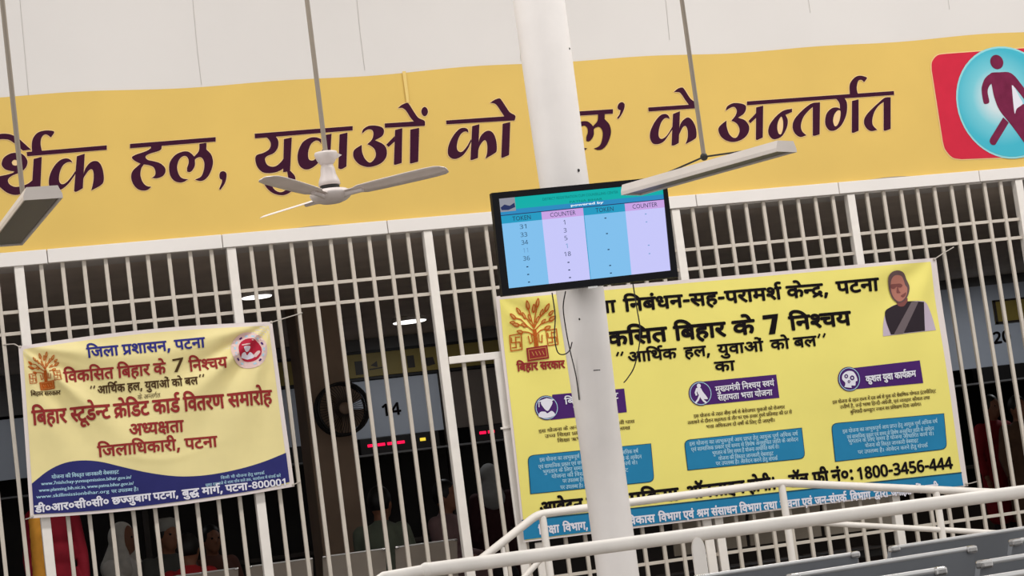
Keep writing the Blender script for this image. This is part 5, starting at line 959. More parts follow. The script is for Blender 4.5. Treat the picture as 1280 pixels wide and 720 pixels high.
# pictograms on the tabs: graduate, walker with bag, head with gears
W = M['white_print']
pr = Print(RY, rdisp)
x, y = PILL[0][0]
pr.px_poly([(x - 11, y - 8), (x, y - 12), (x + 10, y - 10), (x + 1, y - 5.5)], W, 5)
pr.px_poly(smooth_outline([(x - 7, y - 7), (x + 7, y - 8), (x + 4, y + 1), (x + 1, y + 4), (x - 3, y + 1)]), W, 5)
pr.stroke([(x - 9.5, y - 7), (x - 9.5, y - 1)], 1.2, W, 5)
pr.px_poly(smooth_outline([(x - 10, y + 11), (x - 8, y + 5.5), (x - 2, y + 5), (x + 1, y + 7), (x + 6, y + 4), (x + 10, y + 7), (x + 9.5, y + 10), (x, y + 13)]), W, 5)
pr.build('graduate_icon', B2); pr = Print(RY, rdisp)
x, y = PILL[1][0]
pr.disc(x - 2, y - 9.5, 2.6, W, 5)
pr.px_poly(smooth_outline([(x - 5, y - 6.5), (x, y - 7), (x + 3, y - 2), (x + 7, y + 3), (x + 9, y + 7), (x + 2, y + 6.5), (x - 2, y + 2), (x - 4, y - 2)]), W, 5)
for pts in ([(x - 4.5, y - 5.5), (x - 6, y - 1), (x - 5, y + 2)], [(x - 1, y + 3), (x - 3, y + 8), (x - 6, y + 12)], [(x + 1, y + 5), (x + 4, y + 9), (x + 7, y + 11.5)]): pr.stroke(pts, 2.4, W, 5)
pr.build('walker_icon', B2); pr = Print(RY, rdisp)
x, y = PILL[2][0]
pr.px_poly(smooth_outline([(x - 6, y + 10, 1), (x - 5, y + 5), (x - 9, y), (x - 8, y - 6), (x - 2, y - 10), (x + 5, y - 9), (x + 9, y - 3), (x + 10, y + 2), (x + 8, y + 3), (x + 7.5, y + 8), (x + 3, y + 8), (x + 3, y + 11, 1)]), W, 5)
for dx, dy, r in ((-4, -3.5, 2.6), (3.5, -1.5, 3.0), (-0.5, 3.2, 1.8)): pr.disc(x + dx, y + dy, r, M['purple'], 6, 10, hole=r * 0.45)
pr.build('gear_head_icon', B2)
pr = Print(RY, rdisp)
T = pr.text
K = M['black_print']
T("जिला", (714, 380.8), (768, 375.8), 14, K, 3, 0.038)
T("निबंधन-सह-परामर्श केन्द्र,", (778.5, 374.6), (1034, 354.4), 14.5, K, 3, 0.038)
T("पटना", (1044, 352.8), (1096.5, 348), 14.5, K, 3, 0.038)
T("विकसित", (731, 418.6), (832, 409.2), 16.5, K, 3, 0.042)
T("बिहार", (841.5, 408.6), (905, 403.2), 16.5, K, 3, 0.042)
T("के", (914.5, 402.4), (941, 400), 16.5, K, 3, 0.042)
pr.px_poly([(952.3, 394.5), (971.8, 392.3), (971.4, 396.5), (968.2, 417.6), (960.2, 418.5), (964.2, 398.5), (952.6, 399.9)], K, 3)
T("निश्चय", (984.8, 396.6), (1061.3, 389.6), 16, K, 3, 0.042)
T("आर्थिक", (783.9, 441), (844.5, 435.6), 11.8, K, 3, 0.034)
T("हल,", (854.5, 434.8), (887, 432), 11.8, K, 3, 0.034)
T("युवाओं", (896.3, 431.4), (952.5, 426.6), 11.8, K, 3, 0.034)
T("को बल", (961.8, 425.6), (1018.7, 420.2), 11.8, K, 3, 0.034)
for (x, y) in ((771.5, 440.5), (777, 440), (1022.5, 418), (1029, 417.4)): pr.stroke([(x + 1.2, y), (x - .6, y + 4.2)], 2.4, K, 3)
T("का", (892.5, 453), (917.3, 450.9), 11.5, K, 3, 0.034)
T("आवेदन", (673.7, 629), (727, 623.4), 14, K, 3, 0.042)
T("की", (732.5, 622.8), (752, 620.6), 14, K, 3, 0.042)
T("प्रक्रिया", (786, 617), (846.5, 610.2), 14, K, 3, 0.042)
T("ऑनलाइन", (855.5, 609.2), (929, 601), 14, K, 3, 0.042)
T("होगी।", (934, 600.4), (968, 596.6), 14, K, 3, 0.042)
T("टॉल", (985, 594.6), (1009, 592), 13.5, K, 3, 0.042)
T("फ्री", (1015, 591.2), (1034, 589), 13.5, K, 3, 0.042)
T("नं०:", (1038.5, 588.4), (1066, 585.4), 13, K, 3, 0.038)
T("1800-3456-444", (1069.5, 585.2), (1189.5, 571.2), 13.5, K, 3, 0.038, cap=0.714)
w_ = M['white_print']
T("शिक्षा", (672.5, 659), (698, 656.2), 8.6, w_, 3, 0.034)
T("विभाग,", (703, 655.7), (734, 652.3), 8.6, w_, 3, 0.034)
T("योजना", (738.5, 651.8), (762, 649.3), 8.6, w_, 3, 0.034)
T("एवं", (766, 648.8), (778, 647.5), 8.6, w_, 3, 0.034)
T("विकास", (782, 647.2), (817.5, 643.4), 8.6, w_, 3, 0.034)
T("विभाग एवं", (822.3, 643), (866, 638.2), 8.6, w_, 4, 0.034)
T("श्रम संसाधन", (870, 637.6), (920, 632.4), 8.6, w_, 3, 0.034)
T("विभाग तथा", (923.5, 631.8), (970, 627), 8.6, w_, 3, 0.034)
T("सूचना एवं", (974, 626.6), (1014, 622.4), 8.6, w_, 3, 0.034)
T("जन-संपर्क", (1017.5, 622), (1057, 617.8), 8.6, w_, 3, 0.034)
T("विभाग", (1062, 617.2), (1087, 614.6), 8.6, w_, 3, 0.034)
T("द्वारा", (1092, 614), (1109, 612.2), 8.2, w_, 3, 0.034)
T("जनहित", (1113, 611.8), (1138, 609), 8.2, w_, 3, 0.034)
T("में", (1142, 608.6), (1152, 607.5), 8.2, w_, 3, 0.034)
T("जारी", (1156, 607), (1172, 605.2), 8.6, w_, 3, 0.034)
# tab titles
T("बिहार स्टूडेन्ट", (704.6, 498.4), (772, 491.2), 7, w_, 5, 0.022)
T("क्रेडिट कार्ड", (716, 508.6), (765, 503.4), 7, w_, 5, 0.022)
T("मुख्यमंत्री निश्चय स्वयं", (893.5, 483.6), (966.4, 475.6), 6.6, w_, 5, 0.022)
T("सहायता भत्ता योजना", (896.6, 494.2), (964.2, 487.2), 6.6, w_, 5, 0.022)
T("कुशल युवा कार्यक्रम", (1080.9, 470.8), (1143.3, 463.4), 7, w_, 5, 0.034)
# fine print under the tabs
bp_ = M['brown_print']
T("इस योजना के अन्तर्गत किसी को बारहवीं पास", (672.5, 537.4), (792.8, 524.7), 3.8, bp_, 3, 0.022)
T("उच्च शिक्षा प्राप्त करने हेतु चार लाख", (680.3, 543.6), (787.3, 532.6), 3.8, bp_, 3, 0.022)
T("शिक्षा ऋण दिया जाएगा।", (696, 549.2), (765, 541.6), 3.8, bp_, 3, 0.022)
T("इस योजना के तहत बीस वर्ष से बेरोजगार युवाओं को रोजगार", (866.8, 518.4), (980.4, 506.8), 3.8, bp_, 3, 0.022)
T("तलाशने के दौरान सहायता के तौर पर एक हजार रुपये प्रतिमाह की दर से", (859.4, 526.6), (989.3, 513), 3.8, bp_, 3, 0.022)
T("भत्ता अधिकतम दो वर्षों के लिए दी जाएगी।", (882.4, 531.6), (968.3, 523.2), 3.8, bp_, 3, 0.022)
T("इस योजना के तहत राज्य में दस वर्ष से युवा को शैक्षणिक योग्यता इंटरमीडिएट", (1040, 501), (1169.2, 486.8), 3.8, bp_, 3, 0.022)
T("उत्तीर्ण है, उन्हें भाषा हिन्दी-अंग्रेजी, एवं व्यवहार कौशल तथा", (1049.5, 507), (1161.6, 495), 3.8, bp_, 3, 0.022)
T("बुनियादी कम्प्यूटर ज्ञान का प्रशिक्षण दिया जायेगा।", (1062.5, 513.2), (1151, 503.2), 3.8, bp_, 3, 0.022)
lines = [
 ((673.4, 573), (797, 561.8)), ((672.1, 581.7), (801.2, 568.7)), ((677.5, 588), (796.1, 575.9)), ((688.4, 593.8), (784.4, 585.3)), ((702.3, 599.4), (771.8, 593.4)), ((699.6, 607.3), (774.5, 601.2)),
 ((861, 553), (996.5, 540.1)), ((863.3, 560.1), (997, 547.1)), ((889.6, 564.6), (973.2, 556.2)), ((897.3, 571.2), (966, 564.6)), ((894, 577.6), (971.2, 570.8)),
 ((1052.6, 537.4), (1171, 524.4)), ((1058.2, 544.5), (1166.8, 533.4)), ((1059.7, 549.9), (1166.8, 539.8)), ((1080.9, 555.1), (1147.4, 548.5)), ((1071.9, 563.3), (1159.2, 554.6))]
FINE = ["इस योजना का लाभुकपूर्ण आय प्राप्त हेतु आयुक्त पूर्ण अधिक वर्ष", "एवं सामाजिक प्रकार एवं समय से विशेष अनुसूचित जाति के आवेदन",
        "भुगतान के लिए समय है योजना आधारित कार्य से।", "योजना की विस्तृत जानकारी वेबसाइट", "पर उपलब्ध है। आवेदन करने हेतु संपर्क"]
for i, (a, b) in enumerate(lines):
    n_ = i if i < 5 else (4 if i == 5 else (i - 6) % 5)
    T(FINE[n_], a, b, 4.2, M['pale_blue_print'], 4, 0.012)
pr.build('lettering', B2)
pr = Print(RY, rdisp)
emblem(pr, lambda x, y: (667.6 + x * 0.60 + (y - 50) * 0.075, 375 + y * 0.77 - x * 0.055), 0.64, M['orange_brown'], M['tan_print'], M['red_print'])
pr.text("बिहार सरकार", (646.3, 454.8), (704.7, 450.8), 9, M['red_print'], 3, 0.042)
pr.build('tree_emblem', B2)
# printed portrait of an official in a vest
pr = Print(RY, rdisp)
Q = lambda s: smooth_outline([(1080 + p[0] / 6.545, 320 + p[1] / 6.545) + ((1,) if len(p) > 2 else ()) for p in parse(s)])
pr.px_poly(Q('152,658c 155,560 175,470 215,420 270,395 370,372 485,370c 520,400 560,490 592,605c'), M['sleeve_print'], 2)
pr.px_poly(Q('215,645c 185,560 172,500 175,450 215,420 270,395 300,400 350,372 485,378c 490,470 497,612c'), M['vest_print'], 3)
pr.px_poly(Q('238,642c 380,378c 438,372c 315,635c'), M['sash_print'], 4)
pr.px_poly(Q('268,385c 280,410 320,412 352,372c 345,340 270,350'), M['skin_shade_print'], 4)
pr.px_poly(Q('195,170 225,132 275,120 325,140 352,190 372,240 368,290 345,345 310,378 270,380 235,345 212,290 198,230'), M['hair_print'], 5)
pr.px_poly(Q('222,190 250,160 300,162 325,190 340,235 355,265 345,320 315,362 280,372 248,345 228,300 218,240'), M['skin_print'], 6)
pr.px_poly(Q('215,235 260,228 300,225 318,240 300,258 268,252 250,268 225,265'), M['skin_shade_print'], 7)
pr.px_poly(Q('300,325 325,308 342,298 335,325 315,340'), M['skin_shade_print'], 7)
pr.px_poly(Q('276,250 290,285 300,300 282,303 268,298'), M['skin_shade_print'], 7)
pr.build('portrait', B2)
# strings that tie the banners to the bars
for own, p in ((B1, [(339, 403, 13.43), (352, 399, 13.465), (378, 391, 13.4885)]), (B1, [(25, 434, 13.43), (18, 430, 13.455), (4, 431, 13.4885)]),
               (B1, [(366, 606, 13.43), (371, 604, 13.46), (375, 602, 13.4885)]), (B1, [(40, 646, 13.43), (36, 648, 13.46), (32, 649, 13.4885)]),
               (B2, [(1168, 324, 13.425), (1180, 316, 13.462), (1192, 309, 13.4885)]), (B2, [(1208, 605, 13.425), (1214, 604, 13.45), (1221, 602, 13.4885)])):
    mb = MB(); pts = [at(*q) for q in p]
    mb.tube(pts, 0.004, 6); mb.ball(pts[0], 0.011, None, 8, 6)
    obj('tie_string', mb, M['string'], own)

# ------------------------------------------------------------------ round column and television
c0 = Vector((3.862, 11.03, 0))
mb = MB()
prof = [(0.13, 0), (0.13, 0.06), (0.112, 0.09), (0.113, 0.75), (0.114, 1.5), (0.121, 1.9), (0.13, 2.3), (0.137, 3.1), (0.142, 3.9), (0.155, 7.2)]
vs = []; fs = []
n = 40
for r, z in prof:
    cx = 3.866 - 0.012 * max(0, min(1, (z - 2.3) / 1.0))
    for j in range(n):
        a = 2 * math.pi * j / n
        vs.append((cx + r * math.cos(a), 11.03 + r * math.sin(a), z))
for i in range(len(prof) - 1):
    for j in range(n):
        fs.append([i * n + j, i * n + (j + 1) % n, (i + 1) * n + (j + 1) % n, (i + 1) * n + j])
mb.add(vs, fs, None, True)
colm = thing('column', 'tall round white painted column in the middle with a television on it', 'column', (3.866, 11.03, 0))
obj('shaft', mb, M['column'], colm)
mb = MB()
for (px, py, r) in ((714, 59, 0.005), (723, 213, 0.007), (724, 399, 0.005)):
    p = at(px, py, 10.905); p.y = 11.03 - math.sqrt(max(0.0001, 0.138 ** 2 - (p.x - 3.858) ** 2)) if p.z > 2.5 else 11.03 - 0.128; mb.ball(p, (r, 0.004, r * 1.3), None, 10, 6)
obj('paint_chip', mb, M['dark_metal'], colm)
mb = MB(); a = at(742, 463, 10.91); b = at(750, 462.5, 10.912); mb.tube([a, b], 0.003, 6); obj('scuff_mark', mb, M['dark_metal'], colm)

TY = 10.70
tv = thing('television', 'wall mounted flat television showing token and counter numbers on the white column', 'television', tuple(at(731, 295, TY + 0.06)))
O = [at(614.4, 241.2, TY), at(832.6, 220.5, TY), at(847.8, 346, TY), at(628.2, 369.9, TY)]
mb = MB(); mb.prism([p + Vector((0, 0.012, 0)) for p in O], (0, 0.028, 0))
obj('rear_housing', mb, M['black_plastic'], tv)
S = [at(623.8, 248.2, TY), at(828.6, 228.2, TY), at(838.9, 337.9, TY), at(636.2, 360.4, TY)]
mb = MB()
for i in range(4):
    j = (i + 1) % 4
    mb.prism([O[i], O[j], S[j], S[i]], (0, 0.012, 0))
obj('bezel', mb, M['black_plastic'], tv)
mb = MB(); mb.prism([at(735, 358.5, TY - .001), at(747, 357.2, TY - .001), at(747.3, 359.5, TY - .001), at(735.3, 360.8, TY - .001)], (0, 0.004, 0)); obj('maker_badge', mb, M['steel_edge'], tv)
mb = MB(); cc_ = (O[0] + O[1] + O[2] + O[3]) / 4
mb.box((cc_.x - 0.1, TY + 0.03, cc_.z - 0.12), (cc_.x + 0.1, 10.925, cc_.z + 0.12), 0.01); obj('wall_mount', mb, M['dark_metal'], tv)
class Scr(Print):
    pass
def sp(s, t):
    p = (S[0] * (1 - s) + S[1] * s) * (1 - t) + (S[3] * (1 - s) + S[2] * s) * t
    return (p.x, p.z)
EM = 0.95
E = lambda n, c: emitter(n, c, EM)
e_teal = E('screen_teal', (14, 178, 172)); e_blue = E('screen_blue', (44, 142, 196)); e_head = E('screen_head_cyan', (36, 158, 198)); e_pink = E('screen_lilac', (206, 166, 232))
e_lb = E('screen_light_blue', (132, 196, 242)); e_lv = E('screen_lavender', (204, 204, 255)); e_ink = E('screen_ink', (34, 60, 90)); e_dteal = E('screen_dark_teal', (6, 110, 112)); e_w = E('screen_white', (236, 248, 255)); e_g = E('screen_grey_picture', (150, 150, 160)); e_fade = E('screen_faint_ink', (110, 160, 205)); e_nv = E('screen_navy', (40, 50, 96))
pr = Print(TY + 0.0115)
def rect(s0, t0, s1, t1, m, layer=1):
    pr.put([sp(s0, t0), sp(s1, t0), sp(s1, t1), sp(s0, t1)], [[0, 1, 2, 3]], m, layer)
rect(0, 0, 1, 0.13, e_teal); rect(0, 0.13, 1, 0.19, e_blue); rect(0, 0, 0.095, 0.15, e_g, 2)
pr.put([sp(.005, .10), sp(.03, .07), sp(.06, .09), sp(.09, .06), sp(.092, .11), sp(.05, .135), sp(.01, .13)], [[0, 1, 2, 3, 4, 5, 6]], e_nv, 3)
for i in range(4):
    s0, s1 = (0, .245, .5, .755)[i], (.245, .5, .755, 1)[i]
    rect(s0, 0.19, s1, 0.28, e_pink if i % 2 else e_head)
    rect(s0, 0.28, s1, 1, e_lv if i % 2 else e_lb)
rect(0, 0.184, 1, 0.193, e_nv, 2)
for s in (.5,): rect(s - .002, .19, s + .002, 1, e_head, 2)
def stext(s, sc, tc, w, h, m, bold=0.0):
    if s[0].isdigit():
        vs = []; fs = []; pen = 0
        for g in SHAPED[s]:
            a, b = fill('g%d' % g, unpack(GLYPHS[g]))
            fs += [[i + len(vs) for i in f] for f in b]; vs += [(x + pen, y) for x, y in a]; pen += ADV[g]
    else: vs, fs = latin(s, bold)
    x0 = min(v[0] for v in vs); x1 = max(v[0] for v in vs); y0 = min(v[1] for v in vs); y1 = max(v[1] for v in vs)
    if w is None: w = h * (x1 - x0) / (y1 - y0) * 0.57
    pr.put([sp(sc + ((x - x0) / (x1 - x0) - .5) * w, tc - ((y - y0) / (y1 - y0) - .5) * h) for x, y in vs], fs, m, 4)
stext('DISTRICT REGISTRATION CUM COUNSELLING CENTER', .49, .055, .46, .03, e_dteal, 0.0)
stext('PATNA BIHAR', .52, .115, .2, .024, e_dteal)
stext('powered by', .525, .158, .2, .034, e_w, 0.03)
for i, w in enumerate(('TOKEN', 'COUNTER', 'TOKEN', 'COUNTER')): stext(w, (.122, .372, .627, .877)[i], .238, .11 if i % 2 == 0 else .155, .05, e_ink, 0.0)
ROW = [.335, .425, .512, .60, .69, .785, .87, .955]
for t, a, b in zip(ROW, ("31", "33", "34", "11", "36", '-', '-', '-'), ("1", "3", "5", "1", "18", '-', '-', '-')):
    f = e_fade if a == '11' else e_ink
    stext(a, .125, t, .012 if a == '-' else (.04 if a != '11' else .03), .012 if a == '-' else .05, f, 0.0)
    stext(b, .375, t, .012 if b == '-' else ((.011 if b == '1' else .018) if len(b) == 1 else .04), .012 if b == '-' else .05, f, 0.0)
for t in (.335, .51, .69, .87, .955): stext('-', .627, t, .012, .012, e_ink)
for t in (.335, .425, .69, .785): stext('-', .877, t, .01, .01, e_fade)
pr.build('screen', tv)

# loose cables below the television
for pts, lab in (([(690, 366, 10.74), (694, 395, 10.74), (693, 420, 10.75), (697, 440, 10.76), (705, 443, 10.78), (712, 438, 10.83), (715, 428, 10.92)], 'black cable looping from the television to the left of the column'),
                 ([(707, 364, 10.74), (704, 385, 10.78), (708, 415, 10.86), (713, 440, 10.94), (720, 470, 10.96), (724, 500, 10.97)], 'black cable running down the left side of the column'),
                 ([(791, 353.5, 10.742), (792, 360, 10.742), (796, 385, 10.74), (800, 410, 10.75), (799, 432, 10.77), (793, 458, 10.83), (785, 472, 10.92), (780, 478, 11.0)], 'black cable hanging from the television right of the column')):
    mb = MB(); P_ = [at(*q) for q in pts]
    # smooth the run
    R_ = []
    for i in range(len(P_) - 1):
        p0 = P_[max(0, i - 1)]; p1 = P_[i]; p2 = P_[i + 1]; p3 = P_[min(len(P_) - 1, i + 2)]
        for s in range(5):
            t = s / 5
            R_.append(0.5 * (2 * p1 + (p2 - p0) * t + (2 * p0 - 5 * p1 + 4 * p2 - p3) * t * t + (3 * p1 - p0 - 3 * p2 + p3) * t ** 3))
    R_.append(P_[-1])
    mb.tube(R_, 0.0034, 6)
    tag(obj('cable', mb, M['cable']), lab, 'cable')

# ------------------------------------------------------------------ ceiling fan
fc = Vector((2.431, 10.5, 2.86))
fan = thing('ceiling_fan', 'off-white ceiling fan with three blades hanging before the headline banner', 'fan', tuple(fc))
mb = MB(); mb.tube([(2.431, 10.5, 3.06), (2.431, 10.5, 7.12)], 0.0125, 12); obj('rod', mb, M['rod'], fan)
mb = MB(); mb.lathe([(0.03, 7.04), (0.07, 7.1), (0.085, 7.2)], (2.431, 10.5, 0), 24); obj('ceiling_rose', mb, M['fan_white'], fan)
mb = MB(); mb.lathe([(0.016, 3.09), (0.056, 3.086), (0.06, 3.075), (0.048, 3.045), (0.036, 3.028), (0.03, 3.02)], (2.431, 10.5, 0), 28)
mb.prism([(2.474, 10.495, 3.085), (2.512, 10.495, 3.066), (2.474, 10.495, 3.045)], (0, 0.012, 0)); obj('canopy_cup', mb, M['fan_white'], fan)
mb = MB(); mb.lathe([(0.03, 3.02), (0.036, 3.0), (0.04, 2.97), (0.052, 2.94), (0.056, 2.918), (0.05, 2.915)], (2.431, 10.5, 0), 28); obj('neck', mb, M['fan_white'], fan)
mb = MB(); mb.lathe([(0.047, 2.918), (0.05, 2.91), (0.05, 2.9), (0.045, 2.895)], (2.431, 10.5, 0), 28); obj('neck_ring', mb, M['dark_metal'], fan)
mb = MB(); mb.lathe([(0.045, 2.897), (0.085, 2.89), (0.104, 2.878), (0.107, 2.868), (0.098, 2.85), (0.078, 2.836), (0.05, 2.826), (0.02, 2.822)], (2.431, 10.5, 0), 36); obj('motor_bowl', mb, M['fan_white'], fan)
def blade(ang, lift, pitch_deg, k=1.0):
    b = MB()
    sec = [(0.085, 0.03), (0.16, 0.034), (0.2, 0.05), (0.3, 0.056), (0.5, 0.06), (0.62, 0.06), (0.68, 0.055), (0.705, 0.042), (0.715, 0.02)]
    pitch = math.radians(pitch_deg)
    ca, sa = math.cos(ang), math.sin(ang)
    vs = []; fs = []
    for r, w in sec:
        r = 0.085 + (r - 0.085) * k
        for q_, (s, h) in enumerate([(-1, 0.003), (-0.4, 0.008), (0.4, 0.008), (1, 0.003), (1, 0.0), (0.4, 0.004), (-0.4, 0.004), (-1, 0.0)]):
            y = s * w * math.cos(pitch); z = h + s * w * math.sin(pitch) + (r - 0.1) * lift
            vs.append((fc.x + r * ca - y * sa, fc.y + r * sa + y * ca, fc.z + 0.0 + z))
    m = 8
    for i in range(len(sec) - 1):
        for j in range(m):
            fs.append([i * m + j, i * m + (j + 1) % m, (i + 1) * m + (j + 1) % m, (i + 1) * m + j])
    fs.append(list(range(m))); fs.append([(len(sec) - 1) * m + j for j in range(m)])
    b.add(vs, fs, None, True)
    o = obj('blade', b, M['fan_blade'], fan)
    br = MB()
    p = [Vector((fc.x + r * ca, fc.y + r * sa, fc.z - 0.004 + (r - 0.1) * lift)) for r in (0.07, 0.12, 0.2)]
    br.tube(p, [0.02, 0.014, 0.012], 8); obj('blade_bracket', br, M['fan_white'], fan)
    return o
blade(math.radians(-49), 0.0, -15, 0.98); blade(math.radians(-128), 0.03, 5, 0.98); blade(math.radians(118), 0.0, -15, 0.72)

# ------------------------------------------------------------------ hanging batten lights (switched off)
def batten(name, label, A, B, width, height, hooks, rodx):
    """trough from A to B (points on its underside centre line)"""
    A = Vector(A); B = Vector(B)
    d = (B - A); Ln = d.length; ang = math.atan2(d.y, d.x)
    t = thing(name, label, 'light', tuple((A + B) / 2), ang)
    h = Ln / 2; w = width / 2
    mb = MB()
    # trough: sloped sides, open below
    sec = [(-w, 0), (-w, 0.018), (-w * 0.8, height), (w * 0.8, height), (w, 0.018), (w, 0), (w - 0.006, 0), (w - 0.008, 0.016), (w * 0.75, height - 0.008), (-w * 0.75, height - 0.008), (-w + 0.008, 0.016), (-w + 0.006, 0)]
    n = len(sec); vs = [(-h, y, z) for y, z in sec] + [(h, y, z) for y, z in sec]
    fs = [[i, (i + 1) % n, n + (i + 1) % n, n + i] for i in range(n)]
    mb.add(vs, fs)
    obj('housing', mb, M['batten'], t, world=False)
    for s in (-1, 1):
        mb = MB(); e = [(s * h, -w, 0), (s * h, -w, .018), (s * h, -w * .8, height), (s * h, w * .8, height), (s * h, w, .018), (s * h, w, 0)]
        mb.prism(e, (s * 0.004, 0, 0)); obj('end_plate', mb, M['batten'], t, world=False)
    mb = MB(); mb.box((-h + 0.01, -w + 0.012, 0.008), (h - 0.01, w - 0.012, 0.0125)); obj('reflector', mb, M['louvre'], t, world=False)
    # hanger: rod, hook and two stay wires
    rl = Vector((rodx, 0, height + hooks))
    mb = MB(); mb.tube([rl, (rl.x, 0, 7.201 - A.z)], 0.0115, 10); obj('rod', mb, M['rod'], t, world=False)
    mb = MB(); mb.ball(rl, 0.02, None, 10, 8); obj('hook', mb, M['dark_metal'], t, world=False)
    for s in (-1, 1):
        mb = MB(); mb.tube([rl, (rl.x + s * 0.27, 0, height + 0.006)], 0.005, 6)
        mb.tube([(rl.x + s * 0.27, 0, height + 0.006), (rl.x + s * 0.27, 0, height - .002)], 0.008, 6)
        obj('stay_wire', mb, M['dark_metal'], t, world=False)
    return t
A_ = atz(790, 244, 2.72); B_ = atz(983, 190, 2.72)
batten('tube_light', 'white tube light fitting hung in front of the television corner, right of the column', (A_.x, A_.y, 2.72), (B_.x, B_.y, 2.72), 0.15, 0.055, 0.035, 0.0)
N_ = atz(54, 249, 2.72)
ud = Vector((0.07, -1.0)).normalized()
batten('tube_light', 'white tube light fitting with grey underside at the left edge of the headline', (N_.x - ud.x * 1.2, N_.y - ud.y * 1.2, 2.72), (N_.x, N_.y, 2.72), 0.165, 0.055, 0.012, 0.08)

# ------------------------------------------------------------------ landing, ramp and handrails
mb = MB()
xl, xr = 3.95, 5.6
prof = [(3.35, 0), (3.35, 0.06), (3.6, 0.06), (3.6, 0.115), (3.85, 0.115), (3.85, 0.17), (5.6, 0.17), (6.75, 0.0)]
mb.prism([(x, 12.35, z) for x, z in prof], (0, 0.95, 0))
struct('trim_3', mb, M['floor'])
RYb = 12.5
def railpath(pix, Y): return [at(x, y, Y) for x, y in pix]
rr = thing('ramp_handrail', 'white pipe handrail sloping at both ends, in front of the large banner foot', 'handrail', (4.75, RYb, 0.0))
p = railpath([(590, 708), (672, 643), (975, 603.5), (1225, 614.8), (1262, 616.4)], RYb)
def bend(P, r=0.05):
    out = [P[0]]
    for i in range(1, len(P) - 1):
        a = P[i] + (P[i - 1] - P[i]).normalized() * r; b = P[i] + (P[i + 1] - P[i]).normalized() * r
        for t in (0, .25, .5, .75, 1): out.append(a * (1 - t) ** 2 + P[i] * 2 * t * (1 - t) + b * t * t)
    out.append(P[-1]); return out
mb = MB(); mb.tube(bend(p), 0.025, 12); obj('top_rail', mb, M['white_paint'], rr)
p = railpath([(640, 738), (680, 695), (982, 651.5), (1040, 654.6), (1252, 666.5)], RYb)
mb = MB(); mb.tube(bend(p, 0.04), 0.018, 12); obj('mid_rail', mb, M['white_paint'], rr)
for (x, y, zb) in ((678, 645, 0.17), (977, 606, 0.17), (1170, 615, 0.0), (628, 684, 0.06)):
    q = at(x, y, RYb)
    mb = MB(); mb.tube([(q.x, RYb, zb), (q.x, RYb, q.z)], 0.023 if x > 640 else 0.014, 12); obj('post', mb, M['white_paint'], rr)
FYr = 7.2
fr = thing('queue_handrail', 'thick white pipe handrail crossing the foreground before the large banner', 'handrail', (3.0, FYr, 0))
p = railpath([(480, 722), (533, 712.5), (1290, 613.2), (1500, 586)], FYr)
mb = MB(); mb.tube([p[1], p[2], p[3]], 0.0245, 16); obj('top_rail', mb, M['white_paint'], fr)
mb = MB(); mb.tube([p[0] + Vector((-.1, 0, -.05)), p[0], p[1] + Vector((.01, 0, 0))], 0.0205, 16); mb.ball(p[1], 0.0262, None, 16, 10); obj('elbow_pipe', mb, M['white_paint'], fr)
for x, y in ((868, 672), (1480, 592)):
    q = at(x, y, FYr - 0.0)
    mb = MB()
    n = 10
    pts = [(q.x - 0.023, 0), (q.x + 0.023, 0)]
    poly = [(q.x - 0.024, FYr - 0.028, 0.0), (q.x + 0.024, FYr - 0.028, 0.0)]
    for i in range(n + 1):
        a = math.pi * i / n
        poly.append((q.x + 0.024 * math.cos(a), FYr - 0.028, q.z - 0.045 + 0.045 * math.sin(a)))
    mb.prism(poly, (0, 0.012, 0)); obj('post', mb, M['white_paint'], fr)
mb = MB(); q0 = p[0] + Vector((-.1, 0, -.05)); mb.tube([q0, (q0.x, FYr, 0)], 0.0205, 12); obj('post', mb, M['white_paint'], fr)

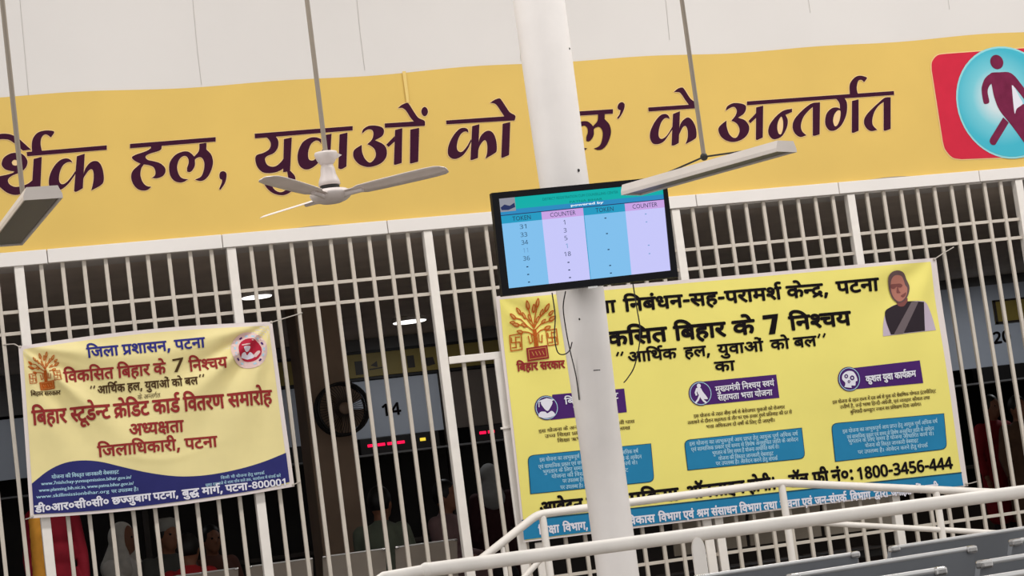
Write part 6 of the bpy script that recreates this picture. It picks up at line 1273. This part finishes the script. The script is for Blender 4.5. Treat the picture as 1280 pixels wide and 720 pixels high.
# ------------------------------------------------------------------ steel waiting benches
def bench(label, x0, y0, yaw, ztop, pitch, n, gap, group=None, floor=0.0, lean=0.1, mats=None, zlow=0.44, arms=True):
    """first back panel's top left corner at (x0, y0); sitters face +y (local)"""
    st, ed = mats or (M['steel'], M['steel_edge'])
    t = thing('steel_bench', label, 'bench', (x0, y0, floor), yaw, group)
    zt = ztop - floor
    for k in range(n):
        a = k * pitch; b = a + pitch - gap
        mb = MB()
        # gently curved back plate
        seg = 7; vs = []; fs = []
        for i in range(seg + 1):
            s = i / seg
            z = zlow + (zt - zlow) * s
            y = lean * (1 - s) + 0.03 * math.sin(math.pi * s) 
            for xx in (a, b):
                for dy in (0, 0.014): vs.append((xx, y + dy, z))
        for i in range(seg):
            o_ = i * 4
            for q in ([0, 2, 6, 4], [3, 1, 5, 7], [1, 0, 4, 5], [2, 3, 7, 6]): fs.append([o_ + j for j in q])
        fs.append([0, 1, 3, 2]); fs.append([seg * 4 + j for j in (0, 2, 3, 1)])
        mb.add(vs, fs, None, False)
        sb = obj('seat_back', mb, st, t, world=False)
        mb = MB(); mb.tube([(a + 0.004, 0.005, zt), (b - 0.004, 0.005, zt)], 0.006, 8); obj('rim', mb, ed, sb, world=False)
        for xx in (a + 0.012, b - 0.012):
            mb = MB(); mb.box((xx - 0.014, -0.006, zt - 0.011), (xx + 0.014, 0.016, zt + 0.006), 0.005); obj('corner_cap', mb, M['chrome'], sb, world=False)
        mb = MB(); mb.box((a, lean + 0.02, 0.42), (b, lean + 0.45, 0.434), 0.005); mb.tube([(a, lean + 0.45, 0.425), (b, lean + 0.45, 0.425)], 0.016, 8); obj('seat_pan', mb, st if arms else M['dark_wood'], t, world=False)
        if not arms: continue
        mb = MB(); xx = b + gap / 2
        mb.tube([(xx, lean + 0.03, 0.38), (xx, lean + 0.0, 0.6), (xx, lean + 0.06, 0.64), (xx, lean + 0.36, 0.63), (xx, lean + 0.38, 0.38)], 0.014, 8); obj('armrest', mb, M['chrome'], t, world=False)
    W_ = n * pitch
    mb = MB(); mb.box((-0.02, lean + 0.18, 0.36), (W_ - gap + 0.02, lean + 0.25, 0.42), 0.005); obj('beam', mb, M['dark_metal'], t, world=False)
    for xx in (0.25, W_ - gap - 0.25):
        mb = MB(); mb.tube([(xx, lean + 0.215, 0.37), (xx, lean + 0.215, 0.05)], 0.025, 10)
        mb.tube([(xx, lean - 0.08, 0.02), (xx, lean + 0.215, 0.055), (xx, lean + 0.5, 0.02)], 0.02, 8); obj('leg', mb, M['chrome'], t, world=False)
    return t
ZB = 0.92
def row(label, gapc, yaw_deg, pitch, gapw, before, n):
    """gapc = pixel of the gap between two panels on the row's top edge"""
    g0 = atz(gapc[0], gapc[1], ZB)
    yaw = math.radians(yaw_deg)
    d = Vector((math.cos(yaw), math.sin(yaw), 0))
    s = g0 + d * (gapw / 2 - pitch * before)
    bench(label, s.x, s.y, yaw, ZB, pitch, n, gapw, 'steel benches in the foreground')
row('grey steel bench nearest the white handrail, farthest of the foreground benches', (1094, 688.5), 11, 0.60, 0.105, 2, 5)
row('grey steel bench second from the handrail, in the lower right', (1243, 681), 14, 0.645, 0.115, 2, 5)
row('grey steel bench third from the handrail, its back top near the frame bottom', (1204, 708), 11, 0.56, 0.085, 1, 4)
row('grey steel bench nearest the camera, only its rim showing at the bottom right corner', (1345, 706), 11, 0.56, 0.085, 2, 4)

# benches inside the grille
p = at(495, 683, 14.6)
bench('dim grey steel bench inside the grille below counter 14', p.x - 0.515 * 3 + 0.0, 14.62, 0.0, 1.066, 0.515, 4, 0.07, None, 0.17, 0.1, (mat('dull_grey_plate', (166, 154, 142), 0.6, noise=0.05), M['steel_edge']), 0.44, False)
p = at(905, 670, 14.6)
bench('dim grey steel bench inside the grille below the large banner', p.x - 0.35, 14.62, 0.0, 1.066, 0.6, 3, 0.03, None, 0.17, 0.1, (mat('dull_tan_plate', (170, 158, 142), 0.6, noise=0.05), M['steel_edge']), 0.57, False)

# ------------------------------------------------------------------ counter front deep inside
CY = 20.5
def front(x0, x1, z0, z1, y0=CY, y1=CY + 0.06): 
    b = MB(); b.box((x0, y0, z0), (x1, y1, z1), 0.004); return b
struct('wall_back', front(-7, 16, 2.96, 3.1), M['inner_wall'])
mb = MB(); mb.box((-7, CY + 0.01, 2.72), (16, CY + 0.05, 2.96)); struct('trim_4', mb, M['inner_wall'])
mb = MB()
for x in (-1.03, 1.0, 2.6, 4.66, 5.62, 6.6, 9.0, 11.05, 13.0):
    mb.box((x - 0.03, CY - 0.02, 0.17), (x + 0.03, CY + 0.03, 2.96), 0.004)
struct('trim_5', mb, M['dark_wood'])
spans = [(-1.0, 0.97, 'panel_white'), (1.03, 2.57, 'panel_white'), (2.63, 4.63, 'panel_white'), (4.69, 5.59, 'panel_white'), (5.65, 6.57, 'panel_brown'), (6.63, 8.97, 'panel_white'), (9.03, 11.02, 'panel_white'), (11.08, 12.97, 'panel_white')]
PL = ['white counter panel far inside at the left edge', 'white counter panel hidden behind the small banner top', 'white counter panel left of the brown inner pillar',
      'bluish white counter panel numbered 14 behind the grille', 'brown counter panel right of counter 14', 'white counter panel behind the large banner', 'white counter panel left of counter 20', 'white counter panel numbered 20 at the right edge']
for (a, b, m), lab in zip(spans, PL):
    t = thing('counter_board', lab, 'panel', ((a + b) / 2, CY, 2.0), 0, 'counter panels on the inner back wall')
    top = 2.69 if a < 10.9 else 3.0
    mb = MB(); mb.box((a, CY - 0.008, 2.13), (b, CY + 0.01, top), 0.003); obj('laminate_sheet', mb, M[m], t)
    if '14' in lab and 'right' not in lab:
        pr = Print(CY - 0.009); pr.text("14", (475, 506), (500, 503), 14, M['black_print'], 1, 0.03, cap=0.714); pr.build('number', t)
    if 'numbered 20' in lab:
        pr = Print(CY - 0.009); pr.text("20", (1240, 416), (1262, 413), 13.5, M['black_print'], 1, 0.04, cap=0.714); pr.build('number', t)
# yellow picture strip above the counters
sg = thing('counter_sign', 'yellow picture sign strip above counter 14', 'sign', (5.1, CY - 0.02, 2.7))
mb = MB(); mb.box((4.69, CY - 0.03, 2.725), (6.5, CY - 0.012, 2.955), 0.002); obj('board', mb, M['sign_yellow'], sg)
for z in (2.708, 2.968):
    mb = MB(); mb.box((4.69, CY - 0.034, z - 0.014), (6.55, CY - 0.01, z + 0.014), 0.003); obj('frame_bar', mb, M['cage'], sg)
pr = Print(CY - 0.031)
for (x, y, w, h) in ((443, 452, 10, 17), (508, 445, 9, 15)): pr.px_poly([(x, y), (x + w, y - 1), (x + w + 2, y + h - 1), (x + 2, y + h)], M['dark_wood'], 1); pr.build('picture', sg); pr = Print(CY - 0.031)
pr.px_poly([(463, 457), (471, 451), (472, 459)], M['dark_wood'], 1); pr.stroke([(462, 462), (480, 459)], 1.5, M['dark_wood'], 1); pr.build('picture', sg); pr = Print(CY - 0.031)
pr.px_poly([(528, 448), (541, 446), (544, 455), (534, 458)], M['dark_wood'], 1)
pr.build('picture', sg)
sg = thing('counter_sign', 'dull yellow sign board above the number 20', 'sign', (12.1, CY - 0.02, 2.5))
a = at(1240, 375, CY); b = at(1243, 404, CY)
mb = MB(); mb.box((11.8, CY - 0.03, 2.575), (12.75, CY - 0.012, 2.83), 0.003); obj('board', mb, M['sign_yellow'], sg)
mb = MB()
for q in (((11.8, 2.575), (11.83, 2.83)), ((11.8, 2.81), (12.75, 2.83)), ((11.8, 2.575), (12.75, 2.595))): mb.box((q[0][0], CY - 0.034, q[0][1]), (q[1][0], CY - 0.028, q[1][1]))
obj('frame', mb, M['dark_wood'], sg)
sg = thing('counter_sign', 'dark yellow sign strip inside, just right of the small banner', 'sign', (3.9, CY - 0.02, 2.7))
mb = MB(); mb.box((2.9, CY - 0.03, 2.725), (4.6, CY - 0.012, 2.955), 0.002); obj('board', mb, M['sign_yellow'], sg)
for z in (2.708, 2.968):
    mb = MB(); mb.box((2.9, CY - 0.034, z - 0.014), (4.6, CY - 0.01, z + 0.014), 0.003); obj('frame_bar', mb, M['cage'], sg)

# ledges with LED token displays
mb = MB(); mb.box((-7, CY - 0.25, 1.945), (16, CY + 0.03, 1.965), 0.003); struct('trim_6', mb, M['inner_wall'])
def led(label, x0, x1, z0, z1, red, amber, n):
    t = thing('token_display', label, 'display', ((x0 + x1) / 2, CY - 0.12, z0), 0, 'LED token displays over the counters')
    mb = MB(); mb.box((x0, CY - 0.2, z0), (x1, CY - 0.05, z1), 0.006); obj('case', mb, M['cage'], t)
    if red:
        for k in range(n):
            s = red[0] + (red[1] - red[0]) * (k + 0.12) / n; e_ = red[0] + (red[1] - red[0]) * (k + 0.88) / n
            mb = MB(); mb.box((s, CY - 0.206, z0 + 0.068), (e_, CY - 0.199, z0 + 0.095), 0.002); obj('red_digit', mb, M['led_red'], t)
    if amber:
        mb = MB(); mb.box((amber[0], CY - 0.206, z0 + 0.07), (amber[1], CY - 0.199, z0 + 0.1), 0.002); obj('amber_digit', mb, M['led_amber'], t)
q0 = at(458, 557, 20.3); q1 = at(507, 551, 20.3); q2 = at(525, 549.5, 20.3); q3 = at(532, 549, 20.3)
led('black token display with four red digits and an amber mark under counter 14', q0.x - 0.06, q3.x + 0.14, 1.966, 2.12, (q0.x, q1.x), (q2.x, q3.x), 4)
q0 = at(598, 540.5, 20.3); q1 = at(619, 537.5, 20.3)
led('black token display with two red digits beside the gate post', q0.x - 0.06, q1.x + 0.2, 1.966, 2.12, (q0.x, q1.x), None, 2)
q0 = at(375, 560, 20.3)
led('unlit dark token display left of the brown inner pillar', q0.x - 0.1, q0.x + 0.28, 1.966, 2.12, None, None, 0)
q0 = at(1235, 470, 20.3)
led('unlit dark token display under counter 20', q0.x - 0.1, q0.x + 0.8, 1.966, 2.12, None, None, 0)
# counter desk below
mb = MB(); mb.box((-6.7, CY - 0.1, 0.17), (15.7, CY, 1.08)); mb.box((-6.7, CY - 0.3, 1.08), (15.7, CY + 0.3, 1.12), 0.004)
tag(obj('service_counter', mb, M['dark_wood']), 'long dark service counter along the inner back wall', 'counter')

# brown inner pillar with a wall fan
PX0, PX1 = at(381, 500, 17.0).x, at(438, 492, 17.0).x
mb = MB(); mb.box((PX0, 17.0, 0.17), (PX1, 17.0 + (PX1 - PX0), 3.1), 0.01)
tag(obj('inner_pillar', mb, M['pillar_brown']), 'brown square pillar inside the grille left of counter 14', 'pillar')
fcen = at(429, 511, 16.75)
wf = thing('wall_fan', 'dark round wall fan on the brown inner pillar', 'fan', (fcen.x, 16.98, fcen.z))
R = 32 / pxm(429, 16.75)
mb = MB()
for rr_, yy in ((R, 16.8), (R * 0.98, 16.72), (R * 0.98, 16.88)):
    mb.tube([(fcen.x + rr_ * math.cos(2 * math.pi * i / 40), yy, fcen.z + rr_ * math.sin(2 * math.pi * i / 40)) for i in range(41)], 0.011, 6, cap=False)
for i in range(48):
    a = 2 * math.pi * i / 48
    mb.tube([(fcen.x + 0.04 * math.cos(a), 16.68, fcen.z + 0.04 * math.sin(a)), (fcen.x + R * 0.6 * math.cos(a), 16.69, fcen.z + R * 0.6 * math.sin(a)), (fcen.x + R * math.cos(a), 16.8, fcen.z + R * math.sin(a))], 0.0025, 4)
obj('guard', mb, M['cage'], wf)
mb = MB(); mb.lathe([(0.02, 16.67), (0.05, 16.68), (0.06, 16.76), (0.06, 16.9), (0.03, 17.0)], (fcen.x, 0, fcen.z), 20, axis='Y'); obj('motor', mb, M['fan_disc'], wf)
for k in range(3):
    a0 = k * 2 * math.pi / 3 + 0.4
    mb = MB(); vs = []; fs = []
    for i in range(9):
        a = a0 + i / 8 * 1.6
        for r_, yy in ((0.05, 16.8), (R * 0.88, 16.77 + 0.05 * (i / 8))): 
            for th in (0, 0.004): vs.append((fcen.x + r_ * math.cos(a), yy + th, fcen.z + r_ * math.sin(a)))
    for i in range(8):
        o_ = i * 4
        fs += [[o_, o_ + 2, o_ + 6, o_ + 4], [o_ + 1, o_ + 5, o_ + 7, o_ + 3], [o_ + 2, o_ + 3, o_ + 7, o_ + 6], [o_, o_ + 4, o_ + 5, o_ + 1]]
    mb.add(vs, fs); obj('blade', mb, M['fan_disc'], wf)

# round lamps under the inner ceiling
for (px, py), lab in (((512, 402), 'lit round white ceiling lamp inside, seen between the grille bars above counter 14'), ((321, 371), 'small lit round ceiling lamp inside, above the small banner corner')):
    q = atz(px, py, 3.06)
    r_ = 0.16 if px > 400 else 0.12
    t = thing('ceiling_lamp', lab, 'lamp', (q.x, q.y, 3.1))
    mb = MB(); mb.lathe([(r_ * 0.9, 3.1), (r_, 3.085), (r_, 3.066), (r_ * 0.96, 3.06)], (q.x, q.y, 0), 32); obj('housing', mb, M['batten'], t)
    mb = MB(); mb.lathe([(r_ * 0.95, 3.061), (r_ * 0.93, 3.054), (r_ * 0.5, 3.05)], (q.x, q.y, 0), 32); obj('diffuser', mb, M['lamp_glow'], t)

# ------------------------------------------------------------------ people inside the hall
def bake(mb, voxel=0.012, it=4):
    me = bpy.data.meshes.new('tmp'); me.from_pydata([tuple(p) for p in mb.v], [], mb.f)
    o = bpy.data.objects.new('tmp', me); COL.objects.link(o)
    m = o.modifiers.new('r', 'REMESH'); m.mode = 'VOXEL'; m.voxel_size = voxel
    s = o.modifiers.new('s', 'SMOOTH'); s.factor = 0.5; s.iterations = it
    bpy.context.view_layer.update()
    r = bpy.data.meshes.new_from_object(o.evaluated_get(bpy.context.evaluated_depsgraph_get()))
    out = MB(); out.add([v.co.copy() for v in r.vertices], [list(p.vertices) for p in r.polygons], None, True)
    bpy.data.objects.remove(o); bpy.data.meshes.remove(me); bpy.data.meshes.remove(r)
    return out
def cone(mb, a, ra, b, rb, n=12):
    a = Vector(a); b = Vector(b)
    k = 4
    mb.tube([a + (b - a) * i / k for i in range(k + 1)], [ra + (rb - ra) * i / k for i in range(k + 1)], n)
    mb.ball(a, ra, None, n, 8); mb.ball(b, rb, None, n, 8)
def person(label, x, y, yaw, pose, top, scale=1.0, hairm=None, scarf=None, lower=(44, 40, 44), skin=None, stole=None, floor=0.17, hair_long=False, arms='rest', cap=None):
    t = thing('person', label, 'person', (x, y, floor), yaw)
    sk = skin or M['skin']
    k = scale
    if pose == 'sit': SEAT[t.name] = floor + 0.385 * k
    if pose == 'stand': base = dict(pel=(0, 0, .93), sp=(0, .01, 1.1), ch=(0, 0, 1.28), nk=(0, .015, 1.42), hd=(0, -.015, 1.555))
    else: base = dict(pel=(0, 0, .53), sp=(0, .02, .70), ch=(0, 0, .88), nk=(0, 0, 1.02), hd=(0, -.03, 1.155))
    V_ = lambda p: Vector(p) * k
    J = {a: V_(b) for a, b in base.items()}
    ch = base['ch']
    def jl(s):
        sh = V_((s * .165, .01, ch[2] + .06))
        if arms == 'rest':
            if pose == 'stand': el, wr = V_((s * .225, .03, ch[2] - .2)), V_((s * .22, -.05, ch[2] - .43))
            else: el, wr = V_((s * .215, -.04, ch[2] - .18)), V_((s * .1, -.25, ch[2] - .22))
        else:  # forearms raised forward
            el, wr = V_((s * .22, -.08, ch[2] - .17)), V_((s * .12, -.28, ch[2] - .02))
        if pose == 'stand': hp, kn, an = V_((s * .09, 0, .88)), V_((s * .1, -.02, .48)), V_((s * .1, .03, .075))
        else: hp, kn, an = V_((s * .09, -.02, .5)), V_((s * .12, -.42, .5)), V_((s * .12, -.38, .075))
        return sh, el, wr, hp, kn, an
    b = MB()
    b.ball(J['hd'], V_((.076, .095, .115)), None, 20, 14)
    b.ball(J['hd'] + V_((0, -.03, -.065)), V_((.052, .058, .055)), None, 14, 10)
    b.ball(J['hd'] + V_((0, -.098, -.018)), V_((.013, .02, .024)), None, 10, 8)
    b.ball(J['hd'] + V_((0, -.082, -.062)), V_((.024, .012, .008)), None, 10, 6)
    for s in (-1, 1):
        b.ball(J['hd'] + V_((s * .077, .008, -.01)), V_((.012, .02, .032)), None, 10, 8)
        b.ball(J['hd'] + V_((s * .03, -.088, .022)), V_((.02, .012, .007)), None, 10, 6)
    cone(b, J['nk'] - V_((0, 0, .03)), .056 * k, J['hd'] - V_((0, -.01, .06)), .052 * k)
    for c, r in ((J['ch'], (.165, .1, .14)), (J['sp'], (.14, .09, .13)), (J['pel'], (.155, .105, .12))): b.ball(c, V_(r), None, 20, 12)
    for s in (-1, 1):
        sh, el, wr, hp, kn, an = jl(s)
        cone(b, sh, .055 * k, el, .04 * k); cone(b, el, .04 * k, wr, .026 * k)
        d = (wr - el).normalized(); side = d.cross(Vector((1, 0, 0))) * s; side.normalize()
        pc = wr + d * .05 * k; b.ball(pc, V_((.03, .03, .03)), None, 10, 8)
        lat = Vector((1, 0, 0)) - d * d.x; lat.normalize()
        for f, ln in enumerate((.06, .07, .065, .05)):
            st = pc + lat * (.024 - .016 * f) * k + d * .02 * k
            md = st + d * ln * .6 * k; en = md + (d * .5 - side * .5) * ln * .6 * k
            cone(b, st, .0105 * k, md, .0095 * k, 8); cone(b, md, .0095 * k, en, .0085 * k, 8)
        tb = wr + d * .03 * k - lat * s * .022 * k
        cone(b, tb, .0115 * k, tb + (d * .7 - lat * s * .6) * .05 * k, .01 * k, 8)
        cone(b, hp, .085 * k, kn, .058 * k); cone(b, kn, .056 * k, an, .036 * k)
        cone(b, an + V_((0, .02, -.03)), .036 * k, an + V_((0, -.13, -.04)), .03 * k)
    obj('body', bake(b, 0.0115), sk, t, world=False)
    # clothing
    c = MB()
    for q, r in ((J['ch'], (.185, .125, .15)), (J['sp'], (.165, .115, .14)), (J['pel'], (.185, .135, .14))): c.ball(q, V_(r), None, 20, 12)
    cone(c, J['ch'] + V_((0, 0, .05)), .1 * k, J['nk'] - V_((0, 0, .035)), .07 * k)
    for s in (-1, 1):
        sh, el, wr, hp, kn, an = jl(s)
        cone(c, sh, .072 * k, el, .056 * k); cone(c, el, .056 * k, el + (wr - el) * .75, .044 * k)
        if pose == 'stand': cone(c, hp, .125 * k, hp + (kn - hp) * .95, .13 * k)
        else: cone(c, hp, .1 * k, hp + (kn - hp) * .9, .085 * k)
    obj('shirt', bake(c, 0.014, 3), mat('cloth_top', top, 0.85, noise=0.1, scale=10), t, world=False)
    c = MB()
    for s in (-1, 1):
        sh, el, wr, hp, kn, an = jl(s)
        cone(c, hp, .1 * k, kn, .076 * k); cone(c, kn, .076 * k, an + V_((0, 0, .03)), .06 * k)
    obj('trousers', bake(c, 0.014, 3), mat('cloth_lower', lower, 0.85, noise=0.08, scale=10), t, world=False)
    for s in (-1, 1):
        e_ = MB(); e_.ball(J['hd'] + V_((s * .03, -.087, .008)), .009 * k, None, 10, 8); obj('eye', e_, M['eye'], t, world=False)
    h = MB()
    h.ball(J['hd'] + V_((0, .016, .02)), V_((.086, .098, .112)), None, 24, 16)
    hv = [v for v in h.v]
    for v in h.v:
        f = (v - J['hd']) / k
        if f.y < -.055 and f.z < .055: v.y = J['hd'].y - .05 * k
        if f.z < -.05 and not hair_long: v.z = J['hd'].z - .05 * k
    if hair_long: h.ball(J['hd'] + V_((0, .085, -.07)), V_((.05, .04, .06)), None, 14, 10)
    if not scarf and not cap: obj('hair', h, hairm or M['hair'], t, world=False)
    if cap:
        c = MB(); c.lathe([(.088 * k, 0), (.09 * k, .04 * k), (.08 * k, .085 * k), (.045 * k, .1 * k)], J['hd'] + V_((0, .01, .035)), 20)
        obj('cap', c, mat('cap_cloth', cap, 0.9), t, world=False)
        obj('hair', h, hairm or M['hair'], t, world=False)
    if scarf:
        c = MB()
        c.ball(J['hd'] + V_((0, .02, .012)), V_((.1, .11, .125)), None, 24, 16)
        for v in c.v:
            f = (v - J['hd']) / k
            if f.y < -.05: v.y = J['hd'].y - .045 * k
        cone(c, J['hd'] + V_((0, .05, -.05)), .085 * k, J['ch'] + V_((0, .06, .06)), .13 * k)
        cone(c, J['hd'] + V_((.05, .0, -.09)), .05 * k, J['ch'] + V_((.09, -.05, .03)), .075 * k)
        cone(c, J['hd'] + V_((-.05, .0, -.09)), .05 * k, J['ch'] + V_((-.09, -.05, .03)), .075 * k)
        obj('head_scarf', bake(c, 0.012, 3), mat('scarf_cloth', scarf, 0.9, noise=0.12, scale=16), t, world=False)
    if stole:
        c = MB(); s = stole[1]
        prev = None
        for i in range(9):
            z = ch[2] + .13 - .09 * i
            p = V_((s * (.16 + .004 * i), -.15 - .012 * (i > 1), z)) if i else V_((s * .12, -.02, ch[2] + .13))
            q = V_((s * (.115 + .006 * i), .14, z)) if i else p
            if prev is not None:
                cone(c, prev[0], .06 * k, p, .066 * k, 10); cone(c, prev[1], .05 * k, q, .055 * k, 10)
            prev = (p, q)
        obj('stole', bake(c, 0.014, 2), mat('stole_cloth', stole[0], 0.9, noise=0.08, scale=14), t, world=False)
    return t
SEAT = {}
def px_at(px, py, Y): return at(px, py, Y)
q = px_at(66, 655, 15.0); person('person in a maroon dress with a mustard stole, standing behind the small banner', q.x, 15.0, 0.05, 'stand', (150, 22, 42), 1.04, stole=((240, 165, 60), -1), hair_long=True).scale = (0.76, 1, 1)
q = px_at(150, 665, 18.2); person('person in a white head scarf and pale shawl, seated below the small banner', q.x, 18.2, 0.9, 'sit', (240, 234, 226), 1.08, scarf=(226, 220, 210), arms='raise')
q = px_at(207, 668, 17.2); person('person in a grey cap and dark clothes, seated below the small banner', q.x, 17.2, 0.4, 'sit', (84, 84, 80), 1.05, cap=(150, 148, 142))
q = px_at(236, 700, 15.7); person('person in a red shirt, seated low behind the grille below the small banner', q.x, 15.7, 2.6, 'sit', (190, 44, 48), 0.93)
q = px_at(266, 700, 18.4); person('person in a brown shirt, seated behind the red shirt', q.x, 18.4, 0.2, 'sit', (112, 72, 60), 1.0)
q = px_at(476, 650, 16.6); person('person in a pale green shirt, seated beside the brown inner pillar', q.x, 16.6, 2.4, 'sit', (110, 118, 102), 1.08)
q = px_at(556, 640, 17.6); person('person in a pinkish grey shirt, seated under the red token display', q.x, 17.6, 0.9, 'sit', (140, 112, 112), 1.09)
q = px_at(612, 600, 18.6); person('person in a grey head scarf and maroon dress, standing beside the gate post', q.x, 18.6, 3.0, 'stand', (60, 28, 32), 0.9, scarf=(150, 150, 150))
q = px_at(1240, 520, 18.2); person('person in a dark crimson dress, standing inside under counter 20', q.x, 18.2, 0.2, 'stand', (150, 26, 36), 0.94, hair_long=True)
q = px_at(1276, 540, 17.2); person('person in a brown shirt, standing in front of the crimson dress', q.x, 17.2, 0.1, 'stand', (96, 70, 52), 0.9)
# a seat for each sitter, out of the picture below
def stool(lab, o_, w_=0.36):
    k = o_.location
    t = thing('low_stool', lab, 'stool', (k.x, k.y + 0.06, 0.17))
    top = SEAT[o_.name]
    mb = MB(); mb.box((k.x - w_ / 2, k.y - 0.12, top - 0.03), (k.x + w_ / 2, k.y + 0.2, top), 0.006); obj('seat', mb, M['dark_wood'], t)
    for xx in (k.x - w_ / 2 + 0.03, k.x + w_ / 2 - 0.03):
        for yy in (k.y - 0.09, k.y + 0.17):
            mb = MB(); mb.box((xx - 0.018, yy - 0.018, 0.17), (xx + 0.018, yy + 0.018, top - 0.025), 0.003); obj('leg', mb, M['dark_wood'], t)
for o_ in [o for o in bpy.data.objects if o.name in SEAT]:
    stool('low stool under the ' + o_['label'].split(',')[0], o_)
# ------------------------------------------------------------------ light
w = bpy.data.worlds.new('World'); SC.world = w
w.use_nodes = True
bg = w.node_tree.nodes['Background']
bg.inputs['Color'].default_value = (1.0, 1.0, 1.0, 1)
bg.inputs['Strength'].default_value = 1.02
SC.view_settings.view_transform = 'Standard'
SC.view_settings.look = 'None'
SC.view_settings.exposure = 0.0
SC.view_settings.gamma = 1.0
SC.view_settings.use_curve_mapping = False

for k, (x, y) in enumerate(((-1.6, 9.7), (1.7, 9.7), (6.1, 9.7), (9.4, 9.7))):
    la = bpy.data.lights.new('hall_ceiling_light', 'AREA')
    la.shape = 'RECTANGLE'; la.size = 1.6; la.size_y = 0.5; la.energy = (94, 116, 148, 146)[k]; la.color = (1.0, 0.99, 0.97)
    lo = bpy.data.objects.new('hall_ceiling_light', la); COL.objects.link(lo)
    lo.location = (x, y, 7.1)

for x, y, e_ in ((1.0, 19.3, 4.5), (5.2, 19.3, 6.5), (8.4, 19.3, 5), (11.6, 19.0, 15)):  # added fill lights without fittings, brighten the dark interior and counter panels
    la = bpy.data.lights.new('counter_fill_light', 'AREA')
    la.shape = 'DISK'; la.size = 0.5; la.energy = e_; la.color = (0.95, 0.98, 1.0)
    lo = bpy.data.objects.new('counter_fill_light', la); COL.objects.link(lo)
    lo.location = (x, y, 3.07)
